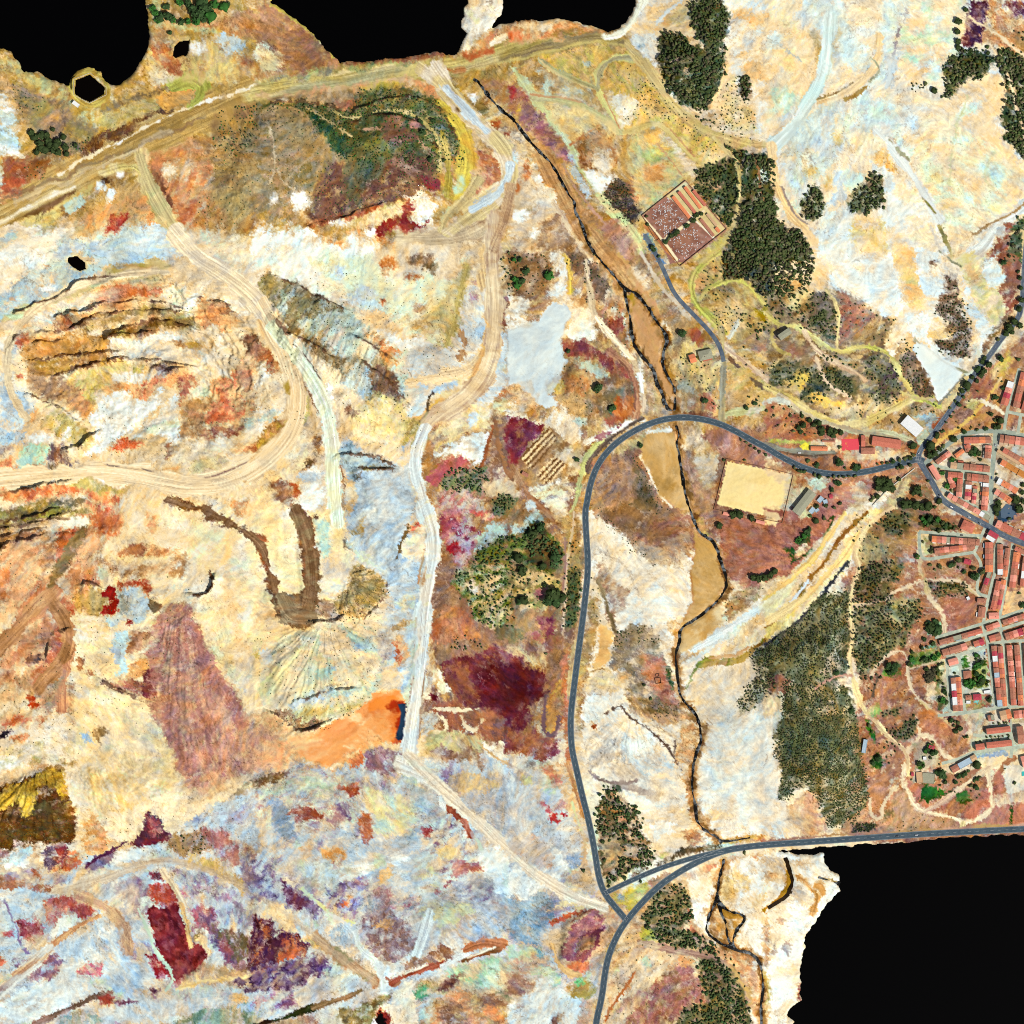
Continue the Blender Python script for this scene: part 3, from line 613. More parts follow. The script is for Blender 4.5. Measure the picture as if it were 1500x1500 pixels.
L("fdb:4 edb:2 fc9:1;m","60 400 100 480 160 570 210 680 235 800 240 900 200 1020 130 1110 40 1200 -40 1270",29,1.5,2,rough=.2,d=75)
L("eb8:2","-10 1200 80 1130",12,3,5,a=.6)
L("eed:4 ded:3 fdb:1;m","180 490 250 560 310 660 360 760 400 860 420 960 435 1060 440 1200 445 1400 450 1530",19,3,3,rough=.3)
L("876","150 490 230 520 300 600 360 690 400 770",1.6,1.5)
L("975","230 640 280 740 330 840 370 920",1.8,1)
L("975","480 1160 500 1260 515 1380 520 1520",1.8,1)
F("b94:2 cb6:2","165 740 190 720 220 820 180 810",3,3)
F("cb6:3 dc8:2 a94:1","230 660 290 760 330 860 300 980 260 1000 270 860 250 760",4,4)
F("b85:3 a84:2 cb6:1;s","0 1080 60 1030 120 950 180 920 190 980 140 1050 60 1110 0 1160",5,4)
F("fec:3 fdb:3 fff:2 ebb","-20 640 80 640 150 720 160 860 120 950 40 1030 -20 1060",6,6)
F("bcc:2 cdc","20 960 90 880 130 900 100 960 40 990",6,4)
F("b64:2 d97:2 864:1 edc:1","-20 480 40 520 100 600 120 680 60 660 20 620 -20 600",6,4)
F("edb:3 ec9:3 feb:2","0 1300 100 1180 200 1100 240 1040 300 1040 310 1140 280 1230 200 1310 80 1350 0 1360",5,5)
F("864:2 b85:2","335 1060 380 1060 385 1110 370 1160 340 1110",5,3)
F("764:3 875:2 b98","270 1270 290 1180 350 1200 320 1260 280 1290",6,3)
F("bcd:3 cdd fff:1","260 1300 330 1220 400 1260 330 1330",6,5)
F("fff:6 eff","260 1400 300 1340 410 1280 415 1400 380 1490 300 1480",6,4)
F("b64:2 c75 c53:2","190 1320 270 1330 260 1400 230 1410",6,4)
F("a75:4 b86:2 864","70 1360 150 1320 200 1350 230 1420 260 1480 220 1520 160 1460 100 1400",6,4)
F("feb:3 ec9:2","-20 1380 60 1360 150 1430 170 1520 -20 1520",6,6)
F("edb:2 eb7:2","510 1300 570 1320 600 1420 560 1520 520 1520",5,4)
F("dde:3 ccd:3 eee:2 bcc:1","1430 440 1520 440 1520 760 1400 820 1340 900 1280 860 1340 760 1400 640",5,4)
T(750,375)
F("cb8:2 b97:3 a75:2 edc:2 986:2;s","-20 -20 480 -20 560 140 640 250 700 560 840 660 880 800 940 930 700 960 500 1080 300 1180 -20 1000",6,8)
F("975:3 864:3 a86:2 b97;s","-20 -20 210 -20 240 80 240 180 200 220 60 250 0 240",5,4)
F("fed:3 fff:2 dca","-20 230 60 230 110 280 60 330 100 400 60 430 -20 420",6,5)
F("eee:4 fed:3 fdd:1","220 -20 300 -20 340 120 320 240 250 260 240 200 280 120",4,4)
L("db6:2 cb5","300 0 340 100 340 220",8,3,4)
F("975:3 765:2 a87","320 -20 480 -20 500 100 560 180 560 260 480 280 420 260 460 200 420 100 340 100",6,5)
F("edb:3 fed:2 ca7:2","120 400 180 340 240 270 340 240 440 260 480 360 420 480 280 470 160 440",6,5)
F("b85:3 fec:2 c96","350 240 430 230 440 300 370 310",5,3)
F("dde:4 ccd:3 eee:2 cde:1","-20 420 110 430 160 370 240 280 330 290 350 330 290 440 270 480 300 600 340 620 260 700 200 730 190 780 240 820 280 870 200 880 150 860 170 800 110 740 -20 750",4,3,rough=.25,d=-50)
F("fff:3 eed:3 fec","300 440 400 370 480 380 500 470 420 500 330 490",5,4)
F("b87:3 986:3 a75:2;s","490 330 560 280 640 260 680 400 700 560 640 540 560 470 520 420",6,5)
F("834:2 935:2 a65","560 370 640 350 650 420 600 480 570 440",6,5)
F("ccb:2 ddc","550 320 610 290 610 370 570 350",4,3)
F("cde:2 bdc:2","640 330 690 380 700 540 670 470",4,4)
F("945:2 a55:3 b76","270 490 400 500 520 560 640 620 690 680 700 740 600 690 480 600 340 580 300 560",4,4)
F("bcb:3 cdc:2 9ba","370 600 430 610 560 690 585 740 560 750 500 700 400 660",3,3)
F("ca7:3 b96:3 a75:2 cc9","230 720 340 630 440 680 500 780 480 900 420 1000 300 880 250 800",6,5)
F("ca5:2 bb7 cdb","230 750 300 720 330 760 290 800 240 810",4,3)
F("b64:2 c85","320 730 440 700 470 760 420 830 330 790",6,5,.8)
F("865:3 975:2 775:2","500 760 560 700 640 690 720 760 720 880 660 860 640 780",6,5)
F("775:2 877","580 790 640 780 650 840 600 880",7,6,.8)
F("875:3 985:2 a75","440 840 560 800 620 840 600 920 520 960 460 960 400 960",6,5)
F("673:2 794","570 890 600 860 625 870 600 910 570 915",4,3)
F("c74:3 b53:3 d96","620 830 700 830 720 900 680 950 600 980 560 940",5,4)
F("b65:3 a54","520 960 600 940 640 950 560 1000",5,4)
L("a76:2 b86:2 c97","560 560 680 640 730 760 740 880 720 960",10,2,3)
L("965","620 600 700 700 720 800 720 900",3,2)
L("cb9:2 dba;m","430 20 440 130 470 220 470 320 520 400 580 460 640 530 700 600 750 680 770 780 770 900",7,2,2)
L("eee","750 700 765 790",7,2)
L("fdc","490 360 560 450 640 540 700 600",7,2,2)
F("fed:4 fff:3 ecb:2 ddc","-20 860 60 920 180 960 280 880 420 970 420 1060 360 1090 300 1040 200 1000 100 960 -20 960",6,4)
F("d96:2 eba:3 fca","-20 780 40 740 110 760 140 840 130 920 40 880 -20 860",5,5)
F("c95:2 dca:2 b86","60 880 130 870 140 960 90 960",5,4)
E("cdc","400 960 36 26 0",4,4)
F("823:3 935:3 846:2","-20 940 60 950 180 990 190 1030 100 1110 60 1160 10 1220 -20 1220",3,3)
F("a86:2 b96:2 ca7","230 1000 290 1050 350 1110 380 1180 350 1300 260 1330 100 1350 20 1270 120 1140 200 1020",2,2)
for q in range(14):
 L("edcaa0" if q%2 else "8a6038","%d %d %d %d"%(215+q*8-(q>6)*10,1015+q*10+(q>6)*80,55+q*10+(q>6)*20,1180+q*10+(q>6)*40),2.2,.5,1)
L("864","120 1200 220 1120 320 1100",9,2,3,a=.6)
F("ca7 b96","40 1260 110 1230 180 1330 110 1350",3,3)
F("eec:2 ddc fed","100 1350 250 1340 320 1400 340 1520 260 1520 180 1440 130 1420",4,3)
L("a75:2 b97","0 1220 80 1380 140 1440 240 1540",8,1.5)
F("cdd:2 dde","90 1410 140 1440 160 1520 110 1520 80 1470",3,3)
F("dca:3 cb8:2 fed:2","250 1150 360 1080 430 1120 420 1200 380 1320 330 1400 260 1350 350 1250",5,4)
F("864:2 a75","340 1280 390 1280 370 1340 320 1350",5,4)
L("fff:2 fed:2 cb9","450 1090 560 1030 680 980 760 960",9,3)
L("834 a66","470 1070 560 1040 640 990",3,2,brk=2,a=.7)
L("cc8:2 dda bb8","350 1540 380 1400 410 1260 460 1150 540 1090",7,1.5)
L("765:2 876","440 1260 480 1170 600 1040 760 950",6,2,2)
F("c96:4 ca6:3 b85:2 d97:1;m","510 -20 640 -20 720 90 800 200 860 310 900 370 890 430 910 490 870 540 880 620 920 720 960 820 990 860 940 940 900 880 880 800 840 680 770 620 710 540 700 400 680 300 620 210 560 110 520 40",3,2.5,rough=.3,d=60)
F("ca7:2 d97","640 20 720 90 800 200 850 310 800 260 700 140",4,4,.8)
F("a82:2 871:2 b93","640 190 720 190 740 250 700 330 660 260",4,6,.9)
F("763:2 a82","860 400 920 470 890 490 850 440",4,6,.9)
F("cb8:3 dba:2 ca7","840 780 960 830 1030 830 1020 900 960 940 880 940 800 930 820 860",5,4)
F("c97:3 dba:2 ca7","780 1100 860 1050 950 1030 1000 1060 1000 1200 1010 1300 1040 1440 1020 1490 940 1470 880 1420 830 1320 800 1250 770 1160",3,2.5,rough=.3)
F("ba5:2 982","945 1120 1000 1140 1000 1200 960 1200",4,5,.8)
L("edc:2 fed","770 1170 810 1290 870 1400 930 1470",5,2)
L("ddc fff","790 1060 860 1030 920 1020",8,3)
F("fed:2 ecb:2 b97","740 50 800 130 820 200 780 190 740 130 700 60",4,4)
F("b97:2 a86:2 ba6","700 -20 840 -20 900 160 1000 300 960 350 870 250 800 140",5,5)
L("dcb:2 cb9","760 -20 830 110 880 190 960 270 1040 370",5,1)
E("fff eed:2","920 410 40 36 0",4,3,brk=1)
F("986:2 a97:2 b86","870 300 980 330 1060 420 1100 560 1180 600 1200 800 1180 920 1060 900 1040 830 980 800 940 740 910 640 930 540 940 460",6,5)
F("dc9:3 cb7:2 997:1;s","980 540 1050 500 1180 520 1210 640 1200 900 1120 860 1110 780 1000 760 940 700 930 620",6,5)
F("b65:2 a64","1040 440 1100 420 1140 470 1100 530 1060 490",5,4)
F("aa8:2 bba","940 720 1010 740 1080 790 1100 820 1020 810 970 770",5,4)
F("a65:2 b76:2","1110 820 1180 800 1190 900 1130 890",5,4)
F("965:2 754:2","980 920 1080 900 1200 930 1210 970 1100 940 980 940",4,3)
F("b98:2 ccb ddc","1030 830 1080 820 1090 850 1040 870",4,3)
F("ca7:3 db8:2 ba6:2;m","1260 520 1400 640 1520 740 1520 900 1400 940 1280 920 1250 760",6,5)
L("dba:2 ca8","1250 530 1340 600 1460 700 1540 790",10,3,3)
L("765:2 864","1280 600 1320 650",6,3)
L("765:2 875","1400 720 1470 770 1520 790",4,2)
F("a96:2 cb7:2 986 cb8;s","1100 -20 1520 -20 1520 500 1380 480 1260 500 1190 420 1120 320 1040 200 1050 100",6,5)
F("dc9:2 ec9:3 cb7","1180 280 1300 220 1360 300 1380 400 1280 480 1220 440",6,5,.8)
F("da7:2 cb6","1100 110 1200 60 1190 130 1100 220 1060 180",5,4,.8)
L("bb6:3 cb7","1210 -20 1110 50 1060 120 1050 200 1080 280 1180 380 1240 450",8,2,2)
L("cb7:2 bb6","1100 250 1140 200 1230 150 1320 140 1400 180 1460 260 1520 330",6,2,2)
F("a92:2 981","1410 300 1470 290 1520 340 1520 400 1460 390",4,3)
L("ccb:2 ddc","1330 370 1290 440 1270 480",7,2)
F("eda:2 ca7:2 b86","1380 490 1480 440 1520 430 1520 650 1440 580",5,4)
L("b97","1360 500 1450 440 1520 420",4,1)
F("554:3 443:2","1240 -20 1520 -20 1520 240 1440 200 1400 140 1250 130 1230 80",5,4)
F("a86:3 976:3 b97:2 865:1;s","490 1300 600 1160 700 1130 740 1200 790 1260 830 1360 900 1460 980 1520 460 1520",5,4)
F("c97:2 b96","480 1370 540 1400 620 1520 470 1520",4,3)
F("764:3 653:2 975","700 1150 780 1260 800 1340 880 1440 880 1520 560 1520 700 1400 740 1280",7,6,.8)
F("ba7:2 dc9 cb8","660 1100 780 1040 780 1130 700 1140",4,4)
F("edc:3 fed:2 ca8:2","1020 1000 1180 1020 1200 1110 1120 1130 1010 1110",6,5)
F("ddc:3 dcb:2 cca:2","1080 1150 1210 1180 1230 1260 1160 1380 1080 1330",6,7)
F("b97:3 a86:2 c98:2;s","1010 1120 1080 1150 1090 1340 1180 1390 1190 1520 1060 1520 1030 1420 1000 1300",6,5)
F("b87:3 a76:2 c98","1100 1040 1250 980 1400 1080 1520 1160 1520 1260 1240 1180 1200 1120",5,4)
F("a86:2 965","1210 1180 1250 1190 1210 1460 1180 1520",2,2)
F("fae3a6:6 fbe6b0:4 f2d898:2;m","1265 1205 1640 1288 1560 1540 1205 1455",.4,1,rough=.05)
L("bb8:2 cca:2 dcb","1230 930 1320 910 1420 910 1480 890 1540 850",9,2)
L("ba7:2 cb8 998","1220 420 1240 540 1235 700 1230 850 1230 960",7,1)
T(0,0,1)
L("c96:3 ca7:2 b85:2;m","798 232 822 280 842 318 868 356 892 384 915 415",26,4,3,rough=.35)
L("dba:2 ca7","812 300 838 340 866 380",7,3,3)
T(1125,375)
T(1125,375)
F("987:2 875:2 a97:2 cb8:2;s","-20 200 100 260 250 210 400 190 600 320 580 420 700 560 740 600 840 790 700 920 540 1000 380 960 200 900 100 820 -20 780",6,5)
F("b76:3 a65:2 987:2;s","400 200 560 240 640 360 560 420 500 470 410 520 410 320",5,5)
F("876:3 664:2 a97;s","250 230 340 210 400 340 400 500 360 480 230 390",4,4)
F("775:3 664:2 998;s","100 620 260 660 280 720 200 760 100 760 0 780 0 640",5,5)
F("775:3 655:2 998;s","540 580 640 560 740 640 780 800 760 860 640 880 560 820 640 760 560 700",5,5)
F("664:3 554:2 886;s","320 640 480 700 520 800 480 840 380 760 280 860 190 840 260 720",5,5)
F("dc7:3 db5:2 cb8","60 760 160 690 260 680 240 740 180 840 140 820",6,6)
F("eb5:3 dc7:2 eda","250 830 300 800 380 840 460 860 420 890 300 880",5,5)
F("dca:3 cb8:2 ddb","320 880 560 880 840 830 700 900 540 960 400 950 300 900",6,6,.8)
F("dda:2 db7:2 fec","90 260 200 180 260 190 230 290 200 310 120 300",5,5)
F("a76:2 986","120 520 240 520 280 600 220 630 120 600",6,5)
F("986:2 765 ba8","600 440 700 360 760 350 700 460 680 540 620 520",6,5)
F("876:3 765:2 b97;s","780 480 860 500 900 640 940 740 970 820 900 840 830 800 770 680",5,4)
F("ec8:2 db7 fca","790 450 860 490 860 580 780 590",5,5)
F("fec:4 fed:3 fff","690 500 740 400 800 380 820 430 770 520 740 590 680 560",5,4)
L("dc9:2 cb8;m","340 200 400 290 410 400 400 550",6,1)
L("cb7:3 bb6 dda;m","-20 330 60 400 200 430 300 500 420 575 520 530 600 530 700 570 740 620 770 700 830 790 860 840",8,2,2)
L("ba6:2 dc9","30 430 20 500 60 560 120 580",4,1)
L("dba:2 ca8;m","210 440 250 520 330 590 440 650 520 690 560 730",6,1.5)
L("dba","280 600 310 700 380 780 480 830",4,1)
L("cb8","-20 680 60 620 110 570",3,1)
L("987","420 520 500 460 570 400",2,1)
L("dc9:2 cb7:2;m","-20 760 60 800 180 870 300 950 440 990 560 980 700 920 850 840",11,2,2)
L("cc7","860 830 960 870 1000 890",7,2)
L("cb8:2 cc7","780 800 880 840 970 830",4,1)
L("cb9:2 bb9","60 820 200 920 340 990 480 1030 640 1030 740 1040 840 1080",8,1)
L("ba8:2 998","420 1000 560 1040 660 1040 780 1070",5,1)
L("ccb","-20 860 60 835 120 860",8,1)
F("fff:5 eef:3 fec:2","290 -20 760 -20 740 60 780 200 820 300 780 320 760 350 680 340 600 280 520 210 400 170 340 120 380 80",6,4)
F("dde:3 eef:3","480 90 620 60 720 40 740 120 700 220 620 180 520 150",7,8)
F("fb8:3 ec9","270 80 340 70 360 140 310 180 260 130",5,6)
F("fc8:3 fb7:2 fda:2 dc8","720 -20 860 -20 880 90 900 200 880 310 840 310 790 200 750 60",7,6)
E("ec9","570 70 50 20 0 640 -10 50 30 0",7,8)
F("fff:4 eef:3","860 -20 1000 -20 1040 60 1030 200 1050 230 980 240 900 200 880 100",5,4)
F("fda:2 fc9 fff","1000 0 1080 0 1120 60 1060 120 1020 120",6,5)
F("654:2 876","950 20 990 30 980 60 950 50",5,4)
F("876:3 765:3 987;s","1030 110 1080 120 1110 180 1150 300 1190 400 1190 500 1170 600 1100 600 1000 560 980 500 1060 480 1060 400 980 330 1040 230",5,4)
F("ec8:3 db7:2 fed","900 360 960 320 1000 380 1080 440 1060 500 980 490 900 400",5,5)
F("fca:2 dba eb9","1100 120 1140 130 1200 380 1220 460 1190 600 1170 540 1200 460 1160 300",4,4)
F("fff:4 eef:3","820 340 920 340 960 460 970 520 1060 580 1150 670 1100 670 980 580 860 480 810 440",5,3)
F("dcb:2 fed:2 cb9","1000 550 1100 620 1170 650 1230 560 1240 600 1200 680 1140 680 1050 600",4,4)
F("eef:6 fff:3 dde:2","850 520 900 520 960 560 1060 630 1140 690 1150 710 1000 860 980 850 960 760 920 680 870 600",3,2,rough=.3)
E("aab ccd","1010 620 50 30 20 940 690 14 16 0 1065 713 24 5 -20 1050 740 5 5 0",4,3,.6,brk=1.5)
L("997:2 ccb","860 490 960 570 1040 630 1130 680 1200 690",3.5,1.5)
F("eef:4 dee:3 fff:2","1140 140 1180 180 1220 300 1290 380 1320 440 1270 520 1240 570 1230 560 1240 460 1180 320 1150 220",4,3)
F("dda:3 dc8:2 fec:2 ccb","1080 -20 1320 -20 1240 90 1280 180 1340 200 1400 320 1380 360 1320 430 1260 340 1200 220 1140 120",6,5)
F("dee:3 eff:2","1240 100 1340 -20 1360 50 1390 120 1340 200 1290 170",6,4)
F("eb8:2 dc8","1180 40 1220 100 1240 180 1200 160 1150 60",6,6,.8)
L("886","1010 -20 1080 30 1130 60 1140 120",3,2,brk=1)
F("a65:3 976:3 b87:2","1350 -20 1480 -20 1480 280 1440 320 1400 360 1390 280 1340 200 1390 120",4,3)
F("775:2 987:2 a75","1320 430 1400 350 1440 340 1460 380 1360 480 1260 580 1240 570 1290 470",4,4)
L("ded:2 dcb","1230 560 1230 620 1190 690 1140 700",4,1)
F("eda:2 dc9:2","1010 870 1140 700 1180 720 1120 800 1060 880 1010 910",3,3)
L("998","1150 700 1000 870",3,.5)
F("b96:3 a75:3 c97:2;s","1140 860 1280 700 1400 600 1520 520 1520 640 1430 740 1340 860 1360 1000 1200 1020 1040 1080 960 1120 1000 1060 1080 980",5,4)
F("cb6:2 db8 ba6","1290 700 1340 620 1420 560 1440 640 1380 720 1300 720",6,5)
F("a65:3 965","1200 760 1300 720 1320 780 1280 840 1200 840",6,6)
E("cb7","1200 870 36 40 20",3,3)
L("db6:3 eca","980 1110 1080 1030 1180 960 1240 890 1300 820 1360 720",4,.6)
L("edc:2 eda","1250 850 1310 880 1370 915",4,.5)
L("dc9","1160 860 1200 840 1250 850",3,.6)
F("bcb:2 abb:2 9aa cdc","840 940 970 930 1000 950 960 1040 900 960",2,2)
F("9ab","890 960 960 940 950 1000 920 1020",3,5,.6)
F("cca:2 bcb","870 1060 920 1010 950 1040 940 1090 900 1110 880 1100",2,2)
F("a65:2 c85:2","960 1000 1000 950 1010 960 970 1040",2,2)
F("b75:3 a65:2 b86:2;s","-20 850 100 870 220 940 320 1000 400 1030 430 1050 420 1100 300 1080 100 1070 -20 1060",5,4)
F("ab6:2 bb7 aa5","0 1070 200 1080 300 1100 260 1110 100 1100 0 1100",3,3)
F("dca:2 ccb ba8","260 1080 430 1080 430 1150 250 1160",3,3)
E("ed5","220 1118 30 22 0",2,2)
F("c64:2 d87 ca8","425 1060 545 1060 545 1200 640 1200 840 1180 840 1200 600 1230 420 1210",3,3)
F("dca:3 cb9:2 dba","540 1140 840 1140 860 1180 640 1200 440 1190 430 1150",3,3)
E("998","655 1130 18 26 0",2,2)
L("998:2 876","-20 1110 100 1140 240 1160 380 1160",9,1.5)
L("654:2 765","60 1150 180 1170 380 1170",3,1)
F("b75:2 a64:2 ca8 865","0 1140 200 1180 400 1180 440 1240 640 1230 700 1220 500 1260 300 1270 140 1230",4,4)
F("eca:3 ddc:2 cb8:2","-20 1170 60 1220 180 1270 150 1330 60 1320 -20 1280",5,4)
F("bcb:3 cdc:2","220 1290 340 1300 360 1320 300 1380 230 1340",3,3)
F("dca:2 cca bba","100 1330 230 1330 240 1360 160 1460 110 1520 60 1520",5,4)
F("b87:3 a65:2 c98","280 1400 360 1330 480 1310 600 1330 620 1390 600 1440 480 1460 380 1520 220 1520 300 1430",4,4)
F("cca bbb dcc b98","470 1350 540 1330 590 1370 570 1410 480 1420",4,3)
F("db8:2 c86:2 b75","620 1280 740 1250 820 1240 840 1260 760 1300 660 1330",4,4)
F("b75:2 986:2 875;s","730 1320 860 1250 960 1380 1000 1440 820 1520 660 1520",5,4)
F("dc9 cb8:2 bb9","770 1330 840 1300 830 1400 760 1440 680 1500 640 1480",4,4)
F("cb9:3 dcb:2 b97:1;s","960 1200 1040 1080 1140 1040 1340 1030 1520 1000 1520 1520 1000 1520 950 1300",2,3)
E("cba","905 1165 14 16 0",1,2)
T(0,750)
F("983:3 a95:2 764:2 bb6:1;m","-20 0 260 -20 520 -20 480 20 380 30 200 80 60 170 -20 240",5,5,d=-20)
F("eca:3 fdc:2 dba:3","0 100 100 50 260 30 400 20 360 60 200 110 100 140 0 160",5,4,.6,d=-20)
L("764:2 eca","-20 90 120 60 260 30 400 40",3,2)
F("a82:2 974","-20 130 50 130 260 110 160 150 0 200",5,4,.7)
F("ecb:3 eba:2 dba:2 fcb","0 240 100 190 240 170 250 300 190 450 100 580 -20 680 -20 480",6,5)
E("e95:2 d74","20 380 40 60 0 30 490 26 40 0",7,6)
F("fdd:3 fed:2","0 600 90 530 120 600 60 690 -20 760",5,4)
F("d63:2 c42:3 e85:1","310 180 340 100 420 90 480 100 420 200 330 310",4,4)
F("986:3 a86:2","250 190 310 170 310 310 250 400 240 300",4,4)
F("974:2 a85:3 886:1","415 140 450 90 500 85 500 140 400 320 290 450 270 450 330 290",2,2)
F("d85:4 c74:3 d96:2","190 430 240 400 300 470 370 560 420 600 380 650 290 580 230 560 100 670 90 640",4,4)
F("c85:3 eb9:3 d96:2 dba:2","500 90 560 0 740 -20 800 20 720 120 640 200 560 260 480 300 440 320 420 200",7,6)
F("d63:2 c53","460 20 560 0 700 0 690 80 620 160 560 100",7,6,.8)
F("fca:3 fdb:3 eba:2","700 100 800 20 940 80 1060 120 1120 200 1040 250 900 220 700 220 600 250",6,6)
F("d85","850 20 920 20 920 120 880 110",8,6,.8)
F("c85:3 b75:2 dba","650 240 760 190 900 190 1050 245 900 255 700 255",4,4)
F("b85:2 a86:2 dba:2 cb8","440 320 640 270 1000 270 1100 280 1080 400 960 360 860 340 760 380 560 360",7,6)
F("b75:2 c53:2 c97:2","440 390 520 360 580 370 570 420 500 430",5,4)
F("ecb:2 cca:2 edb","560 330 640 310 660 370 600 430",5,4)
F("c97:3 b85:3 ca5:1 d98:2","400 330 560 300 560 380 450 400 600 440 600 600 560 620 430 580 360 500",6,5)
F("ca6:3 b95:2 c97","440 470 560 440 620 500 600 560 540 610 450 580",6,5)
F("c42:3 b53","370 500 420 550 440 600 400 610 340 570",5,4)
F("c22:4 b22:2","580 440 650 420 680 460 700 520 690 580 640 610 585 620 600 560 640 520 590 490",5,2)
F("b43:3 c64:2 a53","680 400 780 390 860 380 890 450 850 500 820 440 740 430 690 460",5,4)
F("fdb:3 ec9:2","860 380 960 360 990 420 970 490 880 480",5,4)
F("a43:2 b64 875","850 500 900 480 960 560 930 600 860 580",6,4)
F("bde:3 bcc:3 ddc:1 998:1","690 460 740 430 820 440 850 500 860 600 830 660 740 640 720 600 680 620 690 540",5,3)
F("bde:3 cee:2 eed","620 640 700 580 720 640 640 680",5,4)
F("bce:3 cee:3 abb","640 700 740 690 770 740 740 860 740 940 690 970 660 960 690 880 650 820",5,3)
F("fdb:2 eca:2","700 640 760 620 760 690 690 690",5,4)
F("b33","740 630 770 640 765 670 745 660",3,2)
F("b86:2 dba:2 964","760 690 890 690 880 760 830 800 760 830 750 760",6,4)
F("feb:4 fda:3 fed:2 ec9","450 630 600 620 650 680 640 820 690 890 670 960 640 990 540 950 480 860 460 740",7,5)
F("fda:3 fec:3 eda:2","430 900 560 970 700 1060 800 1100 940 1280 1040 1420 1020 1520 560 1520 440 1340 420 1200 520 1040",8,7)
F("eec:3 eda:2 dcb:2","660 1180 800 1160 940 1280 1000 1440 900 1440 760 1300",6,6,d=45)
F("fda:3 ec8:2 fec:2","560 1380 700 1440 740 1520 480 1520 460 1440",6,5,d=60)
F("a85:3 b96","540 1270 600 1250 640 1290 590 1320 600 1370 560 1340",4,3)
F("acd:2 bcd","470 1290 520 1290 550 1350 500 1340",4,3)
E("a75 b86","470 870 24 24 0 466 910 18 18 0 530 948 22 20 0",2,2)
F("d97:3 c86:2 eba:2","0 760 120 680 180 500 300 420 420 560 420 760 380 1000 300 1140 100 1240 -20 1240 0 1000",8,8,.6)
L("c96:2 d97:2 b86","300 520 400 660 400 780 360 880 260 980 230 1020",20,2,2)
L("c96:2 d97","300 480 180 600 60 730 -20 820",22,2,2)
L("d97:2 c86","400 780 380 920 360 1060 360 1150",14,2)
L("c87:2 e97","320 600 360 660 420 680",8,2)
L("a85:2 d86","20 770 100 690 160 640 200 600",4,2)
F("ea8:3 d97:3 eba","-20 900 100 800 200 700 260 600 290 680 200 780 120 860 20 940",5,5)
F("976:2 754:2 c86:2 eca","220 720 250 620 320 660 310 760 260 800",5,4)
F("a44:3 b54:2","320 660 370 660 370 780 340 860 290 900 260 860 300 800",4,3)
F("ca6:2 c53:2 fdb:2 d96:2 754:1","20 960 140 900 300 880 320 960 260 1060 200 1080 100 1000 60 1060 -20 1080",6,4)
E("333 655","200 862 46 24 0 175 890 24 18 0",5,3,brk=1)
F("fed:2 fdc:3 eb9:2","60 920 180 880 240 900 190 950 100 960",6,5,.7)
F("a95:2 bb7:2 fec:3 fed:3","-20 1080 60 1000 120 1060 160 1080 160 1160 60 1180 0 1220 -20 1220",6,4)
F("ba6 a85","80 980 160 980 160 1040 100 1030",5,4)
E("c42","186 1090 30 20 10 196 1132 34 20 10",2,2)
F("a97:2 d97:3 977:1","240 1000 360 920 360 1100 330 1200 260 1180 220 1060",6,5)
F("d64:2 b75:2 dba","-20 1230 100 1210 280 1200 260 1260 100 1260 0 1290",6,5)
F("655:2 433","0 1290 70 1280 70 1310 0 1330",4,2)
F("ebb:3 fdd:3 ea9","80 1300 260 1250 340 1150 400 1180 400 1260 300 1290 160 1350 -20 1380",5,5)
F("d85","60 1340 180 1290 120 1370",5,4)
F("fed:3 eda:3 cb8:2 ca7","-20 1400 200 1340 420 1290 460 1360 340 1430 140 1460 -20 1450",7,5)
F("c97:2 b86:2 eca:2","380 1000 440 1000 440 1260 400 1260 410 1100",6,4)
F("fff:2 fed:2 bb8","-20 1430 100 1430 160 1480 60 1520 -20 1520",5,4)
F("c96:2 bb6:2 a85 fec","200 1440 330 1430 440 1460 380 1520 160 1520",6,4)
F("c98:4 c87:3 b87:2 d98:1;s","920 620 990 540 1100 520 1130 560 1150 680 1200 760 1260 860 1300 960 1400 1100 1440 1200 1520 1360 1520 1520 1080 1520 1000 1380 920 1250 870 1120 840 1060 860 920 920 760",4,4,fan=(1040,500,22))
F("b77:3 a66:3 c88:2;s","930 640 1100 640 1160 700 1220 820 1300 960 1380 1080 1380 1180 1300 1100 1180 960 1060 880 940 800",4,8,.8,fan=(1040,500,22))
F("b97:2 dba:2 c98:2","960 560 1080 520 1120 580 1080 640 980 640",4,4,.8)
F("cbb:2 b99:2","950 840 1020 800 1080 860 1040 940 960 960",6,7,.8)
F("eb6:2 da6:3 c86:2","760 900 880 800 920 800 940 880 860 950 800 980 740 1000",5,4)
F("934:2 a65:2 844","830 960 880 930 980 940 980 990 900 1040 880 1080 840 1080",5,3)
F("c76:2 a64:2 d98","640 1010 760 980 840 1000 830 1080 740 1060 660 1040",5,4)
F("eba:3 d98:3","1260 1180 1400 1150 1520 1160 1520 1400 1440 1340 1340 1300",7,7)
E("d76","1360 1290 40 30 0",6,5,.8)
F("feb:4 fda:3 eec:2 fed:2","940 -20 1060 20 1200 60 1340 120 1520 160 1520 700 1440 800 1340 860 1240 800 1160 660 1120 540 1180 480 1240 400 1160 300 1060 150 960 60",8,7)
F("764:2 965:2 a75 ba8","1190 0 1250 0 1330 40 1440 100 1450 120 1400 130 1300 60 1200 60",5,3,brk=1.5)
F("cdc:2 eed:2","1330 900 1400 890 1450 980 1460 1060 1400 1040 1320 960",5,5)
F("ba6:2 cb8:2","1220 780 1340 840 1400 870 1300 900",5,4,.7)
F("fca:3 eda:2","1300 370 1340 360 1360 560 1400 700 1480 860 1520 1000 1460 900 1370 760 1310 560",6,6)
F("edb:2 fed:2 dca","1080 420 1160 330 1260 400 1240 450 1160 480",5,4)
L("975:2 765","1130 475 1190 485 1240 450 1255 400 1230 350",3,2,brk=1)
F("cb6:2 dc9:2","1460 700 1520 680 1520 860 1470 830",6,5)
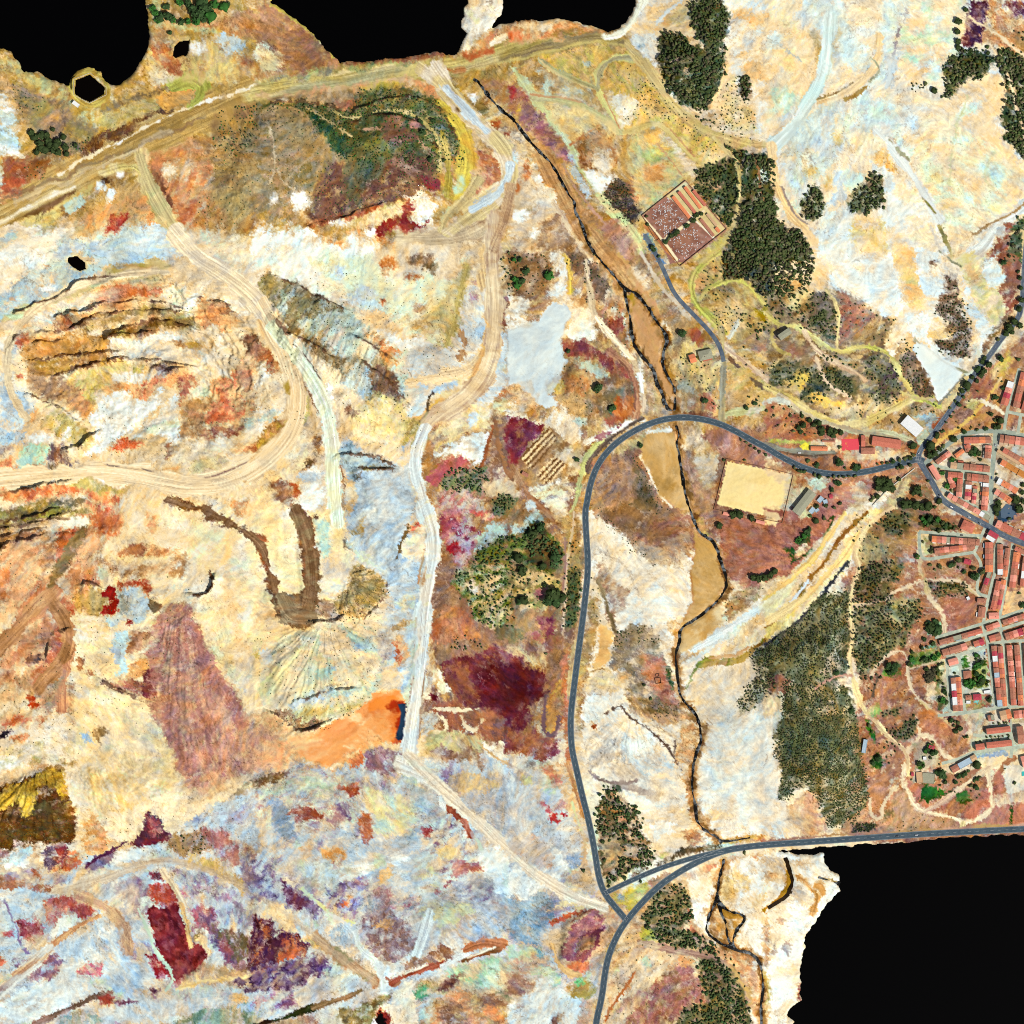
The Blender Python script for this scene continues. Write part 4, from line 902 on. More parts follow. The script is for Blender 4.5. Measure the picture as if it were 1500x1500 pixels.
F("eda:3 dba:2 fec","1280 840 1400 800 1500 900 1520 1100 1460 1100 1400 1020 1300 960",7,6,.5)
T(375,750)
F("feb:4 fed:2 fda:2 eec:2","-20 -20 400 -20 520 -20 520 220 560 280 540 420 480 500 360 520 340 640 200 640 100 480 0 440",7,7)
F("fda:2 feb:3 eb8","-20 440 60 480 120 560 170 660 240 680 120 760 -20 820",6,6)
F("864:3 a75:3 965:2;s","220 40 240 0 300 -20 330 80 340 200 350 300 360 400 350 470 280 470 270 380 270 260 250 160",3,2,brk=1)
F("975:3 986:2 a86;s","110 500 180 490 240 490 280 460 360 460 350 540 360 630 290 680 220 680 150 600",3,2,brk=.6)
F("a64:2 975:3","0 180 40 220 70 290 60 330 90 420 100 490 60 470 40 400 60 340 20 290 -10 230",4,2,brk=1)
F("b64 975","-10 130 40 130 60 170 20 180",4,2,brk=1)
E("864","348 33 18 16 0 366 180 14 12 0 350 105 10 8 0",3,2)
F("cdc:3 bdc:2 eec","340 60 420 50 420 260 380 280 350 200",6,6)
F("fec:3 edc:3 dba:2 cdd:2","360 300 480 290 560 330 540 420 500 480 380 500 360 420",7,6)
F("eda:2 fec","400 -20 520 -20 510 180 440 220 420 120",5,5)
F("986:2 754","510 160 530 160 560 220 510 210",3,2)
F("ba6:2 cb8:3 985:3 ec9:2 754:1;s","600 300 700 350 770 400 760 460 690 560 620 630 520 620 440 560 480 490 540 440 560 340",4,4,d=25,fan=(540,400,14))
F("a83:2 985","570 400 700 400 760 420 700 520 640 560 590 480",5,5,.6,d=28)
F("764:2 a86:2 cba","340 520 420 510 480 580 500 620 420 640 360 620",6,4,brk=2)
F("cdd:4 bcd:4 cde:3 abb:1 dec:1","530 -20 960 -20 900 60 860 140 830 240 800 380 760 380 680 330 600 270 540 200 540 100",6,6,d=30)
F("fff cdd:2","560 40 640 -20 760 -20 700 60",6,6)
F("b95:2 cb8","560 110 600 90 640 40 630 110 580 130",5,5)
F("abc:2 bcc","560 170 640 150 680 220 600 220",6,6,.7)
F("e76:2 fba:2 fdc:2","890 100 940 30 980 50 1000 130 960 150 890 130",5,4)
F("fdc:2 eec:3 fed","850 220 880 140 960 150 1000 150 990 230 900 280 840 280",5,4)
L("875","890 90 850 190 820 270",3,3,brk=1.5)
F("bcd:3 cde:3 abc","800 290 900 300 990 260 960 420 850 500 770 460 780 380",6,5)
F("dca:2 cdc:2 ec9","780 520 860 490 940 500 940 560 860 580",6,5)
F("bcd:3 cdd ba8","770 600 860 580 930 560 920 640 800 640",6,5)
F("a85:2 cb8:2 986","800 660 880 640 920 640 880 700 800 690",5,4)
F("edb:4 dda:3 cdc:2 eca:2 cca:2","20 900 100 780 240 700 420 650 600 650 740 700 740 900 740 1000 660 1100 560 1160 460 1240 380 1290 260 1290 140 1220 40 1120 0 1000",7,6,fan=(400,600,9))
F("eec:3 fff","250 750 300 690 380 690 320 770 260 780",5,4)
F("ebb:2 fdb:3 eca","380 700 540 700 560 780 440 840 380 800",7,6,.7)
F("bdc:2 bcc:2 cdc","560 700 720 740 740 820 660 820 580 780",6,5,d=20)
E("9bc","615 785 34 18 10",4,4)
F("cee:2 ddd","0 800 80 800 100 870 60 890 10 850",5,4)
F("adc:2 bcc:2 cca","360 940 480 910 480 960 380 980",5,4)
F("a97:2 cb8","420 1020 490 1000 490 1020 430 1035",3,2,brk=1)
F("bcd:2 bdc:3 ccb","180 1110 300 1090 420 1050 540 1030 640 1010 620 1060 480 1090 360 1120 200 1150",6,5,.9,d=-12)
F("cdd:2 eed","300 1070 340 1040 370 1070 340 1110",4,3)
F("bcb:2 9bb","640 1060 720 1000 740 920 740 860 720 960 680 1060",6,5,.7)
F("cc9:2 ba6 cb8","160 1160 320 1160 480 1140 640 1070 600 1130 480 1210 400 1220 260 1210",5,5,.8)
F("975:3 a86:2 cb8:2 753;s","100 1190 180 1170 300 1220 420 1220 400 1280 300 1290 180 1250",6,4,brk=2)
F("cba:2 dbb a99","730 700 790 700 810 780 800 840 740 870 730 800",5,4)
F("d74:3 c53 e96","810 760 850 710 890 780 900 830 850 910 820 890",4,3)
F("edc:2 ddc:2","790 690 880 700 920 780 900 900 930 960 900 1000 860 900",5,4,.6)
F("fff:3 fed","840 920 890 910 890 1000 860 1020 830 970",4,3)
F("fca:3 eb8:2 fdb:2","760 890 830 890 850 960 840 1040 740 1040 750 960",5,4)
F("ea8:3 fba:2 d98:2","-20 1180 80 1190 200 1260 240 1300 320 1300 460 1270 560 1230 640 1260 660 1340 580 1420 440 1520 300 1470 200 1500 -20 1520",6,5,d=-15)
F("f95:3 fa7:3 fb8:2 e84:1","220 1320 340 1310 440 1270 520 1200 640 1110 700 1050 780 1040 840 1040 880 1080 880 1360 820 1360 720 1300 660 1260 640 1330 600 1380 500 1420 440 1470 380 1480 260 1440",5,4,rough=.25,d=-40)
F("fba:3 ea8:2 fdb:2","180 1310 300 1300 380 1310 440 1360 380 1440 260 1470 180 1420",6,9,.8,d=-15)
F("f83:3 e73:2 f95:2","660 1100 780 1060 860 1100 800 1200 830 1300 820 1350 740 1300 680 1220 650 1160",4,4,rough=.2)
F("fdb:4 fed:2 fb8:2","500 1200 560 1180 600 1180 660 1280 700 1300 640 1360 590 1400 520 1380 600 1330 600 1260 560 1220",5,4)
E("fed","565 1340 36 26 0",4,4)
F("e84:3 f96","380 1300 540 1260 580 1330 480 1360 380 1350",6,6,.6)
F("a32:2 c31:2 e42","760 1130 820 1100 880 1110 880 1370 820 1360 840 1260 800 1180",4,3)
F("456:3 345:2","835 1125 880 1120 878 1220 870 1330 840 1340 820 1320 845 1240 850 1180",2.5,2,rough=.1)
F("e62:3 f73","780 1180 830 1180 830 1280 810 1350 780 1300 770 1220",4,4,.8)
F("e74:2 d63 f97","520 1460 610 1400 630 1420 620 1480 540 1510",4,3)
F("a78:2 977:2 b99:2","640 1420 720 1350 760 1370 860 1440 880 1520 640 1520",5,4)
L("fed","430 1500 520 1440 600 1400",4,2)
L("dee:3 ddd:3 eed:2;m","970 -20 1020 80 1050 170 1040 250 1010 340 1000 430 985 530 970 640 960 760 955 900 940 1040 930 1180 915 1320 900 1460 890 1520",18,2,2,rough=.25)
L("ba8:2 c97","1000 0 1010 120 1000 220 960 330 950 420",2.5,1.5)
L("a87:2 ba8","940 620 930 760 920 960 905 1120 895 1280",2,1)
L("a86","1020 420 1010 640 1000 760 985 940 970 1100 955 1330",2,1)
F("c96:2 b97","960 400 1000 280 1040 270 1000 340 970 440",3,3)
F("bcb:2 dda cdd:2","880 700 940 620 960 680 950 800 920 960 890 920 900 800",4,4)
E("dcd","958 650 10 100 3 950 1150 10 120 4",3,4,.8)
F("976:3 a75:3 865:2 b97:2","1050 250 1130 300 1200 440 1280 560 1330 640 1400 700 1500 700 1520 780 1300 800 1040 830 1020 620 1030 400",6,6)
F("b86:2 a75:2","1020 0 1050 20 1090 80 1090 200 1060 260 1060 100",3,3)
F("b46:2 a45:2 c78:2 baa:2","1080 0 1180 0 1220 80 1280 100 1310 160 1250 280 1190 330 1150 260 1100 160",6,5)
F("cbc:3 bbc:3 a89","1180 60 1260 60 1300 140 1240 280 1170 320 1140 200 1180 130",6,6,.8)
F("c34:3 b24","1110 190 1170 170 1190 210 1150 260 1120 240",5,3)
E("946","1095 30 16 16 0 1150 45 20 18 0 1160 95 18 16 0 1187 122 18 16 0 1235 88 16 14 0 1272 104 16 14 0 1308 122 16 14 0 1230 152 14 12 0 1185 70 12 12 0 1268 180 12 14 0 1215 230 14 12 0",2.5,2)
E("ccd","1150 45 6 6 0 1160 95 6 6 0 1187 122 6 6 0 1235 88 6 6 0 1308 122 5 5 0",1,1.5)
F("e66:2 d45 fbb","1250 0 1380 0 1400 30 1370 60 1300 40",6,4)
F("bdc:3 cdd:2 9bb","1300 140 1400 60 1520 80 1520 130 1420 160 1340 200 1280 240",6,5)
F("673:3 784:3 563:2 a86:1;s","1300 240 1400 160 1520 130 1520 320 1400 300 1280 320",5,4)
F("dc9:3 673:3 ec9:2 452:2 cdc:1;s","1180 330 1300 300 1520 320 1520 660 1380 680 1280 600 1220 520 1160 420",5,4)
F("cdd:2 fed","1230 430 1270 390 1300 440 1270 480",6,4)
F("d97:2 c75:3 a65:2 964","1100 560 1180 560 1280 640 1300 720 1140 760 1030 740 1060 640",6,5)
E("d95 c85","1150 600 30 30 0 1250 680 34 26 0 1280 720 34 20 0",6,5)
F("875:2 986 764","1400 660 1520 650 1520 750 1400 750",3,3)
F("b64 a53:2 c98","1030 650 1080 620 1090 700 1040 750",6,4)
F("a76:2 975:3 b87","1040 800 1200 780 1300 800 1400 780 1420 830 1200 850 1100 900 1040 860",6,5)
F("834:2 723:3 944:1 845:2;m","1100 900 1200 850 1330 820 1420 790 1520 790 1520 1250 1430 1220 1360 1180 1200 1120 1140 1040 1110 960",6,4)
F("a64:3 954:3 b87:2","1110 940 1190 870 1240 940 1280 1040 1260 1120 1160 1080 1120 1040",7,6,.8)
F("701f2c:3 612:2 912","1290 1000 1380 920 1520 860 1520 1200 1440 1180 1340 1140",7,7)
F("956:2 a87 cb8","1400 800 1520 780 1520 880 1440 880",6,5,.8)
F("fed:3 eec:2 ca7","1020 930 1090 920 1100 980 1130 1040 1090 1070 1020 1010",5,2.5)
F("834:3 723","1010 1060 1060 1080 1070 1120 1030 1100",4,2)
F("a65:3 b75:2 965:2","1040 1120 1160 1100 1300 1150 1430 1200 1520 1250 1520 1340 1400 1320 1240 1300 1140 1300 1060 1200",5,4)
L("edb:2 dcb","1050 1150 1120 1160 1220 1160 1290 1150",4,2,brk=1)
L("edb","1060 1190 1120 1230 1110 1300 1040 1290",5,2,brk=1)
L("edb ca8","1210 1200 1230 1270 1290 1290 1330 1220",4,2,brk=1)
F("755:2 866","1380 1260 1440 1200 1520 1280 1520 1360 1420 1340",5,5)
F("ddd:2 bcc:2 dca","970 1180 1050 1170 1060 1240 1000 1300 970 1300",5,4)
F("cb8:3 bb8:2 dc9","1020 1290 1200 1300 1340 1340 1300 1440 1100 1400 980 1420 990 1320",6,5)
F("fed:2 cca:2 975","1330 1360 1480 1340 1520 1400 1440 1450 1350 1410",5,3,brk=2)
F("a86:2 865 edc","1000 1410 1080 1380 1200 1420 1240 1380 1320 1400 1330 1500 1200 1440 1080 1460",5,4,brk=1)
L("ca7:2 db9","1300 1350 1380 1420 1500 1490",3.5,1)
T(750,750)
F("875:3 986:2 a75:2 cb8:1","-20 -20 140 -20 220 130 300 230 300 640 -20 640",5,5)
F("9bb:2 cdc:3 bcc","-20 60 60 80 110 20 140 -20 180 20 90 110 0 130",4,3)
F("563:2 784:2 452:2 a96;s","-20 120 60 130 120 60 200 100 300 200 310 320 180 360 60 300 -20 260",5,4)
F("dc8:3 ec9:3 785:2 985:2;s","-20 360 100 320 220 330 300 420 270 560 180 560 60 580 -20 500",6,5)
F("653:3 764:2 543:2;s","70 120 150 70 200 130 290 210 300 330 200 320 100 280",5,4)
F("b66:2 dbb","140 460 190 430 200 500 150 510",5,4)
F("dca:2 ca7:2 fed","220 -20 340 -20 330 70 290 80 250 40",4,3)
F("ca6:2 b85:2 986:2 aa6","260 60 400 -20 410 120 420 300 400 480 400 600 380 660 320 680 300 400 320 240",5,4)
F("564:3 675:2 764:2;s","330 340 400 330 400 480 370 640 320 680 310 520",4,4)
L("dba:2 cb8;m","370 0 350 120 330 240 310 460 305 640 300 800",3,1)
L("a87","310 160 320 300 300 460",3,1)
F("b96:2 c97:2 987:2","-20 640 80 600 180 620 240 640 240 780 100 780 -20 800",6,5)
F("835:2 945:2 a57","150 620 230 610 260 700 250 780 210 790 180 700",5,4)
F("b56:2 c99 a65","80 700 140 690 200 790 110 740",5,4,.8)
F("886:2 997 764","-20 640 60 670 80 740 20 770 -20 770",4,4)
F("dc9:2 ca8:2 a76","-20 790 100 780 200 820 190 870 100 900 0 860",5,5)
F("723:3 823:2 634:2;m","-20 850 60 860 110 930 190 940 200 1020 160 1100 120 1180 100 1260 60 1290 -20 1290",6,6)
F("701f2c:3 612","-20 900 40 880 100 990 150 1080 80 1130 0 1130",6,8)
F("a65:3 975:3 b87","200 760 300 700 330 820 290 1000 220 1060 190 960",5,4)
F("c74:3 b53:2 d86:2 a65","290 870 340 800 330 1000 330 1200 310 1260 280 1220 290 1040",4,4)
F("b85:2 c74:2 b95:2 cb5;m","210 1050 290 980 290 1180 260 1280 190 1290 170 1200 200 1120",5,4)
L("866:2 766","200 1080 190 1160 180 1260 200 1300 240 1310 270 1270 275 1200",5,1)
F("945:2 a64:2 b75:2 845","-20 1260 60 1290 140 1260 200 1310 280 1320 260 1440 200 1500 120 1440 -20 1400",6,5)
F("ecc:3 dbb:2 daa","250 1300 310 1210 320 1520 220 1520 200 1470 260 1400",5,4)
F("ddc:2 cbb:2 987","-20 1400 60 1440 160 1520 -20 1520",5,4)
F("c75:2 d86 b86","305 1000 335 1000 330 1200 350 1400 380 1520 320 1520 310 1300",3,3)
L("dc9:2 cb8 b97","400 620 370 800 345 960 330 1100",6,2)
F("b96:3 a86:2 cb7:2","460 480 500 520 500 640 470 800 440 1000 420 1200 400 1300 360 1200 370 1000 400 800 420 640",4,4)
F("fed:4 edc:3 eca:2 fee:2","460 -20 510 0 570 80 640 130 740 220 830 300 900 300 1050 190 1050 400 1030 560 960 660 860 680 700 660 600 690 580 600 680 520 720 480 600 430 540 370 500 290 460 240",4,3)
F("a86:3 976:2 b87:2 865:1;s","480 290 540 290 600 400 700 470 680 540 600 600 560 640 530 560 550 500 490 400",5,4)
L("875","500 400 550 540 590 660 620 700",6,3,3)
F("edc:2 fed:2 dcb:2","470 130 520 230 640 290 700 360 740 480 660 440 560 380 500 290",4,3)
F("eee:4 dee:3 edd:2","740 500 800 440 900 440 980 540 920 640 760 660 680 640 690 560",5,6,fan=(800,380,14))
L("ba8 987","500 220 600 270 680 340 710 430 740 480",2,2,a=.8)
L("ba8","720 250 760 310 840 400 900 470",1.5,2,a=.7)
F("b97:3 a86:2 dba:2","800 170 900 190 1000 130 1050 100 1040 230 960 320 840 300 760 240",5,5)
F("a65:3 965:2 975:2","720 90 820 40 960 10 1020 40 980 160 880 190 780 170",6,6)
F("864:2 975:2;s","500 -20 720 -20 960 -20 860 60 720 110 720 210 640 140 560 60",5,5)
F("876:2 987 b97;s","740 160 860 260 840 310 760 260 700 210",4,4)
F("c96:4 b85:3 d97:2 ca7;m","1080 120 1180 170 1210 290 1240 400 1230 460 1200 520 1100 590 1000 660 1010 600 1050 520 1040 400 1060 260",3,2.5,rough=.3,d=70)
F("a85:2 b96","1090 340 1120 330 1130 420 1110 480 1090 420",5,6,.8)
F("c96:2 ba5:2 eca","1080 30 1130 60 1180 140 1100 120",3,3)
F("c95:3 d97:2 ca7:2 fed","1000 690 1100 610 1220 530 1240 640 1160 720 1040 800 990 880 970 860 990 740",4,3,d=-50)
F("ba5 c96:2","1000 680 1060 640 1040 720 990 760",3,4,.8)
F("c96 ca7:2 edc","910 640 970 640 980 700 940 740 910 700",4,3)
F("fec:2 edb:2 ca8:2 eee","850 690 920 690 970 740 960 880 930 860 870 780",4,3,d=50)
F("987:3 a97:2 875:2 cb9;s","600 700 700 660 820 660 860 740 850 790 900 860 940 980 960 1060 1000 1140 990 1240 960 1240 880 1260 800 1200 720 1180 660 1120 680 1040 720 970 640 960 580 920 580 800",4,3)
F("c87:2 b75:3 a65:2 d98","780 840 860 830 900 900 930 1020 980 1140 900 1120 820 1060 790 960",5,5)
F("453:2 563","905 910 925 910 950 1030 940 1050 915 980",2,3)
F("976 764:2 b96;s","740 1090 840 1110 980 1140 990 1240 860 1240 760 1170",5,4,.8)
F("eb7:3 ec8:2 da6","510 650 580 680 600 720 570 800 575 880 540 920 480 930 500 840 510 780",4,3,rough=.4)
L("a85 eda","450 938 560 915 590 960",2.5,.6)
F("dca:2 eda:2 cba:2","450 960 540 930 600 960 660 1000 640 1060 560 1080 460 1080 430 1040",5,4)
E("fff cdd","640 940 30 16 -10",3,3)
F("b95:2 eb8","580 900 700 960 740 930 660 1000",4,4,.7)
F("fed:2 eee:2 dee:2 cba:1 ecb:1;m","400 1180 440 1090 560 1070 660 1040 690 1120 680 1180 560 1200 440 1230 400 1240",4,3,d=-30)
F("fed:4 edc:2 cdd:2 edd:2 ecb:2 a98:1;m","410 1260 560 1200 680 1190 780 1240 900 1260 1000 1250 970 1340 960 1440 1000 1520 440 1520 400 1400",5,4,fan=(680,1180,10))
F("ecb:2 dba:2 fdc","460 1260 500 1300 480 1380 420 1440 410 1380",5,5,.7)
F("cbb:2 a98:2 baa","460 1480 480 1400 560 1340 640 1330 600 1400 680 1400 580 1470",7,5,.7)
F("dee:2 eff edd","660 1360 760 1300 840 1340 820 1440 720 1480 660 1440",6,6,.8)
E("b64 a53","480 1255 20 16 30",3,2)
F("ca7:3 da8:2 eca","680 1170 780 1170 1000 1200 1000 1250 880 1270 760 1220",5,4,.8)
F("d96:3 c97:2 eca","990 1180 1060 1200 1100 1290 1090 1360 1070 1440 1050 1520 960 1520 970 1400 1000 1280",4,3,.9)
L("876:2 765","440 1230 520 1190 600 1150 640 1135",2.2,2,brk=1)
L("765:2 876","640 1135 680 1200 760 1250 840 1310 920 1380 950 1440 1000 1510",2.5,1.5)
L("876","950 1440 960 1340",2.5,1)
F("fed:4 edc:2 eee:2 eca:2;m","1000 960 1100 900 1300 880 1400 840 1440 940 1340 1060 1310 1140 1400 1180 1500 1100 1520 1520 1080 1520 1130 1380 1100 1240 1010 1100 980 1040",5,4,d=-30)
F("eee:4 dee:3 fee:2 fed","1140 1250 1260 1190 1400 1190 1500 1150 1520 1520 1140 1520 1160 1400",6,7)
F("eca:3 dba:2 fed:3","1010 1040 1100 940 1200 960 1260 1100 1250 1200 1140 1240 1100 1200",6,7,d=55)
F("fdb:2 ecb","1200 1380 1340 1420 1480 1430 1400 1460 1240 1420",6,7,.8)
F("eda:2 fed:3 ca7:2 dee:2 ec9;m","960 880 1000 800 1100 740 1240 640 1360 560 1480 480 1540 420 1540 760 1440 790 1380 850 1280 890 1100 880 1010 920",4,3,d=-38)
L("dee:2 eee","1060 800 1240 700 1400 610 1540 520",12,3,3)
L("a82:2 963 783:2","1540 690 1440 780 1350 860 1250 885 1160 880 1100 895",10,2)
L("784:2 673","1100 895 1060 950 1040 1010 1000 1060",3.5,1.5)
L("c96","1160 860 1240 850 1320 840 1380 790",4,2)
F("ba7:2 a86:2 b97;s","1240 520 1300 460 1400 420 1470 450 1440 520 1340 590 1260 640 1240 600",4,3)
F("a65:4 b76:3 b86:1;s","1200 40 1300 0 1520 80 1520 360 1420 360 1280 370 1250 280 1200 160",4,4)
F("b76:2 a65:2 c98","1290 370 1420 370 1470 400 1460 440 1340 440",4,4)
F("775:3 664:3 997:2;s","1400 830 1540 740 1540 1020 1420 1150 1340 1170 1320 1120 1360 1050 1440 960",4,3)
F("fed:2 edc","1400 1180 1520 1030 1520 1140 1440 1170",4,4)
E("fca","1490 1100 16 26 0",4,5)
T(1125,750)
F("b76:3 a65:3 c87:1;s","-20 -20 480 -20 340 140 250 260 180 340 60 380 -20 420",5,4)
F("db9:2 fda:2","-20 0 50 0 80 30 40 80 -20 80",3,2)
F("cca:2 bca","180 -20 280 -20 240 30 180 40",3,3)
F("352:3 463:2;s","160 170 220 110 250 120 240 180 220 210",3,3)
F("352:3 463:2;s","110 220 150 200 170 270 260 210 270 240 150 300",3,3)
F("db9:2 cb8 fed","160 220 210 190 240 210 170 270",3,3)
L("452:2 563","350 50 380 20 360 90 310 200 260 290",5,2)
F("cca:2 aa9","150 340 220 280 260 300 180 340",3,3)
F("ec9:2 dba:2 eeb:2 dc7:2;m","-20 480 80 400 220 310 300 200 360 90 480 -20 720 -20 600 60 560 100 500 240 440 360 350 440 260 540 180 640 40 740 -20 780",3,3,d=-48)
L("dddcc8:3 e4e0cc:2 c8bc90","-20 580 60 480 180 360 300 220 400 90 500 -20 540 -60",11,3,4,a=.7,rough=.3,vary=.6)
L("ec8:2 dc7","-20 520 140 390 260 290 360 130 450 10",7,2,2)
L("a73:2 963 a84","580 0 500 80 430 140 380 210 330 300 270 360 220 430 150 520 100 580 40 640 -20 680",5,1.5)
F("873:2 a84","170 450 210 410 220 470 160 500",4,3)
L("dde","140 530 180 470 240 400",4,2)
L("ec8:2 eda","0 640 140 560 260 460 340 380 440 270 530 130",10,2,2)
L("555:2 775","-20 770 100 710 220 610 300 520 360 440 420 360 470 290",5,2)
F("664:3 775:2 997:2 aa7:1;s","-20 780 80 730 200 640 320 500 480 440 480 560 470 700 470 900 420 970 340 990 200 1000 100 990 60 950 -20 900",5,4)
F("cb8:2 997:2 775:2;s","60 700 200 640 340 580 470 600 460 680 300 700 200 720 100 780",6,6,.6)
F("aa7 775:3 886:2;s","0 800 140 760 260 800 160 960 40 960 0 900",6,6,.7)
F("664:3 775:3 886:1 cb8;s","90 1010 300 990 450 1020 480 1100 520 1200 540 1320 540 1540 80 1540 40 1420 30 1320 80 1220 70 1100",5,4)
F("565:2 675:2 664;s","60 1280 240 1220 400 1260 460 1400 300 1460 80 1440",6,7,.7)
F("a65:2 976 b86","-20 960 60 950 110 990 90 1050 0 1070 -20 1040",4,3)
F("fec:2 fda eb9","-20 1080 40 1070 90 1110 70 1160 20 1190 -20 1200",3,3)
F("eee:3 dee fed","-20 1200 20 1190 60 1280 20 1340 10 1440 80 1500 60 1540 -20 1540",4,3)
F("cb9:2 b98 dca","340 880 380 800 410 850 420 900 360 960 320 950",4,3)
F("a86:3 b96:2 875:1;s","500 320 560 100 640 30 880 -20 900 100 880 180 740 260 560 300",5,4)
F("cb8:2 ba7:2 997:2;s","510 200 600 130 700 200 740 240 560 310 520 280",5,5)
F("664:3 775:2 a97;s","640 50 720 -10 840 30 840 90 760 140 700 120",4,4)
F("664:3 775:2 987;s","550 320 660 290 740 270 800 290 790 360 720 420 740 500 660 540 500 540 500 440 540 360",4,4)
F("664:3 775:2 997:2 bb8:1;s","510 560 660 540 760 520 880 520 900 600 850 680 800 780 720 800 660 880 540 980 510 900 490 760 500 640",4,4)
F("775:2 664:2 a76;s","930 410 1140 410 1170 470 1140 490 1000 510",3,3)
F("775:2 664:2 987;s","690 1270 760 1260 860 1190 880 1260 850 1320 760 1340",3,3)
F("886:2 775:2 a76;s","660 1180 740 1150 800 1140 760 1190 680 1210",3,3)
F("453:3 342:2 563;s","890 20 960 10 1040 60 1110 100 1000 120 900 80",4,3)
F("ba6:2 ca7 563","700 530 780 480 800 540 720 580",4,4)
F("dca:2 cca:2","870 110 1230 120 1240 155 940 145 910 180 920 260 870 270",2,2)
L("eda:2 db9;m","740 -30 640 30 580 90 540 160 505 250 540 320 500 430 480 520 495 640 490 760 475 860 490 980 530 1090 570 1180 640 1240 700 1320 820 1400 820 1540",6,1)
L("dba;m","500 550 600 540 690 520 720 470 800 440 880 410 940 395 1040 400 1140 410 1180 460 1230 490",4,1.5)
L("dba:2 cb8;m","890 280 880 340 920 400 930 470 980 540 1030 600 1040 700",7,2)
L("c97","900 320 920 370 900 400",3,1)
L("cb8","1060 340 1120 390 1170 450 1220 490",2.5,.6)
L("dba","600 960 660 860 730 820 790 810 810 860 820 960 840 1040 880 1100 920 1120 960 1170 1020 1190",4.5,1)
L("cb9","820 920 960 880 1010 870",3,.6)
L("dc9:2 cb8","890 1110 1000 1200 1070 1260 1080 1350",4,1)
L("dba","890 1160 870 1220 890 1310 850 1370 820 1400",4.5,1)
L("ecb","890 1310 960 1310 1010 1370 1030 1420 1080 1450 1200 1410",6,1)
L("c98","480 960 400 950 320 990 270 1030",3,2)
L("b87","700 960 660 1020 670 1100 640 1200",2.5,1)
F("573:3 462:2 8a5","670 930 720 880 760 870 780 950 760 960 680 960",3,3)
L("765","640 960 610 1080",3,.5)
F("a65:3 b75:2;s","780 880 800 830 800 990 680 990 690 970 790 960",4,3)
F("cb8:2 dba 8a6","600 1140 650 1120 660 1180 620 1200 580 1180",3,3)
F("473:3 583","570 1220 590 1220 630 1340 620 1350 580 1280",2.5,2)
F("b75:3 a65:3 c97:2","880 1180 940 1160 1080 1270 1080 1360 1020 1370 960 1310 890 1290",4,4)
E("c74","940 1190 50 30 0",5,6)
F("a75:3 b86:2 c98;s","1000 1320 1180 1300 1200 1400 1090 1430 1040 1400",4,4)
F("997:2 a98:2 cca:2","860 1350 930 1340 1000 1400 1010 1500 860 1540",3,3)
F("352:2 463","880 1460 920 1470 900 1510 870 1500",3,3)
F("473:3 352:2 784;s","600 1440 640 1410 680 1450 660 1500 610 1500",3,3)
F("9c9:2 bca","930 640 1010 650 1020 700 940 720",2,2)
F("bba:2 cca b98","1050 720 1080 640 1100 660 1080 700 1200 670 1060 710",2,2)
F("573:2 9a6 b86 8bb","900 800 980 760 990 790 900 810",2,2)
F("573:2 7a6:2 b96","820 830 1000 790 1000 860 830 910",2,2)
F("ba8:2 987 b76","920 920 970 900 980 1000 920 1000",2,2)
F("cba:2 dca:2 986","920 1000 980 1000 990 1110 930 1100",2,2)
F("896:2 452:2 dba","980 880 1030 880 1060 1150 990 1160",2,3)
F("cca:4 dcb:2 bcb:1","990 880 1260 770 1320 1130 1540 1080 1540 1540 1200 1540 1150 1180 1030 1190",2,3)
F("ccb:3 cdc:2 ddc","1040 860 1260 760 1330 1140 1140 1170 1080 1150",2,2)
F("473:2 8b6:2 bc8","1130 850 1165 850 1175 910 1130 920",1,1.5)
F("bb7:2 562:2 cc9;s","1210 880 1280 870 1290 1020 1200 1030 1140 1010 1150 980",2,2)
F("aa7:2 8a7 cca b76","1150 1070 1300 1060 1310 1140 1160 1160",2,2)
E("7bb","1225 1110 14 14 0",1,1.5)
F("eb9:2 da8:2 c97","1390 460 1540 430 1540 600 1370 610",2,2)
F("b76:3 a65:2 c97","1040 500 1210 500 1200 640 1060 700 1040 600",4,4)
F("a86:2 b76","930 290 1060 330 1150 340 1130 400 940 390",4,4)
F("dca:2 cb9 ecb","1000 1480 1080 1450 1200 1420 1200 1520 1000 1540",3,3)
F("edb:2 dca:2","1230 1440 1540 1400 1540 1540 1240 1540",3,3)
L("a75:2 b86","1340 1540 1380 1480 1440 1440",8,2)
F("9ab:2 aba","1220 1405 1400 1395 1400 1425 1225 1440",1,1)
L("bcb:2 ccb","1200 1420 1300 1390 1540 1360",6,1)
F("bb7 cc9 996","900 150 960 140 960 240 910 250",3,3)
F("456:2 567","1330 -20 1480 -20 1440 40 1370 60 1330 20",2,2)
T(0,1125)
F("fec:4 fdb:3 fed:3 eda:1","400 -20 700 -20 900 60 1060 120 1100 180 1200 200 1180 260 1040 370 960 380 900 260 840 320 740 420 620 420 600 340 540 240 480 120",5,5)
F("fda:3 ec8:3 fec:2","470 0 640 -20 800 60 900 160 780 240 660 280 560 220 500 120",6,6,.85,fan=(480,-240,12))
F("eba:3 ea9:2 d98:2","1070 0 1180 -20 1520 -20 1480 80 1360 140 1220 200 1110 160",5,5)
F("fec:3 fdb:2","1100 220 1300 150 1440 90 1520 40 1500 90 1340 180 1180 260 1060 360",3,3)
F("ba8:2 a86 cdc","1340 180 1440 90 1540 30 1540 80 1420 150 1300 210",4,3)
F("842:2 752:3 641:2 963;s","-20 60 60 80 200 40 360 0 400 120 450 280 440 400 420 440 240 440 60 480 -20 480",4,3,fan=(240,-120,20))
F("542:3 652:2 743;s","-20 300 200 180 400 220 450 330 420 430 260 440 60 470 -20 470",6,8,.8)
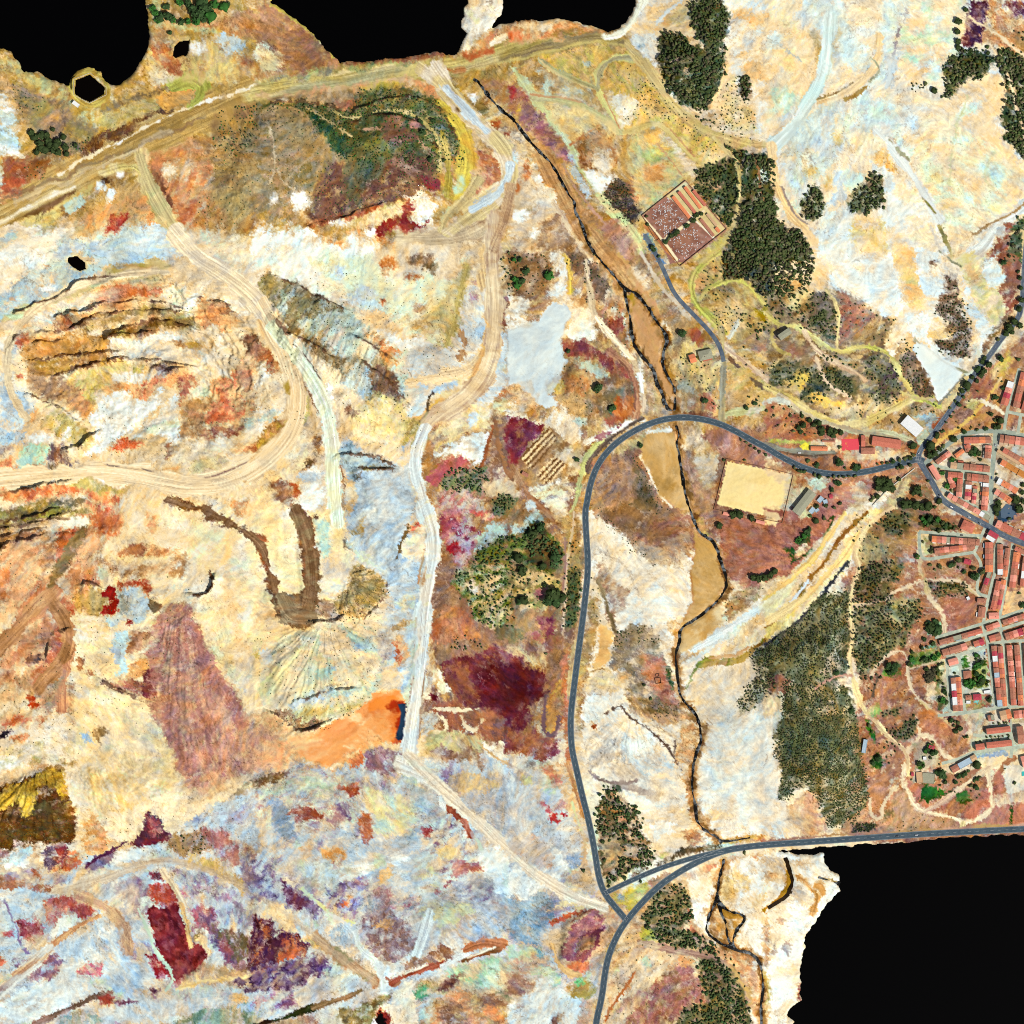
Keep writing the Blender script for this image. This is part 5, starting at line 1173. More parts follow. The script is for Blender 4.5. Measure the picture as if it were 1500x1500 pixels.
F("db4:3 ec6:2 ca3:2","-20 140 60 90 200 60 330 10 380 20 390 120 400 220 340 140 280 80 220 100 200 250 150 270 120 180 60 200 20 260 -20 260",5,3,fan=(240,-100,26))
F("b93:2 a72","60 100 360 20 380 100 280 90 200 140 120 150",5,4,.6,fan=(240,-100,26))
F("eca:2 fed b96","-20 20 100 0 240 -20 200 40 60 80 -20 80",5,4)
F("edb:2 fed:3 ca7","380 -20 440 -20 460 100 500 240 520 360 500 500 460 520 450 420 470 300 420 160 390 60",3,3)
F("d97:3 c95:2 eb9","510 260 560 290 600 340 620 420 660 460 560 500 510 540 500 420",5,3,brk=1)
F("fff:3 fed:2 c97 a76","-20 500 120 440 240 440 300 460 440 440 420 520 300 540 120 600 -20 580",7,4,brk=2)
F("bde:2 cee:2","60 500 180 460 200 500 100 560 20 560",5,4)
F("656:3 767:2 845","250 480 300 450 340 470 340 580 300 610 260 560",4,3)
F("a34:2 c66 745","330 460 390 450 420 500 380 580 340 560",5,3,brk=1)
F("d64:2 f97:2 c75","400 480 460 500 470 560 380 620 340 600",6,4,brk=1)
F("b53:2 c97 cdd","190 600 240 590 260 660 220 650",5,4,brk=1)
F("745:3 a34:2 656:2","760 430 840 340 870 260 950 310 960 360 1010 400 960 440 860 460",4,2.5)
F("a35:2 b45 dba","870 270 940 320 950 380 900 400 860 360",4,3)
F("878:3 989:2 667","490 570 560 520 680 470 710 480 680 540 600 580 520 610",4,3)
F("eee:3 dee ccd","700 480 800 450 960 440 980 470 880 510 720 560 640 580",4,3)
L("635:2 846","500 580 560 530 680 470 740 430",4,2.5)
F("a75:3 b76:3 c97:1;s","-20 640 80 650 200 680 320 700 370 730 260 740 100 700 -20 700",3,3)
L("dba:3 cba:2 eca;m","320 720 480 680 640 640 800 580 960 540 1080 560 1200 600",11,3)
F("eed:3 ddc:2 cba","340 680 500 640 760 560 900 520 840 560 640 640 400 720",5,4)
F("cde:3 bce:2 eee","860 570 1000 540 1060 560 1000 590 880 590",4,3)
F("a86:3 b96:2 764:2 c97;s","990 420 1100 370 1200 360 1260 390 1300 440 1180 500 1080 520 1000 480",5,4)
F("a66:2 b77:2 b87:2 baa;m","1190 360 1320 380 1420 450 1420 560 1320 560 1240 480",6,5)
F("db7:2 cb7 b96","1100 510 1260 540 1420 640 1440 740 1340 660 1200 610 1100 560",5,4)
F("bcd:4 cde:3 99b:2 a87:2 dde:1;m","1140 310 1240 240 1340 190 1440 170 1520 180 1520 480 1420 440 1360 380 1240 350",5,5)
F("767:3 989:3 a87:2 bbb:2 b98:1;s","1440 460 1520 440 1520 760 1430 700 1420 580",7,5)
F("fec:2 fff:2 ea8:2 d86","100 820 140 760 240 740 260 800 140 850",5,4)
F("ccd:3 bcc:2 dde:3 eee:2","-20 720 60 760 200 720 360 740 400 760 240 820 200 900 100 900 -20 860",6,5)
F("bce:3 acd:2 cdd:2","-20 860 60 830 110 900 100 1040 40 1100 -20 1080",5,4)
L("98a:2 bcc","20 760 60 860 110 950 110 1010 170 1080",3,1.5)
F("b55:3 c77:2 d98:2 a45","250 780 400 740 520 770 540 820 480 870 380 860 320 920 260 900",5,4)
F("c54:3 b45","400 800 520 780 530 840 480 880 420 840",5,4,.9)
F("b45:2 a34:2 cbb","100 900 200 880 260 960 180 1030 130 990",6,4,.9)
F("b45 c88:2","10 960 80 950 80 990 30 990",5,4)
F("eee:4 ded","280 960 350 890 440 860 490 890 420 950 320 1000",4,3)
L("c97:3 b86:2 db8","270 1060 380 980 500 900 580 860",7,2)
L("ca8:2 d98:2 b97;m","460 740 600 790 680 860 740 960 750 1060",14,4,4,a=.85)
F("bcd:4 abc:2 ddd:2 eed:1;m","340 1060 480 980 600 880 700 940 720 1060 760 1140 860 1200 880 1300 640 1320 600 1160 440 1160",6,6)
F("fde eee:2","580 960 660 940 660 1000 590 1020",6,5)
F("867:2 978:2 c99:2 a65;s","90 1160 200 1090 300 1080 380 1150 330 1240 200 1230 100 1200",5,4)
F("9ab abc:2","240 1150 310 1140 320 1190 250 1200",4,3)
L("c97 866 ddd:2","-20 1320 80 1240 200 1140 280 1060",14,3,d=-35)
L("ddd:2 eee","0 1350 100 1250 240 1150",4,1)
E("d76","10 1135 30 26 0",4,3)
F("eee:5 dee:3 eff:2 ddd","60 1340 140 1290 240 1240 340 1230 400 1200 440 1160 440 1280 480 1360 360 1420 240 1470 100 1480 -20 1480 -20 1400",5,4)
F("ccd:3 ddd:3 dcd","340 1230 400 1180 560 1120 600 1180 480 1180 440 1260",5,5)
F("d78:2 c56:2 fcc","450 1200 540 1150 610 1130 610 1220 540 1220 460 1230",4,3)
L("765:2 a87:2 baa","200 1500 360 1430 460 1390 560 1340 640 1320",7,2,brk=1)
F("bba:2 8aa:2 a97","340 1460 460 1420 640 1480 540 1520 360 1520",4,4)
F("ccd:4 dcd:2 bcd","570 1430 640 1390 760 1400 880 1440 880 1500 700 1500 600 1470",4,3)
F("dcd:4 ccd:3 edd:1","680 1380 900 1350 1060 1360 1180 1380 1120 1440 940 1460 860 1440",4,4)
F("a44:3 b56","570 1340 630 1320 660 1360 640 1390 590 1390",4,3)
F("745:2 867:2","660 1370 780 1360 800 1380 700 1390",4,3,brk=1)
F("dee:2 eff","890 1480 960 1460 1080 1450 1020 1500",4,3)
F("9ba:2 ba8 786 cb9","1040 1480 1200 1420 1440 1370 1520 1380 1520 1520 1000 1520",5,4)
F("db8:2 eb7","1340 1330 1400 1320 1480 1360 1380 1380",5,4)
F("bcd acd:2","1400 1390 1520 1360 1520 1430 1420 1430",5,4)
F("978:3 baa:2 bbb:2 cdc","640 680 800 640 880 700 880 820 800 880 740 780",6,5)
F("946:2 ccd:2 dcd:2","880 680 940 640 1000 680 1050 760 1000 800 900 790",6,4)
F("902038:3 b04058:2 701828:2 a85868:1;s","860 830 910 800 950 820 1000 790 1050 800 1050 860 1090 940 1110 1030 1180 1040 1210 1070 1180 1160 1140 1200 1060 1240 1020 1250 980 1180 920 1080 900 960 870 900",4,2.5,rough=.8)
F("a24:2 b44:2 c77","880 690 960 650 1000 700 1040 760 1000 800 960 780 920 790 890 750",5,3,brk=1)
F("854:2 a34","880 610 970 600 990 650 920 650 890 640",4,3)
F("a45:3 b66:2 c89","1000 1140 1120 1120 1180 1160 1150 1240 1040 1270 1000 1230",6,5,.7)
F("a24:2 ccd a45","870 1110 930 1100 960 1140 1000 1200 960 1240 900 1180",5,3,brk=1)
L("cdc:2 bcb","810 820 830 880 880 970 900 1060 960 1130 1010 1190 1020 1250 970 1300",4,1.5)
F("cdc:3 eee:2","820 760 880 750 900 800 830 820",4,3)
L("edc:2 ecb","960 600 1010 680 1060 760 1080 800",9,2)
L("eb8:2 dba","1060 800 1090 880 1110 1000 1120 1040",6,2)
F("657:3 a56:2 867:2 c99","1180 790 1260 860 1340 1040 1380 1140 1340 1160 1260 1040 1210 920 1140 960 1130 850",6,4,brk=1)
F("c57:2 bcd","1040 680 1090 690 1150 820 1160 900 1110 860",5,4,.7)
F("764:3 875:2 978:2;s","1240 920 1340 930 1520 1020 1520 1180 1400 1200 1330 1060 1280 1000",6,5)
E("432 985","1170 990 26 30 0",4,4)
F("eca:2 dba","1190 960 1240 1060 1220 1100 1160 1000",4,3)
F("bbc:3 989:2 ddd:2 b89;s","1040 620 1160 600 1280 680 1440 760 1440 900 1340 900 1240 800 1140 740 1060 680",6,5)
F("ca8:2 b98:2 a97:2 eda","1180 1130 1360 1180 1520 1200 1520 1270 1200 1290 1060 1270",6,5)
L("eda:2 db7","1040 1290 1180 1260 1360 1240 1540 1200",6,3,3)
F("bcc:3 cdc:2 989","1000 1300 1200 1280 1400 1290 1300 1340 1060 1350",5,4)
E("645:2 989","1400 1250 40 24 0 1460 1300 50 12 0 900 1300 24 12 0",6,3,brk=1)
T(375,1125)
F("a88:2 bbb:2 dcb:2 c97:2 cdc:3 ddb:2;s","0 20 200 -10 560 40 620 240 560 300 300 380 160 360 0 340",7,6)
F("764:2 865 a85","-20 70 60 30 160 10 200 20 140 60 0 110",4,4)
F("cdc:3 bca:2 dca","0 120 160 60 340 60 480 80 440 110 240 140 60 160",5,4)
F("b54:3 c64:2 a45","480 110 600 80 600 140 560 170 500 130",5,3)
F("a54:3 a44:2 b87","160 270 260 240 400 270 420 310 280 300 190 300",6,4,brk=1.5)
F("978:2 867 a88","440 230 540 220 560 290 480 320 440 290",6,4,brk=1)
F("9ab:3 abb:2 bcd","60 210 120 170 180 200 200 320 240 400 180 420 110 360 80 280",5,5)
F("c75:3 b64:2","600 290 630 245 660 280 710 350 700 400 640 430 610 360",5,3)
F("eb8:2 da6:2","770 240 850 220 890 260 840 300 790 290",6,5)
F("d95:2 eb8:2 c96","380 470 460 450 540 480 530 520 460 530 400 510",6,4)
F("eb8 dba:2 d97","240 460 300 440 340 370 330 460 290 540 270 520",6,4,.8)
F("dda:3 cdc:3 edb:2 eda","620 100 800 120 920 180 980 260 880 380 760 400 700 320 660 220",7,6)
F("bcc:3 9bb:2 cdd:2","900 100 1000 130 1080 220 1000 280 920 240 960 180",6,5)
F("abb:2 bcc:3 cdc","780 420 920 340 1000 280 1060 280 960 400 840 460",6,5,.8)
F("ded:2 ccc:2 dcb:3 867:1 b98;s","960 320 1100 290 1240 380 1300 520 1200 640 1100 720 1020 640 960 480",7,5)
F("945:2 b88 a66:2","1160 560 1220 520 1300 540 1320 600 1220 620 1150 640",7,4,.8,brk=2)
E("a45","1000 370 30 24 0 1080 705 30 24 0 480 560 20 26 0",6,3,brk=2)
F("eda:3 dc9:2 ec8","1060 490 1120 450 1180 480 1160 530 1080 540",6,5)
F("fff:3 eee:3 dde","770 530 840 490 900 530 890 600 830 600",6,5)
F("fff eee:2","560 580 640 540 680 590 600 630",6,5)
F("eb8:2 db7 edb","720 610 800 580 830 620 760 700 730 680",6,5)
F("bcc:4 cdd:3 dda:2 a99:1;m","900 560 1000 480 1080 640 1160 760 1160 960 1060 1000 960 940 900 760",7,6)
F("657:3 879:3 bbb:3 ddd:1;s","-20 520 100 540 160 620 280 700 400 820 360 900 260 840 100 800 -20 760",7,5)
F("635:2 746:2 ccc","160 660 260 740 300 800 220 830 180 760",7,4,brk=1)
F("eb9:2 fdb d97","80 840 140 780 200 830 240 960 180 970 110 900",6,4)
F("cdd:3 bba:2 ddc:2 b98;s","280 560 500 500 620 640 640 760 560 800 420 720 320 660",7,5)
F("768:2 99b:2 bbb:2 c97;s","420 700 640 620 680 700 620 800 500 820",8,5)
F("d75 b54:2","490 780 540 770 550 800 510 800",6,4,brk=1)
F("9ab:2 abb:2 946:1 866:2 dcb","660 760 760 700 960 760 960 820 840 800 760 840 660 860",7,5)
F("767:3 a99:3 865:2 bbb:2;s","600 880 760 800 900 900 960 1000 920 1100 800 1120 700 1080 640 1020",7,5)
F("c96:2 eb8 864","690 920 800 880 820 900 760 950 700 940",6,4,brk=1)
L("cdd:2 bcd","1020 840 990 960 960 1040 940 1100",16,3,4)
F("dcb:2 cba:2 ddc","150 630 180 630 240 680 220 700 170 660",3,2)
L("dda:2 cdc","280 700 380 800 480 880 570 900",5,1.5)
F("ded:3 ecd:2","400 830 480 860 520 900 460 930 420 890",4,2)
F("bcd:3 9bc:2 cdc","440 940 540 900 580 960 600 1040 520 1020 440 970",5,4)
L("ded:2 dde","580 960 600 1030 640 1080 700 1110 720 1200 740 1300 760 1320",8,2)
F("dde:3 eee:2 cde","700 1120 780 1140 780 1260 800 1300 720 1320 710 1200",4,3)
F("523:3 635:3 c64:2 878:1;s","-20 880 80 900 120 960 280 980 340 1040 260 1100 140 1140 -20 1180",7,4)
F("d64:2 f97 a34","140 1090 240 1040 300 1040 260 1100 160 1120",6,4,brk=1)
E("e75 d53","180 1015 24 24 0 60 1190 60 20 -15 20 1200 40 14 0",6,4,brk=1)
F("cb6:2 dc8 eb8","310 960 380 1000 410 1050 340 1040 290 1000",5,4)
L("b86:2 ca8 997;m","360 980 440 1040 540 1120 620 1200 700 1260",14,4,4)
F("535:3 868:2 988:2;s","-20 1160 200 1130 400 1080 440 1140 380 1220 240 1300 60 1310 -20 1300",7,5)
F("cdd:3 bcb:2 ddc:2","400 1160 460 1130 560 1170 590 1300 540 1340 440 1300",6,5)
F("cbc:4 dcc:2 bab","230 1290 340 1220 400 1250 470 1330 380 1390 270 1360",4,3)
F("ccb:2 cbc:3","560 1350 600 1260 690 1270 690 1330 600 1370",4,3)
F("dde:2 bcd:2 c88 857","-20 1320 220 1300 240 1380 100 1410 -20 1420",6,5)
L("432:2 564:2 442","-20 1520 100 1480 240 1430 340 1400",9,2,rough=.4)
L("a86:2 875:2","340 1400 480 1350 560 1330 620 1300",7,2)
F("a87:2 cca:3 b97:2","100 1480 340 1430 380 1500 200 1520 80 1520",5,4)
F("ccb:3 ddc:3","360 1420 460 1390 500 1420 500 1510 400 1510",4,3)
F("985:2 764:2 aa7:2;s","490 1400 600 1400 700 1340 800 1320 720 1400 700 1520 500 1520",5,4)
F("fed:4 eed:3 dca","800 1310 930 1250 940 1300 930 1400 950 1520 840 1520 740 1460 690 1440 730 1400 790 1400",4,2.5)
F("a33:2 b54","700 1440 730 1400 790 1450 800 1520 700 1520",3,2)
F("200","705 1450 730 1420 760 1470 770 1520 705 1520",3,2)
F("fff","680 1480 700 1450 700 1520 680 1520",2,2)
L("a76:2 b86:2","760 1220 800 1280 840 1260",5,2)
L("b65:3 a54:2","800 1260 900 1210 1050 1150 1120 1140",8,2)
L("dcd:2 dde","1100 1160 1180 1110 1230 1080",8,2)
L("b75:3 c86:2","1220 1060 1320 1020 1440 1040",13,3)
L("864:2 b75","1210 1130 1300 1090 1420 1070",7,2)
L("eed","880 1200 1010 1150",2.5,1)
L("eed","1240 1110 1400 1050",2,1)
F("865:2 a86:2 a99:2","860 1160 1000 1090 1060 1030 1160 1030 1160 1100 1000 1130 880 1200",6,4,brk=1)
F("a97:2 bba:3 cb9:2 786 eca;m","940 1260 1100 1190 1260 1150 1520 1100 1520 1380 1300 1400 1100 1340 960 1400",7,5)
F("9ca:3 cdc:2 dca:2","1100 1180 1400 1120 1500 1200 1440 1280 1260 1280 1120 1220",6,6)
F("7a8 6a8","930 1300 990 1270 1000 1330 950 1350",5,4)
F("644:3 865:2 a87","1080 1240 1220 1210 1240 1240 1140 1290 1060 1290",7,5,brk=1)
F("a86:2 cb8:2 865:2 d97:2","940 1400 1160 1300 1400 1340 1520 1400 1520 1520 960 1520",8,6)
F("cdd:3 bdc:2","940 1370 1020 1340 1060 1400 1040 1480 960 1480",7,6)
E("d85 e97","1380 1420 40 30 0 1420 1460 30 16 0",6,5)
F("fff:2 eed","1470 1420 1520 1350 1520 1520 1490 1520",5,4)
L("eed:2 ddd:2 dcb;m","820 -20 920 20 1000 60 1100 140 1200 240 1300 330 1400 420 1520 490",16,3,3)
L("c87:2 a54:2","1130 240 1220 310 1260 400",8,3,brk=1.5)
L("cdd:2 eee","1080 180 1100 240",8,3)
L("b99 cdc:2","1260 380 1320 480 1400 560 1440 640",5,3)
F("ecb:3 dba:2 eb9","1260 330 1340 330 1480 480 1500 510 1420 480",5,5)
F("978:2 aab","1060 30 1140 -20 1150 40 1110 100",6,5,.8)
F("dc9:3 ec9:3 ca8:2","1120 60 1220 20 1340 60 1430 100 1380 150 1240 170 1160 130",7,6)
F("bbb:4 abc:2 cbb:2","1340 30 1520 20 1520 460 1420 380 1280 250 1220 160 1380 150 1440 100",7,7)
F("eef:3 dee:3 fff:2","1280 490 1400 480 1520 540 1520 760 1420 740 1340 640 1320 560",6,5)
F("abb:3 abc:3 988:2","1240 840 1380 740 1520 780 1520 960 1400 1000 1260 980",7,6)
F("bbc:3 9ab:2 ccc:3 867;s","1160 660 1300 620 1420 760 1340 860 1200 840",7,6)
F("dda:3 cdb:3 cb8","1040 820 1180 760 1260 820 1160 900 1060 940",6,5,.8)
T(750,1125)
F("ccd:4 bbc:3 ddd:2 cbb:2;m","-20 40 120 100 250 160 330 260 400 340 420 500 240 660 -20 600",7,6)
F("cca:2 db9:2 c97","180 -20 340 -20 360 120 380 260 300 160 220 80",5,4)
F("c76:2 d87 b96","190 0 250 -10 290 80 250 110",5,4)
F("dda:2 cb8:2","40 40 120 40 120 110 60 100",6,5)
L("c97:2 e95 b96","330 -20 350 60 380 160 420 280",7,2)
E("b23 c45","208 240 16 22 0 240 290 24 26 0 305 270 18 14 0 185 210 14 18 0 270 308 16 12 0",3,2)
F("cbb:2 b88 a77","140 190 300 180 330 230 250 250 160 230",6,4,.8,brk=1)
F("9ab:2 bcd:2","330 520 400 480 440 520 420 560 360 590 320 560",5,4)
F("cbb:3 dcc d98:1","-20 380 180 400 260 480 220 560 60 540 -20 500",7,6)
F("eee:3 dde:3 fff:2","0 560 180 600 300 640 260 720 140 740 -20 760",6,5)
F("dde eee:2","240 440 300 500 340 600 280 610 250 540",4,3)
L("dda:2 cdb dcb","350 200 390 320 430 420 430 540 380 600 330 640",4,.8)
L("ddd:2 876","440 560 360 620 320 650",2,.5)
L("ddc 875","310 680 220 730",2,.6)
F("cb9:2 ca8:2 bb8","380 340 440 420 460 560 480 660 470 740 380 700 320 660 420 560 420 460",4,3)
F("dcb:3 dc9:2 eda:2","320 640 380 680 420 760 500 790 560 800 500 830 400 840 300 800 240 840 280 760",6,4,d=35)
F("8ab:3 9bc:3 bcc:2 789:1;m","-20 770 160 750 260 780 240 860 200 920 160 1060 60 1040 -20 960",6,5)
F("d65:3 c64","215 900 320 850 450 815 400 850 290 900 230 925",2,2)
L("954","320 920 380 870 460 830 540 825",2.5,1)
L("c86:2 b75","500 820 560 850 630 890",6,2)
F("ba9:2 dba:3 c97:2","220 920 320 880 460 840 560 830 630 890 620 940 560 1060 520 1180 440 1200 300 1200 240 1120 230 1000",4,3)
F("a56:3 967:2 b77 c99;s","330 960 400 870 500 840 540 900 540 960 470 960 390 1010 370 1080 470 1060 520 1040 480 1110 440 1150 340 1130 290 1080",5,3)
F("845:3 734:2","400 990 480 940 540 930 510 1040 470 1060 500 980 400 1010",4,2.5)
F("b75:3 c85:2 975","385 1060 400 1000 470 970 500 970 480 1020 410 1060",4,3)
F("d75:2 c86","300 1180 370 1130 460 1150 460 1190 400 1200",4,3)
L("ca7:2 db8","240 1040 260 1130 320 1200 400 1220",8,2)
F("9ca:2 bcb:2 c98 dda;m","-20 1060 160 1070 240 1180 300 1260 220 1280 120 1200 -20 1180",6,5)
F("986 8aa:2","130 1060 170 1060 180 1120 140 1120",4,4)
F("a87:2 ca8 b78","-20 1180 80 1180 120 1280 80 1340 -20 1330",7,5)
F("dee:4 cdd:3 eee:2","120 1260 220 1230 300 1300 400 1360 420 1440 360 1540 -20 1540 -20 1460 60 1400",6,5)
F("a95:3 b96:2 8a7","320 1260 420 1230 480 1260 470 1340 420 1370 340 1350",4,4)
F("7c8 bdb","370 1240 420 1230 420 1270 380 1290",5,4)
F("865 a76 dcb","240 1450 300 1440 320 1540 240 1540",6,4)
F("dcb:2 c98:2 ba8","420 1380 480 1350 480 1540 380 1540",5,4)
F("cb8:3 ba7:2 dc9","470 480 500 480 560 700 660 640 720 600 690 580 560 660 520 560",3,3)
F("876:2 664:2 b97:2 a75;s","490 260 550 120 630 100 640 180 740 240 750 340 770 420 840 500 800 560 700 600 600 660 540 640 500 500",4,3)
F("c98:2 d86 b97","610 280 660 260 680 300 640 310",5,3)
F("cb8:2 b97:2 986:2;s","520 420 640 400 680 480 700 580 620 600 560 580",6,4,.8)
F("ecb:3 edb:3 fed:2 c96:1","750 240 880 240 980 220 1050 320 1100 390 1150 450 1040 470 900 490 830 500 770 400",5,4)
F("b86:2 c97:2 a75","1010 360 1080 340 1130 430 1040 460 1000 420",5,4)
F("fff:2 eca:2 dba","800 300 960 240 1020 320 940 380 820 420 790 370",6,3,brk=2)
F("fed:3 edc:2 cdd:2 cba:2","560 -20 1000 -20 1000 200 880 230 760 230 640 140 640 100 560 90",5,4,d=15)
F("ecb:2 dbb:3 fed","560 -10 700 -20 720 60 660 90 580 70",5,4)
L("987:2 baa","450 20 520 80 640 100 720 70",4,2)
L("a98 cba","640 100 760 130 860 170",8,4,4,a=.7)
F("bc8:2 ab7","850 510 900 490 930 490 880 530",3,3)
F("764:3 653 865","880 540 1000 480 1150 450 1240 440 1240 480 1080 500 960 530 820 580 700 640 680 620",3,3)
F("cb5:3 bb7:2 ba5","590 740 700 680 800 660 810 700 750 770 690 820 640 800 600 780",3,3)
F("a97:2 c87 b98","790 660 900 610 940 620 860 680 820 700",3,2)
E("9ab:2 abc","630 750 18 18 0",3,3)
F("775:2 664:2 a97:2 b86;s","820 760 920 680 1000 700 1040 760 1060 860 1030 920 960 960 880 920 780 900 760 860",4,3)
F("b65:2 c75:2 d97","1040 820 1070 860 1050 920 1080 960 1120 980 1140 1000 1040 980 1030 900",4,3)
F("664:2 775:2 b98;s","760 900 860 910 960 960 1040 960 1130 990 1240 1090 1180 1100 1060 1060 900 1040 840 1000",4,3)
F("aa4:3 bb6:2 995","760 930 810 940 860 1020 800 1030 750 1000",3,3)
F("dba:2 ca8:2 c97 fed","640 1180 740 1000 880 1080 1080 1120 1090 1240 1000 1300 900 1260 760 1300 600 1400 540 1520 500 1520 560 1280",5,4)
F("cca bdc:2","760 1120 800 1100 820 1160 780 1180",4,4)
F("9ba:2 cca","1020 1130 1080 1120 1090 1150 1030 1150",3,3)
F("c96:2 d96 eba","880 1180 960 1100 1080 1140 980 1190",6,4)
F("a66:3 b77:3 975:2 ca9:1;s","850 1220 960 1170 1080 1220 1160 1360 1000 1400 900 1520 620 1540 760 1400 800 1300",7,5)
F("ca8:2 fed b87:2 ecb:2","540 1520 620 1420 760 1300 860 1300 700 1440 640 1540",6,4,d=-40)
L("c74:2 b86","720 1200 680 1280 600 1370 540 1480",4,1.5)
L("a87:2 cb9;m","750 1020 900 1060 1100 1100 1200 1120 1300 1190 1370 1300 1420 1440 1440 1540",8,1)
F("775:2 664:2 a87;s","1090 1120 1200 1130 1300 1200 1350 1300 1390 1420 1400 1520 960 1520 1000 1400 1160 1360 1100 1260",4,3)
F("ca6:2 cb8","1260 1160 1320 1200 1400 1320 1440 1420 1440 1520 1400 1400 1340 1280",4,4)
F("d87:2 dba:2 c97:2","1000 640 1120 580 1240 540 1420 510 1520 500 1520 540 1300 580 1160 620 1060 660",4,3)
F("fff:5 fed:2 eca:1","1050 700 1220 560 1520 520 1520 1540 1420 1540 1400 1300 1340 1200 1260 1120 1150 1000 1060 920 1060 820",4,3)
F("ecb:2 eca:2 fed:2","1040 660 1200 600 1200 700 1080 760 1040 700",5,4)
F("ca6:2 db8:2 eda:3","1220 640 1300 580 1400 600 1400 720 1300 780 1220 780",5,5)
F("eb8:2 c95:2 fed:2 b83","1160 880 1220 780 1280 830 1360 870 1340 960 1300 1060 1260 1000 1180 940",5,4)
L("b83:2 c94","1200 780 1260 860 1360 880",8,3,3)
F("d96:3 c97:2 eb9","1060 930 1150 980 1250 1060 1400 1110 1460 1200 1470 1520 1440 1520 1400 1320 1340 1220 1240 1120 1120 1000",4,4)
F("d97:3 c74 eb9","1470 820 1540 780 1540 1030 1480 960 1460 880",4,4)
F("ec9:2 fda","1420 760 1500 680 1540 640 1540 700 1460 800 1420 880",4,5)
F("b85:2 c96:2 ca5","1460 1120 1490 1200 1480 1350 1460 1500 1450 1500 1460 1300",3,3)
F("d85:2 ca7","1480 1040 1540 1020 1540 1160 1500 1160",5,5)
F("eee:3 eed:3 edd:2 dee:2","1090 -20 1520 -20 1520 380 1380 390 1250 400 1140 340 1090 240 1080 120",5,6)
F("fda:2 ecb:3 fee","1140 250 1240 240 1400 380 1250 400 1150 340",6,6)
F("ecb:2 dba:2","1250 180 1300 130 1310 190 1270 240",6,6)
F("ecc:3 edd","1460 60 1520 20 1520 240 1440 180",7,7)
F("d97:2 c96:2 eca","1000 60 1060 -20 1080 140 1090 260 1120 340 1180 390 1300 420 1180 420 1120 380 1060 300 1040 180",4,3)
F("ca5:2 b73:2","1240 430 1360 400 1540 390 1540 420 1380 440 1260 450",3,3)
F("c97:2 b65 ca7","1280 470 1540 400 1540 440 1400 450",3,3)
T(1125,1125)
F("ecb:3 dbb:2 eca:2 fed:2","-20 200 60 160 130 220 180 120 240 130 300 190 310 260 360 340 370 400 200 420 -20 430",4,4,d=40)
F("c97:3 c98:3 dba","130 220 200 160 240 130 300 200 300 280 360 370 300 400 180 400 120 300",5,4)
F("eee:2 dee fed:2","-20 -20 50 -20 30 120 60 240 100 320 120 420 60 420 -20 300",4,4)
F("fec:2 edb","70 190 160 140 220 120 140 220",4,3)
F("664:3 775:2 886:2 cb8:1;s","60 120 100 -20 560 -20 580 100 590 200 540 290 460 340 380 360 320 290 300 200 230 110 150 120 120 190 60 180",4,3)
F("cb8 b97:2 997","440 240 520 80 560 120 540 240 460 290",5,4,.7)
F("c97:2 b86 cb8:2","400 380 460 340 560 260 600 280 520 340 480 390",4,3)
F("a75:4 b86:2 c98:2;s","590 200 620 90 780 100 740 160 700 240 660 310 600 290",4,3)
F("b97:3 c98:2 a86:2 ba7;s","660 320 740 160 800 120 860 240 1000 280 1120 300 1130 350 900 370 660 390",4,3)
F("443:2 664 875","520 330 640 320 640 350 560 390 500 390",3,3)
F("775:2 a87","690 250 740 240 730 310 690 300",3,3)
L("dba:2 cb9","600 180 600 270 640 310 680 290 670 230 720 150 760 110",4,1)
E("dca c98","740 120 34 22 0",3,3)
L("ecb:3 dba;m","795 -20 790 60 820 140 860 220 920 260 1040 280 1120 300 1150 330 1260 300 1310 250 1320 180 1290 80 1290 -20",7,1)
F("a65:2 b76:3 c87:2","800 40 880 100 880 200 960 220 1060 180 1060 240 940 250 870 210 830 130",3,3)
F("cba:3 aa9:2 dca","860 10 990 20 980 90 850 90",2,2)
F("473:4 352:3","890 140 920 100 1000 130 1100 110 1060 160 960 180 930 210 880 200",3,2)
F("352 464","980 20 1040 10 1050 60 1000 70",3,2)
L("dba:2 ca9","920 260 1000 220 1080 160 1180 80 1290 0",6,1)
L("b86:2 a76","1040 140 1140 60 1240 0",5,1)
F("473:3 452:2 997","1110 150 1160 130 1200 190 1150 220 1110 200",3,2)
F("c76:2 b65:2 d97","1140 270 1220 190 1290 120 1310 240 1240 300 1170 310",3,3)
F("b76:3 c87:2 a65","1320 0 1380 20 1380 140 1480 160 1330 200",3,3)
F("ccb:3 dcb:2 edc","1380 -20 1540 -20 1540 130 1400 150 1390 60",2,2)
F("dba:2 ca9:2","1330 160 1540 130 1540 190 1350 230",3,3)
F("c87:2 b76:2 a65","1330 240 1430 220 1540 200 1540 340 1220 350 1290 310",3,3)
F("352 463","1430 220 1445 220 1440 340 1425 340",1,1)
L("dc9","1150 330 1140 370",10,1)
L("a87:2 b96:2 c98","-20 445 300 405 700 380 1000 365 1540 335",4,1.5)
F("fff:5 fed:2 fec:1","-20 500 330 505 350 560 440 660 430 730 380 800 320 860 270 940 220 1010 200 1100 195 1380 110 1440 100 1540 -20 1540",3,3)
F("c96:2 dba:3 eca:2","-20 530 100 540 130 600 120 680 60 700 -20 640",5,4)
F("d97:2 eb9","140 550 240 540 250 570 200 590",5,4)
F("dba:2 dcb:2 ccb","100 720 200 690 270 740 280 800 180 800 60 790",5,4)
L("c95:2 eb8","180 640 260 700 300 760 270 840",9,3,3)
L("c95:2 da7","330 750 320 700 290 690",8,3,4)
F("dcb:3 ecb","-20 850 80 790 150 770 120 820 60 880 -20 880",5,5)
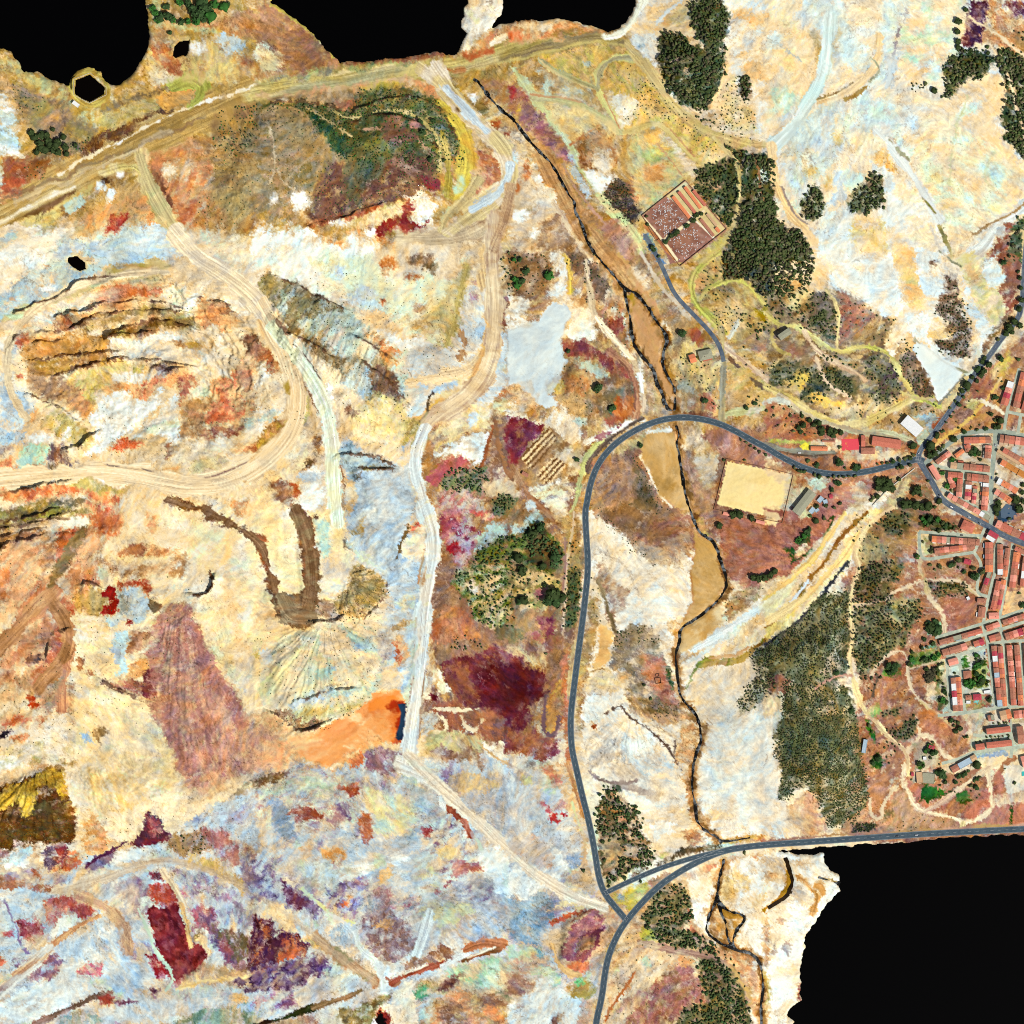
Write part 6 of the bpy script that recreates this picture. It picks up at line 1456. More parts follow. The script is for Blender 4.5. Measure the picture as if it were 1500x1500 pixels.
L("c94:2 a82","120 620 130 700 60 780 -20 830",9,2)
F("c97:2 eca","-20 900 0 880 20 1080 0 1200 -20 1200",5,5)
F("ca5:2 ba6","-20 1200 10 1220 20 1400 0 1460 -20 1470",5,4)
F("fda:2 fec","130 1130 190 1150 190 1380 150 1360",6,6,.7)
F("a65 875","180 1270 200 1270 200 1380 180 1370",3,3)
E("b87 987","45 1060 10 40 0 120 1070 20 40 0 70 920 14 20 0",6,3,.7,brk=2)
L("985 cb8","300 650 380 660 430 690",3,1)
T(0,0,1)
for q in("842 310 850 322 857 347 870 370 880 382 900 405 915 422 935 432 950 450 965 475 979 495 972 517 970 535 980 552 990 572 988 608","991 621 996 650 1000 697 1010 745 1027 782 1055 817 1065 842 1064 860 1055 877 1030 900 996 922 990 957 991 985 995 1015 1005 1032 1027 1065 1027 1087 1016 1125 1014 1155 1021 1202 1055 1232","1060 1265 1051 1310 1047 1325 1035 1350 1055 1382 1105 1400 1117 1420 1119 1440 1115 1500","915 437 925 495 957 540 970 577 988 608"):
 L("c96:3 a74:2 b83:2 dba:1;s",q,11,5,5,a=.8,rough=.4,brk=2)
 L("863:3 742:2 a84:1;s",q,4.5,5,3,a=.75,rough=.4,brk=2.5)
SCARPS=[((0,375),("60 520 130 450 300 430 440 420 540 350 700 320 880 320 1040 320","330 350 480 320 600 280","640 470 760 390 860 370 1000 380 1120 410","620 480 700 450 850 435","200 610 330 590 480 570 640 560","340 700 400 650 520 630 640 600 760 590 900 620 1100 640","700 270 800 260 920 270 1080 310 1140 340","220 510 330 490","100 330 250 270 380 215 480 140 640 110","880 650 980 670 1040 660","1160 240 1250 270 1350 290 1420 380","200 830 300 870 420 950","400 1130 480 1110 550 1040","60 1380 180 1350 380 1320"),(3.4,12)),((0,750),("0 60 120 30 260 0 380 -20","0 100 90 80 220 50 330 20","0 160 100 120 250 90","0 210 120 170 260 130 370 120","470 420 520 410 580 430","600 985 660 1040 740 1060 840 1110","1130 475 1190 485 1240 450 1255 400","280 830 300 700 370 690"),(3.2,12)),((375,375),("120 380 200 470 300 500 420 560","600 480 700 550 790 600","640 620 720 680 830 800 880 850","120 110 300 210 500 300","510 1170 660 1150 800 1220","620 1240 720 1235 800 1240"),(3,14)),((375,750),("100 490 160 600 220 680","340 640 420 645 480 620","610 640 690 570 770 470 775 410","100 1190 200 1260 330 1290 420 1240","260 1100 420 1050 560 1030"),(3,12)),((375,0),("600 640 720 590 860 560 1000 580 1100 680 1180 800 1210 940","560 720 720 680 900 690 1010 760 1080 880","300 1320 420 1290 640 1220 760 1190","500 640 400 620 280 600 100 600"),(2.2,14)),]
T(0,0,1)
F("eeeed4:3 eaf0e0:2 f4f4ea:2 e8ecec:1;l","1140 -20 1400 -20 1395 70 1370 110 1440 130 1460 200 1490 250 1490 310 1420 350 1400 410 1330 380 1280 470 1180 400 1190 330 1150 260 1120 200 1150 140 1200 80",6,24,a=.3)
F("f0f4f4:4 e6eef0:3 fafafa:2;m","1200 340 1260 350 1320 400 1330 460 1300 460 1220 420",5,16,a=.35)
F("dcdacc:3 d6dcd4:2 e4d8c4:1;m","1040 1010 1100 1000 1130 1060 1130 1140 1180 1210 1060 1225 1035 1150",5,24,a=.6)
F("e8dcc0:3 e0d8c4:2 f0e8d8:1;m","860 768 930 790 1000 830 1000 900 960 930 910 900 880 860",5,16,a=.4)
F("e8e0c8:3 e4d4b0:2 d8d8c4:1;m","990 985 1050 960 1110 950 1120 1000 1090 1040 1040 1060 1005 1020",5,16,a=.45,d=60)
F("d8e4e2:4 c8d6d8:2 e6f0ee:3;m","748 482 790 470 830 450 835 462 820 498 826 530 818 560 790 592 765 566 748 560",4,5,a=.75,rough=.3)
F("f0f4f6:4 ffffff:2 e6eef0:2","1338 507 1350 505 1366 516 1392 532 1408 548 1374 588 1366 562 1348 530",2,3,a=.85,rough=.25)
F("ccb878:3 c4b070:3 dccc98:2;m","770 120 880 62 930 78 960 112 1000 162 1080 216 1060 240 1000 258 940 296 900 250 850 200 800 160",6,20,a=.38)
F("d88a60:3 c87048:2 e0a884:2 b86038:1;m","-20 790 60 770 110 770 150 800 112 850 96 900 100 960 60 1010 -20 1060",7,12,a=.5)
T(0,750)
L("c08858:2 d09870 a87448","300 520 400 660 400 780 360 880 260 980 230 1020",18,2,2)
L("c08858:2 d09870","300 480 180 600 60 730 -20 820",20,2,2)
F("8c7c50:3 9c8458:2","415 140 450 90 500 85 500 140 400 320 290 450 270 450 330 290",2,3,a=.8)
T(0,0,1)
F("cc9484:3 bc7c70:3 dca894:2 a86860:1;s","228 915 250 885 280 882 292 915 312 955 348 1020 372 1060 440 1098 380 1128 300 1160 270 1150 255 1110 235 1050 222 1000 212 960",5,5,a=.8,fan=(258,840,24))
F("eca078:2 f0b890:3 dc9474:2;m","340 1070 380 1062 440 1082 470 1092 440 1112 390 1120 350 1112",5,12,a=.7,d=-12)
F("f49850:3 f4a864:3 f8c090:2;m","436 1106 470 1084 512 1070 545 1050 572 1040 580 1080 548 1096 500 1118 455 1124",4,7,a=.8,d=-35)
L("975:3 864:2 a86:1;s","247 733 290 744 330 760 365 785 384 800 394 830 402 862 412 895",9,2,2,brk=.8,vary=.5)
L("864:2 975:3 986:2;s","434 745 452 790 459 830 458 870 448 905 425 900 408 880",22,2,2,brk=.8)
L("986:3 a97:2 975","412 880 425 905 455 905",24,2,2,brk=.6)
L("cb8:3 dc9:2 bb8","205 232 214 262 236 302 262 346",17,1.5,2,rough=.2)
L("edb:3 fec:2 dcb:2;m","255 340 285 376 330 402 372 436 400 478",25,1.5,3,rough=.2)
L("fdb:4 edb:2 fca:1;m","385 445 412 492 433 545 440 585 432 626 408 662 370 692 330 708 285 712 235 704 185 694 135 690 60 697 -20 704",24,1.2,2,rough=.15)
L("ebb:2 fca:3","430 560 436 600 420 640 380 676",8,2,6,a=.5)
L("eec:3 efe:2 eed:1;m","398 480 438 528 468 572 482 612 487 660 489 715 493 765",18,1.2,2,rough=.2)
L("edb:3 dca:2 cb9","244 398 165 402 102 422 52 452 22 482 8 525 12 575 38 612",11,2,3,rough=.3)
L("dba:3 ca8:2 edb;m","722 320 718 372 724 440 726 502 712 552 680 588 642 608 618 638",23,1.5,2,rough=.2)
L("eca:2 fdb","722 400 726 490 700 565 660 596",12,2,5,a=.6)
L("edd:3 dde:3 eec:1;m","622 628 608 662 609 690 620 730 633 775 636 812 627 858 620 925 612 1000 605 1062 598 1112",17,1,2,rough=.2)
L("dc9:3 cb8:2 edc","640 100 672 146 710 188 742 224 749 262 730 290 698 312 655 342",19,1.5,2,rough=.25)
L("dde:3 cde","655 130 690 168 712 190",11,2,3)
L("cde dde:2","746 240 746 262 726 288 690 308",11,2,3)
L("ca8:3 b97:2 dba;m","748 275 740 318 722 365",14,2,3,rough=.3)
L("edc:3 ddc:2 dcb;m","600 1110 640 1150 700 1202 762 1262 832 1312 884 1330",13,2,3,rough=.3)
L("c8b49c:3 bca890:2 d8c4a8;m","82 1306 150 1286 212 1263 262 1262 312 1276 372 1306 432 1346 500 1400 550 1440",8,3,4,a=.6,rough=.4)
F("c8a060:4 d4b078:3 b8904e:2 dcc090:1;m","946 640 962 636 985 632 996 650 998 690 1002 730 1010 748 990 744 968 726 958 704 948 682 943 662",4,3,rough=.35)
F("c8a060:4 d4b078:3 b8904e:2;m","1020 780 1045 792 1054 822 1060 850 1054 872 1030 896 1004 914 1002 905 1014 880 1012 845 1016 812",4,3,rough=.35)
F("d8bc88:3 e8d4a8:2 c8a060:2","998 915 1028 902 1056 882 1060 908 1040 932 1010 952 996 958 992 940",4,4,rough=.35)
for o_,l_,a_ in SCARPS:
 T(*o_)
 for q in l_:L("643:2 753:2 865:1;s",q,1.8,3.5,1.2,a=.6,brk=1.3,vary=.6)  # bench lines: dark rock faces, with the thin bench shadow painted into the colour
HM=26+5*fbm(GX/420,GY/420,2,6)+2.2*fbm(GX/150,GY/150,2,9)
def hp(s,dz,wd,w=6,H=None):
 P=pts(s);sl=box(P,40)
 D=sdist(GX[sl]+w*WX[sl],GY[sl]+w*WY[sl],P)
 m=np.clip(-D/wd,0,1);m=m*m*(3-2*m)
 (HM if H is None else H)[sl]+=dz*m
 return sl,D
T(0,0,1)
CREEK_A="693 114 703 120 712 135 725 150 735 162 750 173 765 190 777 207 795 225 812 245 822 265 832 282 842 297 842 310 850 322 857 347 870 370 880 382 900 405 915 422 935 432 950 450 965 475 979 495 972 517 970 535 980 552 990 572 988 595 988 608 991 621 996 635 992 650 996 670 1000 697 1004 725 1010 745 1015 760 1027 782 1045 792 1055 817 1065 842 1064 860 1055 877 1030 900 996 922 996 940 990 957 991 985 995 1015 1005 1032 1020 1047 1027 1065 1027 1087 1019 1110 1016 1125 1014 1155 1019 1180 1021 1202 1032 1217 1055 1230 1057 1243 1060 1265 1055 1280 1051 1310 1047 1325 1035 1350 1035 1367 1055 1382 1077 1392 1105 1400 1117 1420 1119 1440 1115 1475 1115 1500 1114 1560"
sl=(slice(None),slice(None))
dcr=np.full((NG,NG),200,f32)
_P=pts(CREEK_A)
_s=box(_P,160);dcr[_s]=np.minimum(sdist(GX[_s],GY[_s],_P,False),200)
HM-=9*(1-np.clip(dcr/150,0,1))**1.6
dsv=np.full((NG,NG),200,f32)
_P=[(1000,1000),(1100,960),(1180,900),(1230,840),(1280,770),(1340,700)]
_s=box(_P,120);dsv[_s]=np.minimum(sdist(GX[_s],GY[_s],_P,False),200)
HM-=5*(1-np.clip(dsv/90,0,1))**1.5
T(0,0,1)
hp("310 180 400 140 500 120 600 130 670 180 690 260 640 330 520 350 400 330 300 330",26,75)
hp("960 40 1010 -30 1070 -30 1070 90 1050 170 1000 150 960 100",7,30)
hp("1060 220 1120 210 1140 300 1190 380 1180 430 1100 420 1060 380",10,35)
hp("1100 920 1240 890 1260 980 1270 1150 1230 1220 1180 1190 1130 1100 1090 1010",22,60)
hp("1130 440 1220 420 1330 520 1350 590 1260 620 1130 600",9,40)
hp("1260 780 1340 800 1340 940 1260 990",8,40)
LAKE_NW="-60 40 0 68 15 75 32 102 50 103 72 115 99 126 102 110 110 101 130 95 144 101 152 115 161 124 175 122 195 102 210 77 217 55 212 0 212 -60 -60 -60"
LAKE_N="393 -60 393 0 430 25 460 48 480 72 497 88 540 88 600 80 640 72 650 76 668 79 672 70 684 48 674 37 677 22 686 0 686 -60"
LAKE_N2="738 -60 739 0 735 18 722 32 720 38 740 32 775 26 815 25 850 30 875 36 890 43 905 40 918 28 928 12 931 0 931 -60"
LAKE_SE="1155 1247 1140 1249 1170 1252 1208 1252 1209 1264 1219 1275 1232 1286 1232 1306 1222 1318 1206 1336 1195 1354 1182 1374 1178 1395 1174 1420 1173 1458 1177 1468 1155 1483 1153 1490 1165 1500 1160 1560 1620 1560 1620 1221 1500 1224 1375 1231 1300 1236 1200 1243"
for s in(LAKE_NW,LAKE_N,LAKE_N2,LAKE_SE):
 P=pts(s);sl=box(P,150);m=np.clip(1-sdist(GX[sl],GY[sl],P)/130,0,1);m=m*m*(3-2*m)
 HM[sl]=HM[sl]*(1-m)+3.6*m
HT=HM.copy()
hp("10 480 60 430 140 400 220 385 300 410 370 450 400 520 405 590 370 650 290 690 180 690 120 660 60 620 20 560",-34,120,8,HT)
hp("395 470 430 480 500 560 560 600 560 640 490 620 430 560",8,30,8,HT)
hp("380 400 470 430 560 500 600 580 560 590 480 560 400 500",13,28,8,HT)
hp("500 640 570 650 600 700 620 800 600 860 560 840 520 780",9,40,8,HT)
hp("380 960 420 920 520 910 560 930 555 1000 520 1040 460 1065 410 1045 385 1010",10,40,5,HT)
hp("225 905 255 880 285 885 300 940 340 1000 365 1070 350 1110 270 1130 250 1080 225 990",9,34,5,HT)
hp("510 850 530 820 570 850 560 880 530 910 490 900",11,22,5,HT)
hp("-60 1150 40 1125 95 1130 110 1170 112 1230 60 1240 -60 1240",22,42,5,HT)
hp("110 1130 200 1120 260 1150 260 1200 200 1235 140 1230",9,40,5,HT)
hp("830 500 880 500 930 540 940 590 920 610 860 620 820 580",12,32,5,HT)
hp("820 1350 860 1325 890 1345 885 1390 850 1425 815 1410",7,12,3,HT)
hp("838 1375 870 1362 872 1385 845 1395",-5,7,2,HT)
hp("215 1290 250 1280 290 1380 300 1420 270 1440 235 1400",-4,12,3,HT)
hp("-60 760 110 740 180 760 150 790 60 800 -60 830",-14,30,5,HT)
hp("405 760 440 760 445 880 470 900 410 900",-3,8,3,HT)
hp("150 1080 400 1120 600 1110 850 1120 860 1260 700 1420 560 1440 300 1420 -80 1440 -80 1300",6,60,10,HT)
pit=np.clip(-(sdist(GX+8*WX,GY+8*WY,pts("10 480 60 430 140 400 220 385 300 410 370 450 400 520 405 590 300 600 240 560 130 590 60 600 20 560")))/20,0,1)
q=HT/5.5+.25*BANK['m'][1];st=np.floor(q);fr=q-st
HT=HT*(1-pit)+pit*((st+np.clip((fr-.62)/.38,0,1)-.25*BANK['m'][1])*5.5)
def scarp(s,hgt=3.0,run=14,brk=2.0):
 P=smooth(pts(s),1);sl=box(P,run+8);hgt*=2.8;run*=1.4
 x=GX[sl]+3.5*WX[sl];y=GY[sl]+3.5*WY[sl]
 D=sdist(x,y,P,False)
 side=np.full(x.shape,1e9,f32);sg=np.zeros(x.shape,f32)
 for(a,b),(c,d)in zip(P,P[1:]):
  t=np.clip(((x-a)*(c-a)+(y-b)*(d-b))/((c-a)**2+(d-b)**2+1e-6),0,1)
  dd=(x-a-t*(c-a))**2+(y-b-t*(d-b))**2
  k=dd<side;side[k]=dd[k];sg[k]=np.sign((c-a)*(y-b)-(d-b)*(x-a))[k]
 f=np.where(sg>0,np.clip(1-D/run,0,1),np.clip(1-D/2.0,0,1))
 HT[sl]+=hgt*f*np.clip(.85+.45*BANK['m'][3][sl],.1,1.3)
for o_,l_,a_ in SCARPS:
 T(*o_)
 for s in l_:scarp(s,*a_)
T(0,0,1)
lum0=COL@np.array([.3,.59,.11],f32)
rg=np.clip(ROUGH,.15,1.3)*np.clip(1.9-1.25*lum0,.45,1)
_b=HT+9*fbm(GX/90,GY/90,4,22,.6)
for _ in range(3):
 _b[4:-4,4:-4]=(_b[8:,4:-4]+_b[:-8,4:-4]+_b[4:-4,8:]+_b[4:-4,:-8])/4
_gy,_gx=np.gradient(_b);_n=np.sqrt(_gx**2+_gy**2)+1e-6
_gx=(_gx/_n).astype(f32);_gy=(_gy/_n).astype(f32)
RILL=smear(fbm(GX/4.5,GY/4.5,3,19,.7),_gx,_gy,4,1.6)
RILL2=smear(fbm(GX/11,GY/11,3,15,.6),_gx,_gy,5,3.0)
SCR=smear(_rs.randn(NG,NG).astype(f32),_gx,_gy,4,1.2)
r3=fbm(GX/5.2,GY/5.2,3,19,.7)
r1=fbm(GX/34+.4*WX,GY/34+.4*WY,3,15,.5)
REL=.8*rg*(.7*r1+.38*RILL2-.25*np.abs(RILL2)+.2*RILL+.05*SCR+.1*r3)
HT=HT+REL
def comb(s,c,n,amp):
 P=pts(s);sl=box(P,6)
 D=sdist(GX[sl]+4*WX[sl],GY[sl]+4*WY[sl],P)
 m=np.clip(-D/8,0,1)
 rx=GX[sl]-c[0]+2*WX[sl];ry=GY[sl]-c[1]+2*WY[sl];rr=np.sqrt(rx*rx+ry*ry)
 HT[sl]+=amp*m*(np.abs(fbm(rr/60,np.arctan2(ry,rx)*n,3,21,.6))-.5)
comb("230 920 290 890 310 950 370 1060 360 1120 280 1150 250 1080 225 990",(260,860),15,1.5)
comb("-40 1150 40 1130 100 1125 112 1230 60 1245 -40 1245",(60,1095),9,2.6)
comb("500 850 530 820 570 850 560 890 530 910 480 900",(505,845),12,2.0)
comb("110 1130 200 1115 260 1150 260 1200 200 1235 150 1230",(120,1065),9,.9)
comb("385 950 420 920 520 910 560 930 555 1000 520 1050 460 1070 400 1050",(475,900),10,1.6)
comb("390 410 470 430 560 500 600 580 550 590 480 560 400 500",(640,200),40,1.4)
comb("860 1060 940 1050 1000 1070 990 1120 860 1130",(925,1040),9,1.0)
_h1=fbm(GX/2.6,GY/2.6,2,2);_h2=fbm(GX/2.6,GY/2.6,2,8)
jj,ii=np.meshgrid(np.arange(NG),np.arange(NG),indexing='ij')
_k=np.clip(ROUGH,.25,1)*1.15
COL=COL[np.clip(np.rint(jj+_k*_h1).astype(int),0,NG-1),np.clip(np.rint(ii+_k*_h2).astype(int),0,NG-1)]
lum=COL@np.array([.3,.59,.11],f32)
cool=np.clip((np.minimum(COL[...,2],COL[...,1])-COL[...,0]+.03)*8,0,1)*np.clip((lum-.6)*5,0,1)
lav=np.clip((COL[...,2]-COL[...,1])*9,0,1)*np.clip((lum-.6)*5,0,1)
k=(np.maximum(cool*.28,lav*.9))[...,None]
COL=COL*(1-k)+(lum*1.01)[...,None]*np.array([.985,1.0,1.005],f32)*k
mot=1+rg*(0+.03*BANK['m'][2]+.025*BANK['l'][4])
mot+=rg*(0.025*FINE[1]+.020*RILL+.018*RILL2+.022*SCR+.02*_rs.randn(NG,NG).astype(f32))
def ridge(s,seed,w):
 n=fbm(GX/s+.5*WX,GY/s+.5*WY,3,seed,.5)
 return np.clip(1-np.abs(n)/w,0,1)
veinb=ridge(34,4,.11)*np.clip(BANK['l'][1]+.4,0,1)
gul=np.clip(1-np.abs(RILL2+.3*RILL)/.12,0,1)*np.clip(BANK['l'][0]+.3,0,1)
veind=np.maximum(.7*gul,ridge(24,13,.07)*np.clip(BANK['l'][3]+.5,0,1),.8*ridge(11,16,.07)*np.clip(BANK['l'][5]-.1,0,1))
sat=COL.max(-1)-COL.min(-1)
COL=COL*mot[...,None]
e=(np.clip(rg,0,1)*veind*.5)[...,None]
COL=COL*(1-e)+COL*np.array([.55,.46,.36],f32)*e
e=(np.clip(rg,0,1)*veinb*.35)[...,None]
COL=COL*(1-e)+np.array([.95,.90,.80],f32)*e
tint=rg[...,None]*(BANK['s'][4][...,None]*np.array([.020,.002,-.022],f32)+BANK['m'][5][...,None]*np.array([.018,.0,-.016],f32))
COL=np.clip(COL+tint,0.01,1)
hi=np.clip((lum-.42)*3,0,1)
dfc=np.clip((COL[...,0]+COL[...,2])/2-COL[...,1]+.018,0,.2)*hi*np.clip((lum-.6)*5,0,1)
COL=COL+dfc[...,None]*np.array([-.2,.75,-.2],f32)
rb=COL[...,0]-COL[...,2]
up_=np.clip(COL[...,2]+.66*rb-COL[...,1],0,.12)*np.clip((lum-.6)*6,0,1)*np.clip(rb*12,0,1)*np.clip((.5-rb)*6,0,1)
COL[...,1]+=.6*up_;COL[...,0]-=.15*up_
rr=np.clip(COL[...,0]-COL[...,1]-.1,0,.4)*np.clip((.8-lum)*4,0,1)
COL=COL+rr[...,None]*np.array([-.06,.12,-.05],f32)
COL=np.clip(COL,.01,1)
l2=(COL@np.array([.3,.59,.11],f32))[...,None]
COL=l2+(COL-l2)*(.97-.16*np.clip((COL[...,:1]-COL[...,1:2])*3,0,1)+.06*np.clip((l2-.68)*5,0,1))
COL=COL*(1-np.clip((l2-.72)*3.6,0,1)*np.array([.065,.055,.085],f32))
COL=np.clip(COL,.01,1)**1.10
COL=np.clip(.5+(COL-.5)*1.07,.01,1)
def blur(a,n):
 for _ in range(2):
  c=np.cumsum(np.pad(a,((n+1,n),(0,0),(0,0)),'edge'),0,dtype=np.float64);a=(c[2*n+1:]-c[:-2*n-1])/(2*n+1)
  c=np.cumsum(np.pad(a,((0,0),(n+1,n),(0,0)),'edge'),1,dtype=np.float64);a=(c[:,2*n+1:]-c[:,:-2*n-1])/(2*n+1)
 return a.astype(f32)
COL=np.clip(COL+.34*(COL-blur(COL,2))+.12*(COL-blur(COL,14)),.01,1)
ALB=np.where(COL<=.04045,COL/12.92,((COL+.055)/1.055)**2.4)*.8
def hs(x,y,H=None):
 H=HT if H is None else H
 fx=min(max(x/STEP,0),NG-1.001);fy=min(max(y/STEP,0),NG-1.001)
 i,j=int(fx),int(fy);a,b=fx-i,fy-j
 return float((H[j,i]*(1-a)+H[j,i+1]*a)*(1-b)+(H[j+1,i]*(1-a)+H[j+1,i+1]*a)*b)
def hs_arr(x,y,H=None):
 H=HT if H is None else H
 fx=np.clip(x/STEP,0,NG-1.001);fy=np.clip(y/STEP,0,NG-1.001)
 i=fx.astype(int);j=fy.astype(int);a=fx-i;b=fy-j
 return(H[j,i]*(1-a)+H[j,i+1]*a)*(1-b)+(H[j+1,i]*(1-a)+H[j+1,i+1]*a)*b
flat=np.zeros((NG,NG),f32)
for s in("1335 560 1380 610 1420 620 1475 540 1600 500 1600 1215 1330 1200 1330 1080 1400 1030 1360 960 1330 780","1040 660 1160 680 1150 770 1040 750","1160 630 1360 600 1360 690 1290 700 1160 700","1155 700 1225 700 1225 770 1155 770","935 265 1004 258 1072 336 996 398","1000 505 1045 505 1045 535 1000 535","1132 475 1158 475 1158 500 1132 500"):
 P=pts(s);sl=box(P,16);flat[sl]=np.maximum(flat[sl],np.clip(.5-sdist(GX[sl],GY[sl],P)/14,0,1))
HT=HT*(1-flat)+(HM+.15*r3)*flat
ROADS={'highway':(9.6,"866 1580 872 1500 882 1460 886 1425 892 1397 905 1367 920 1345 940 1322 965 1297 995 1277 1025 1261 1060 1247 1092 1242 1125 1239 1200 1234 1300 1227 1375 1222 1500 1216 1620 1210"),'west_highway':(9.4,"917 1348 913 1342 900 1327 886 1310 877 1287 871 1245 862 1200 852 1162 844 1125 838 1100 836 1075 836 1045 841 1005 846 965 852 920 857 880 862 830 859 787 857 750 860 735 865 707 877 677 900 650 930 630 960 617 990 611 1020 612 1050 619 1075 630 1105 647 1125 657 1140 667 1175 685 1207 694 1240 695 1275 690 1305 682 1332 676 1345 672 1354 676"),'slip_road':(7.6,"886 1308 890 1306 925 1289 965 1272 1000 1261 1030 1253 1060 1247"),'north_road':(8.0,"1345 675 1347 660 1360 645 1375 625 1395 597 1415 567 1435 537 1450 520 1467 495 1485 475 1496 455 1499 400 1504 340"),'cemetery_road':(6.2,"944 344 953 358 960 372 967 385 975 402 987 430 1007 452 1030 475 1047 495 1056 512 1060 530"),'main_street':(8.4,"1345 672 1352 684 1366 707 1376 727 1387 738 1404 747 1428 761 1447 771 1470 785 1500 797 1600 830"),}
STREETS=[(6.6,s)for s in("1352 682 1362 673 1380 657 1402 641 1422 633 1440 631 1458 632 1476 633 1500 639 1600 655","1458 632 1456 662 1452 696 1451 732 1453 754 1450 772",)]+[(4.6,s)for s in("1366 680 1387 687 1416 690 1451 695","1412 690 1410 728","1378 716 1390 722 1410 731 1435 746 1452 757","1492 540 1481 578 1474 603 1470 632","1474 603 1500 609 1600 622","1494 609 1490 636","1346 779 1384 782 1436 785","1346 779 1346 800 1349 821 1385 815 1426 809","1443 772 1428 806 1426 809","1426 809 1438 826 1433 842 1429 869 1447 874","1464 788 1457 803 1457 840 1454 848 1447 878 1441 906 1439 918 1445 934 1448 952 1453 998 1458 1036","1483 796 1477 840 1474 852 1465 897 1463 909 1468 930 1475 1000 1478 1052 1482 1088 1480 1110","1369 934 1438 914 1500 893 1600 862","1376 949 1440 930 1500 911 1600 880","1446 944 1469 940 1500 938 1600 934","1494 939 1497 976 1502 1034","1373 1048 1406 1045 1459 1037 1500 1033 1600 1026","1379 1118 1404 1112 1428 1100 1480 1095 1500 1093 1600 1090","1404 960 1409 998 1412 1042","1386 964 1389 1000 1391 1042","1386 963 1404 959 1447 947","1425 1076 1440 1078 1480 1072")]
def road_clear(s,wd,depth=.3):
 P=smooth(pts(s));sl=box(P,wd+14)
 if GX[sl].size==0:return
 D=sdist(GX[sl],GY[sl],P,False)
 m=np.clip(1-(D-wd/2-1.2)/7,0,1);m=m*m*(3-2*m)
 HT[sl]=HT[sl]*(1-m)+HM[sl]*m
 HT[sl]-=depth*np.clip((wd/2-.4-D)/.8,0,1)
def carve(s,wd,depth,bank=5):
 P=smooth(pts(s),1);sl=box(P,wd+bank+6)
 D=sdist(GX[sl]+1.2*WX[sl],GY[sl]+1.2*WY[sl],P,False)+(.7*BANK['s'][2][sl]+.5*BANK['m'][4][sl])*.9
 hz=HM[sl]
 m=np.clip(1-(D-wd/2)/bank,0,1);m=m*m*(3-2*m)
 HT[sl]=HT[sl]*(1-m)+(hz-depth)*m
CREEKS=[(1.5,CREEK_A,'CREEK'),(1.2,"915 422 915 437 922 462 925 495 935 517 957 540 961 560 970 577 975 595 988 608",''),(1.2,"1051 1310 1054 1325 1070 1337 1090 1341 1090 1350 1077 1367 1074 1380 1077 1392",''),(.8,"1052 1325 1062 1350 1068 1375 1072 1390",''),(2.6,"1057 1232 1078 1234 1100 1229",''),(3.4,"1152 1258 1159 1280 1162 1297 1155 1312 1125 1330",''),(1.4,"1200 1287 1220 1292 1232 1297",'')]
for wd,s,_ in CREEKS:
 carve(s,wd,1.6)
for k_,(wd,s)in ROADS.items():
 road_clear(s,wd)
for wd,s in STREETS:
 road_clear(s,wd)
PONDS=["107 115 130 106 152 126 152 136 129 148 107 136","251 80 254 66 262 58 277 56 276 72 272 81 265 80 255 84","100 375 112 374 124 384 124 394 116 397 104 390 98 382"]
for s in(LAKE_NW,LAKE_N,LAKE_N2,LAKE_SE):
 P=pts(s);sl=box(P,60)
 D=sdist(GX[sl]+1.6*WX[sl],GY[sl]+1.6*WY[sl],P)+.8*BANK['s'][1][sl]
 up=np.maximum(HT[sl],2.0)
 h=np.maximum(np.minimum(up,1.2+np.clip(D,0,80)*.5+.3*REL[sl]),.8)
 HT[sl]=np.where(HT[sl]<0,HT[sl],np.where(D>0,h*np.clip(.25+D/3,0,1),np.clip(D,-4,0)-.3))
POND_Z=[]
for s in PONDS:
 P=pts(s);sl=box(P,20)
 D=sdist(GX[sl]+WX[sl],GY[sl]+WY[sl],P)
 c=np.mean(P,axis=0);z=max(hs(*c),3.0)-1.0;POND_Z.append(z)
 HT[sl]=np.where(D<0,z+np.clip(D*.6,-2.5,-.2),np.where(D<9,np.maximum(HT[sl],(z+.9)-np.clip(D-4,0,9)*1.2),HT[sl]))
scene=bpy.context.scene
col=scene.collection
rnd=random.Random(5)
def W(x,y,z=0.0):return(x-750.0,750.0-y,z)
def lin(c):return tuple(v/12.92 if v<=.04045 else((v+.055)/1.055)**2.4 for v in c)
def albedo(h):return tuple(v*.8 for v in lin(hexc(h)))
def mesh(name,V,Fc,mats=None,smoothed=False):
 me=bpy.data.meshes.new(name);me.from_pydata(V,[],Fc);me.update()
 for m in(mats or[]):me.materials.append(m)
 if smoothed:me.polygons.foreach_set('use_smooth',[True]*len(me.polygons))
 return me
def link(name,data,parent=None,loc=None):
 o=bpy.data.objects.new(name,data);col.objects.link(o)
 if parent is not None:o.parent=parent
 if loc is not None:o.location=loc
 return o
def tag(o,label=None,cat=None,group=None,kind=None):
 if label:o['label']=label
 if cat:o['category']=cat
 if group:o['group']=group
 if kind:o['kind']=kind
 return o
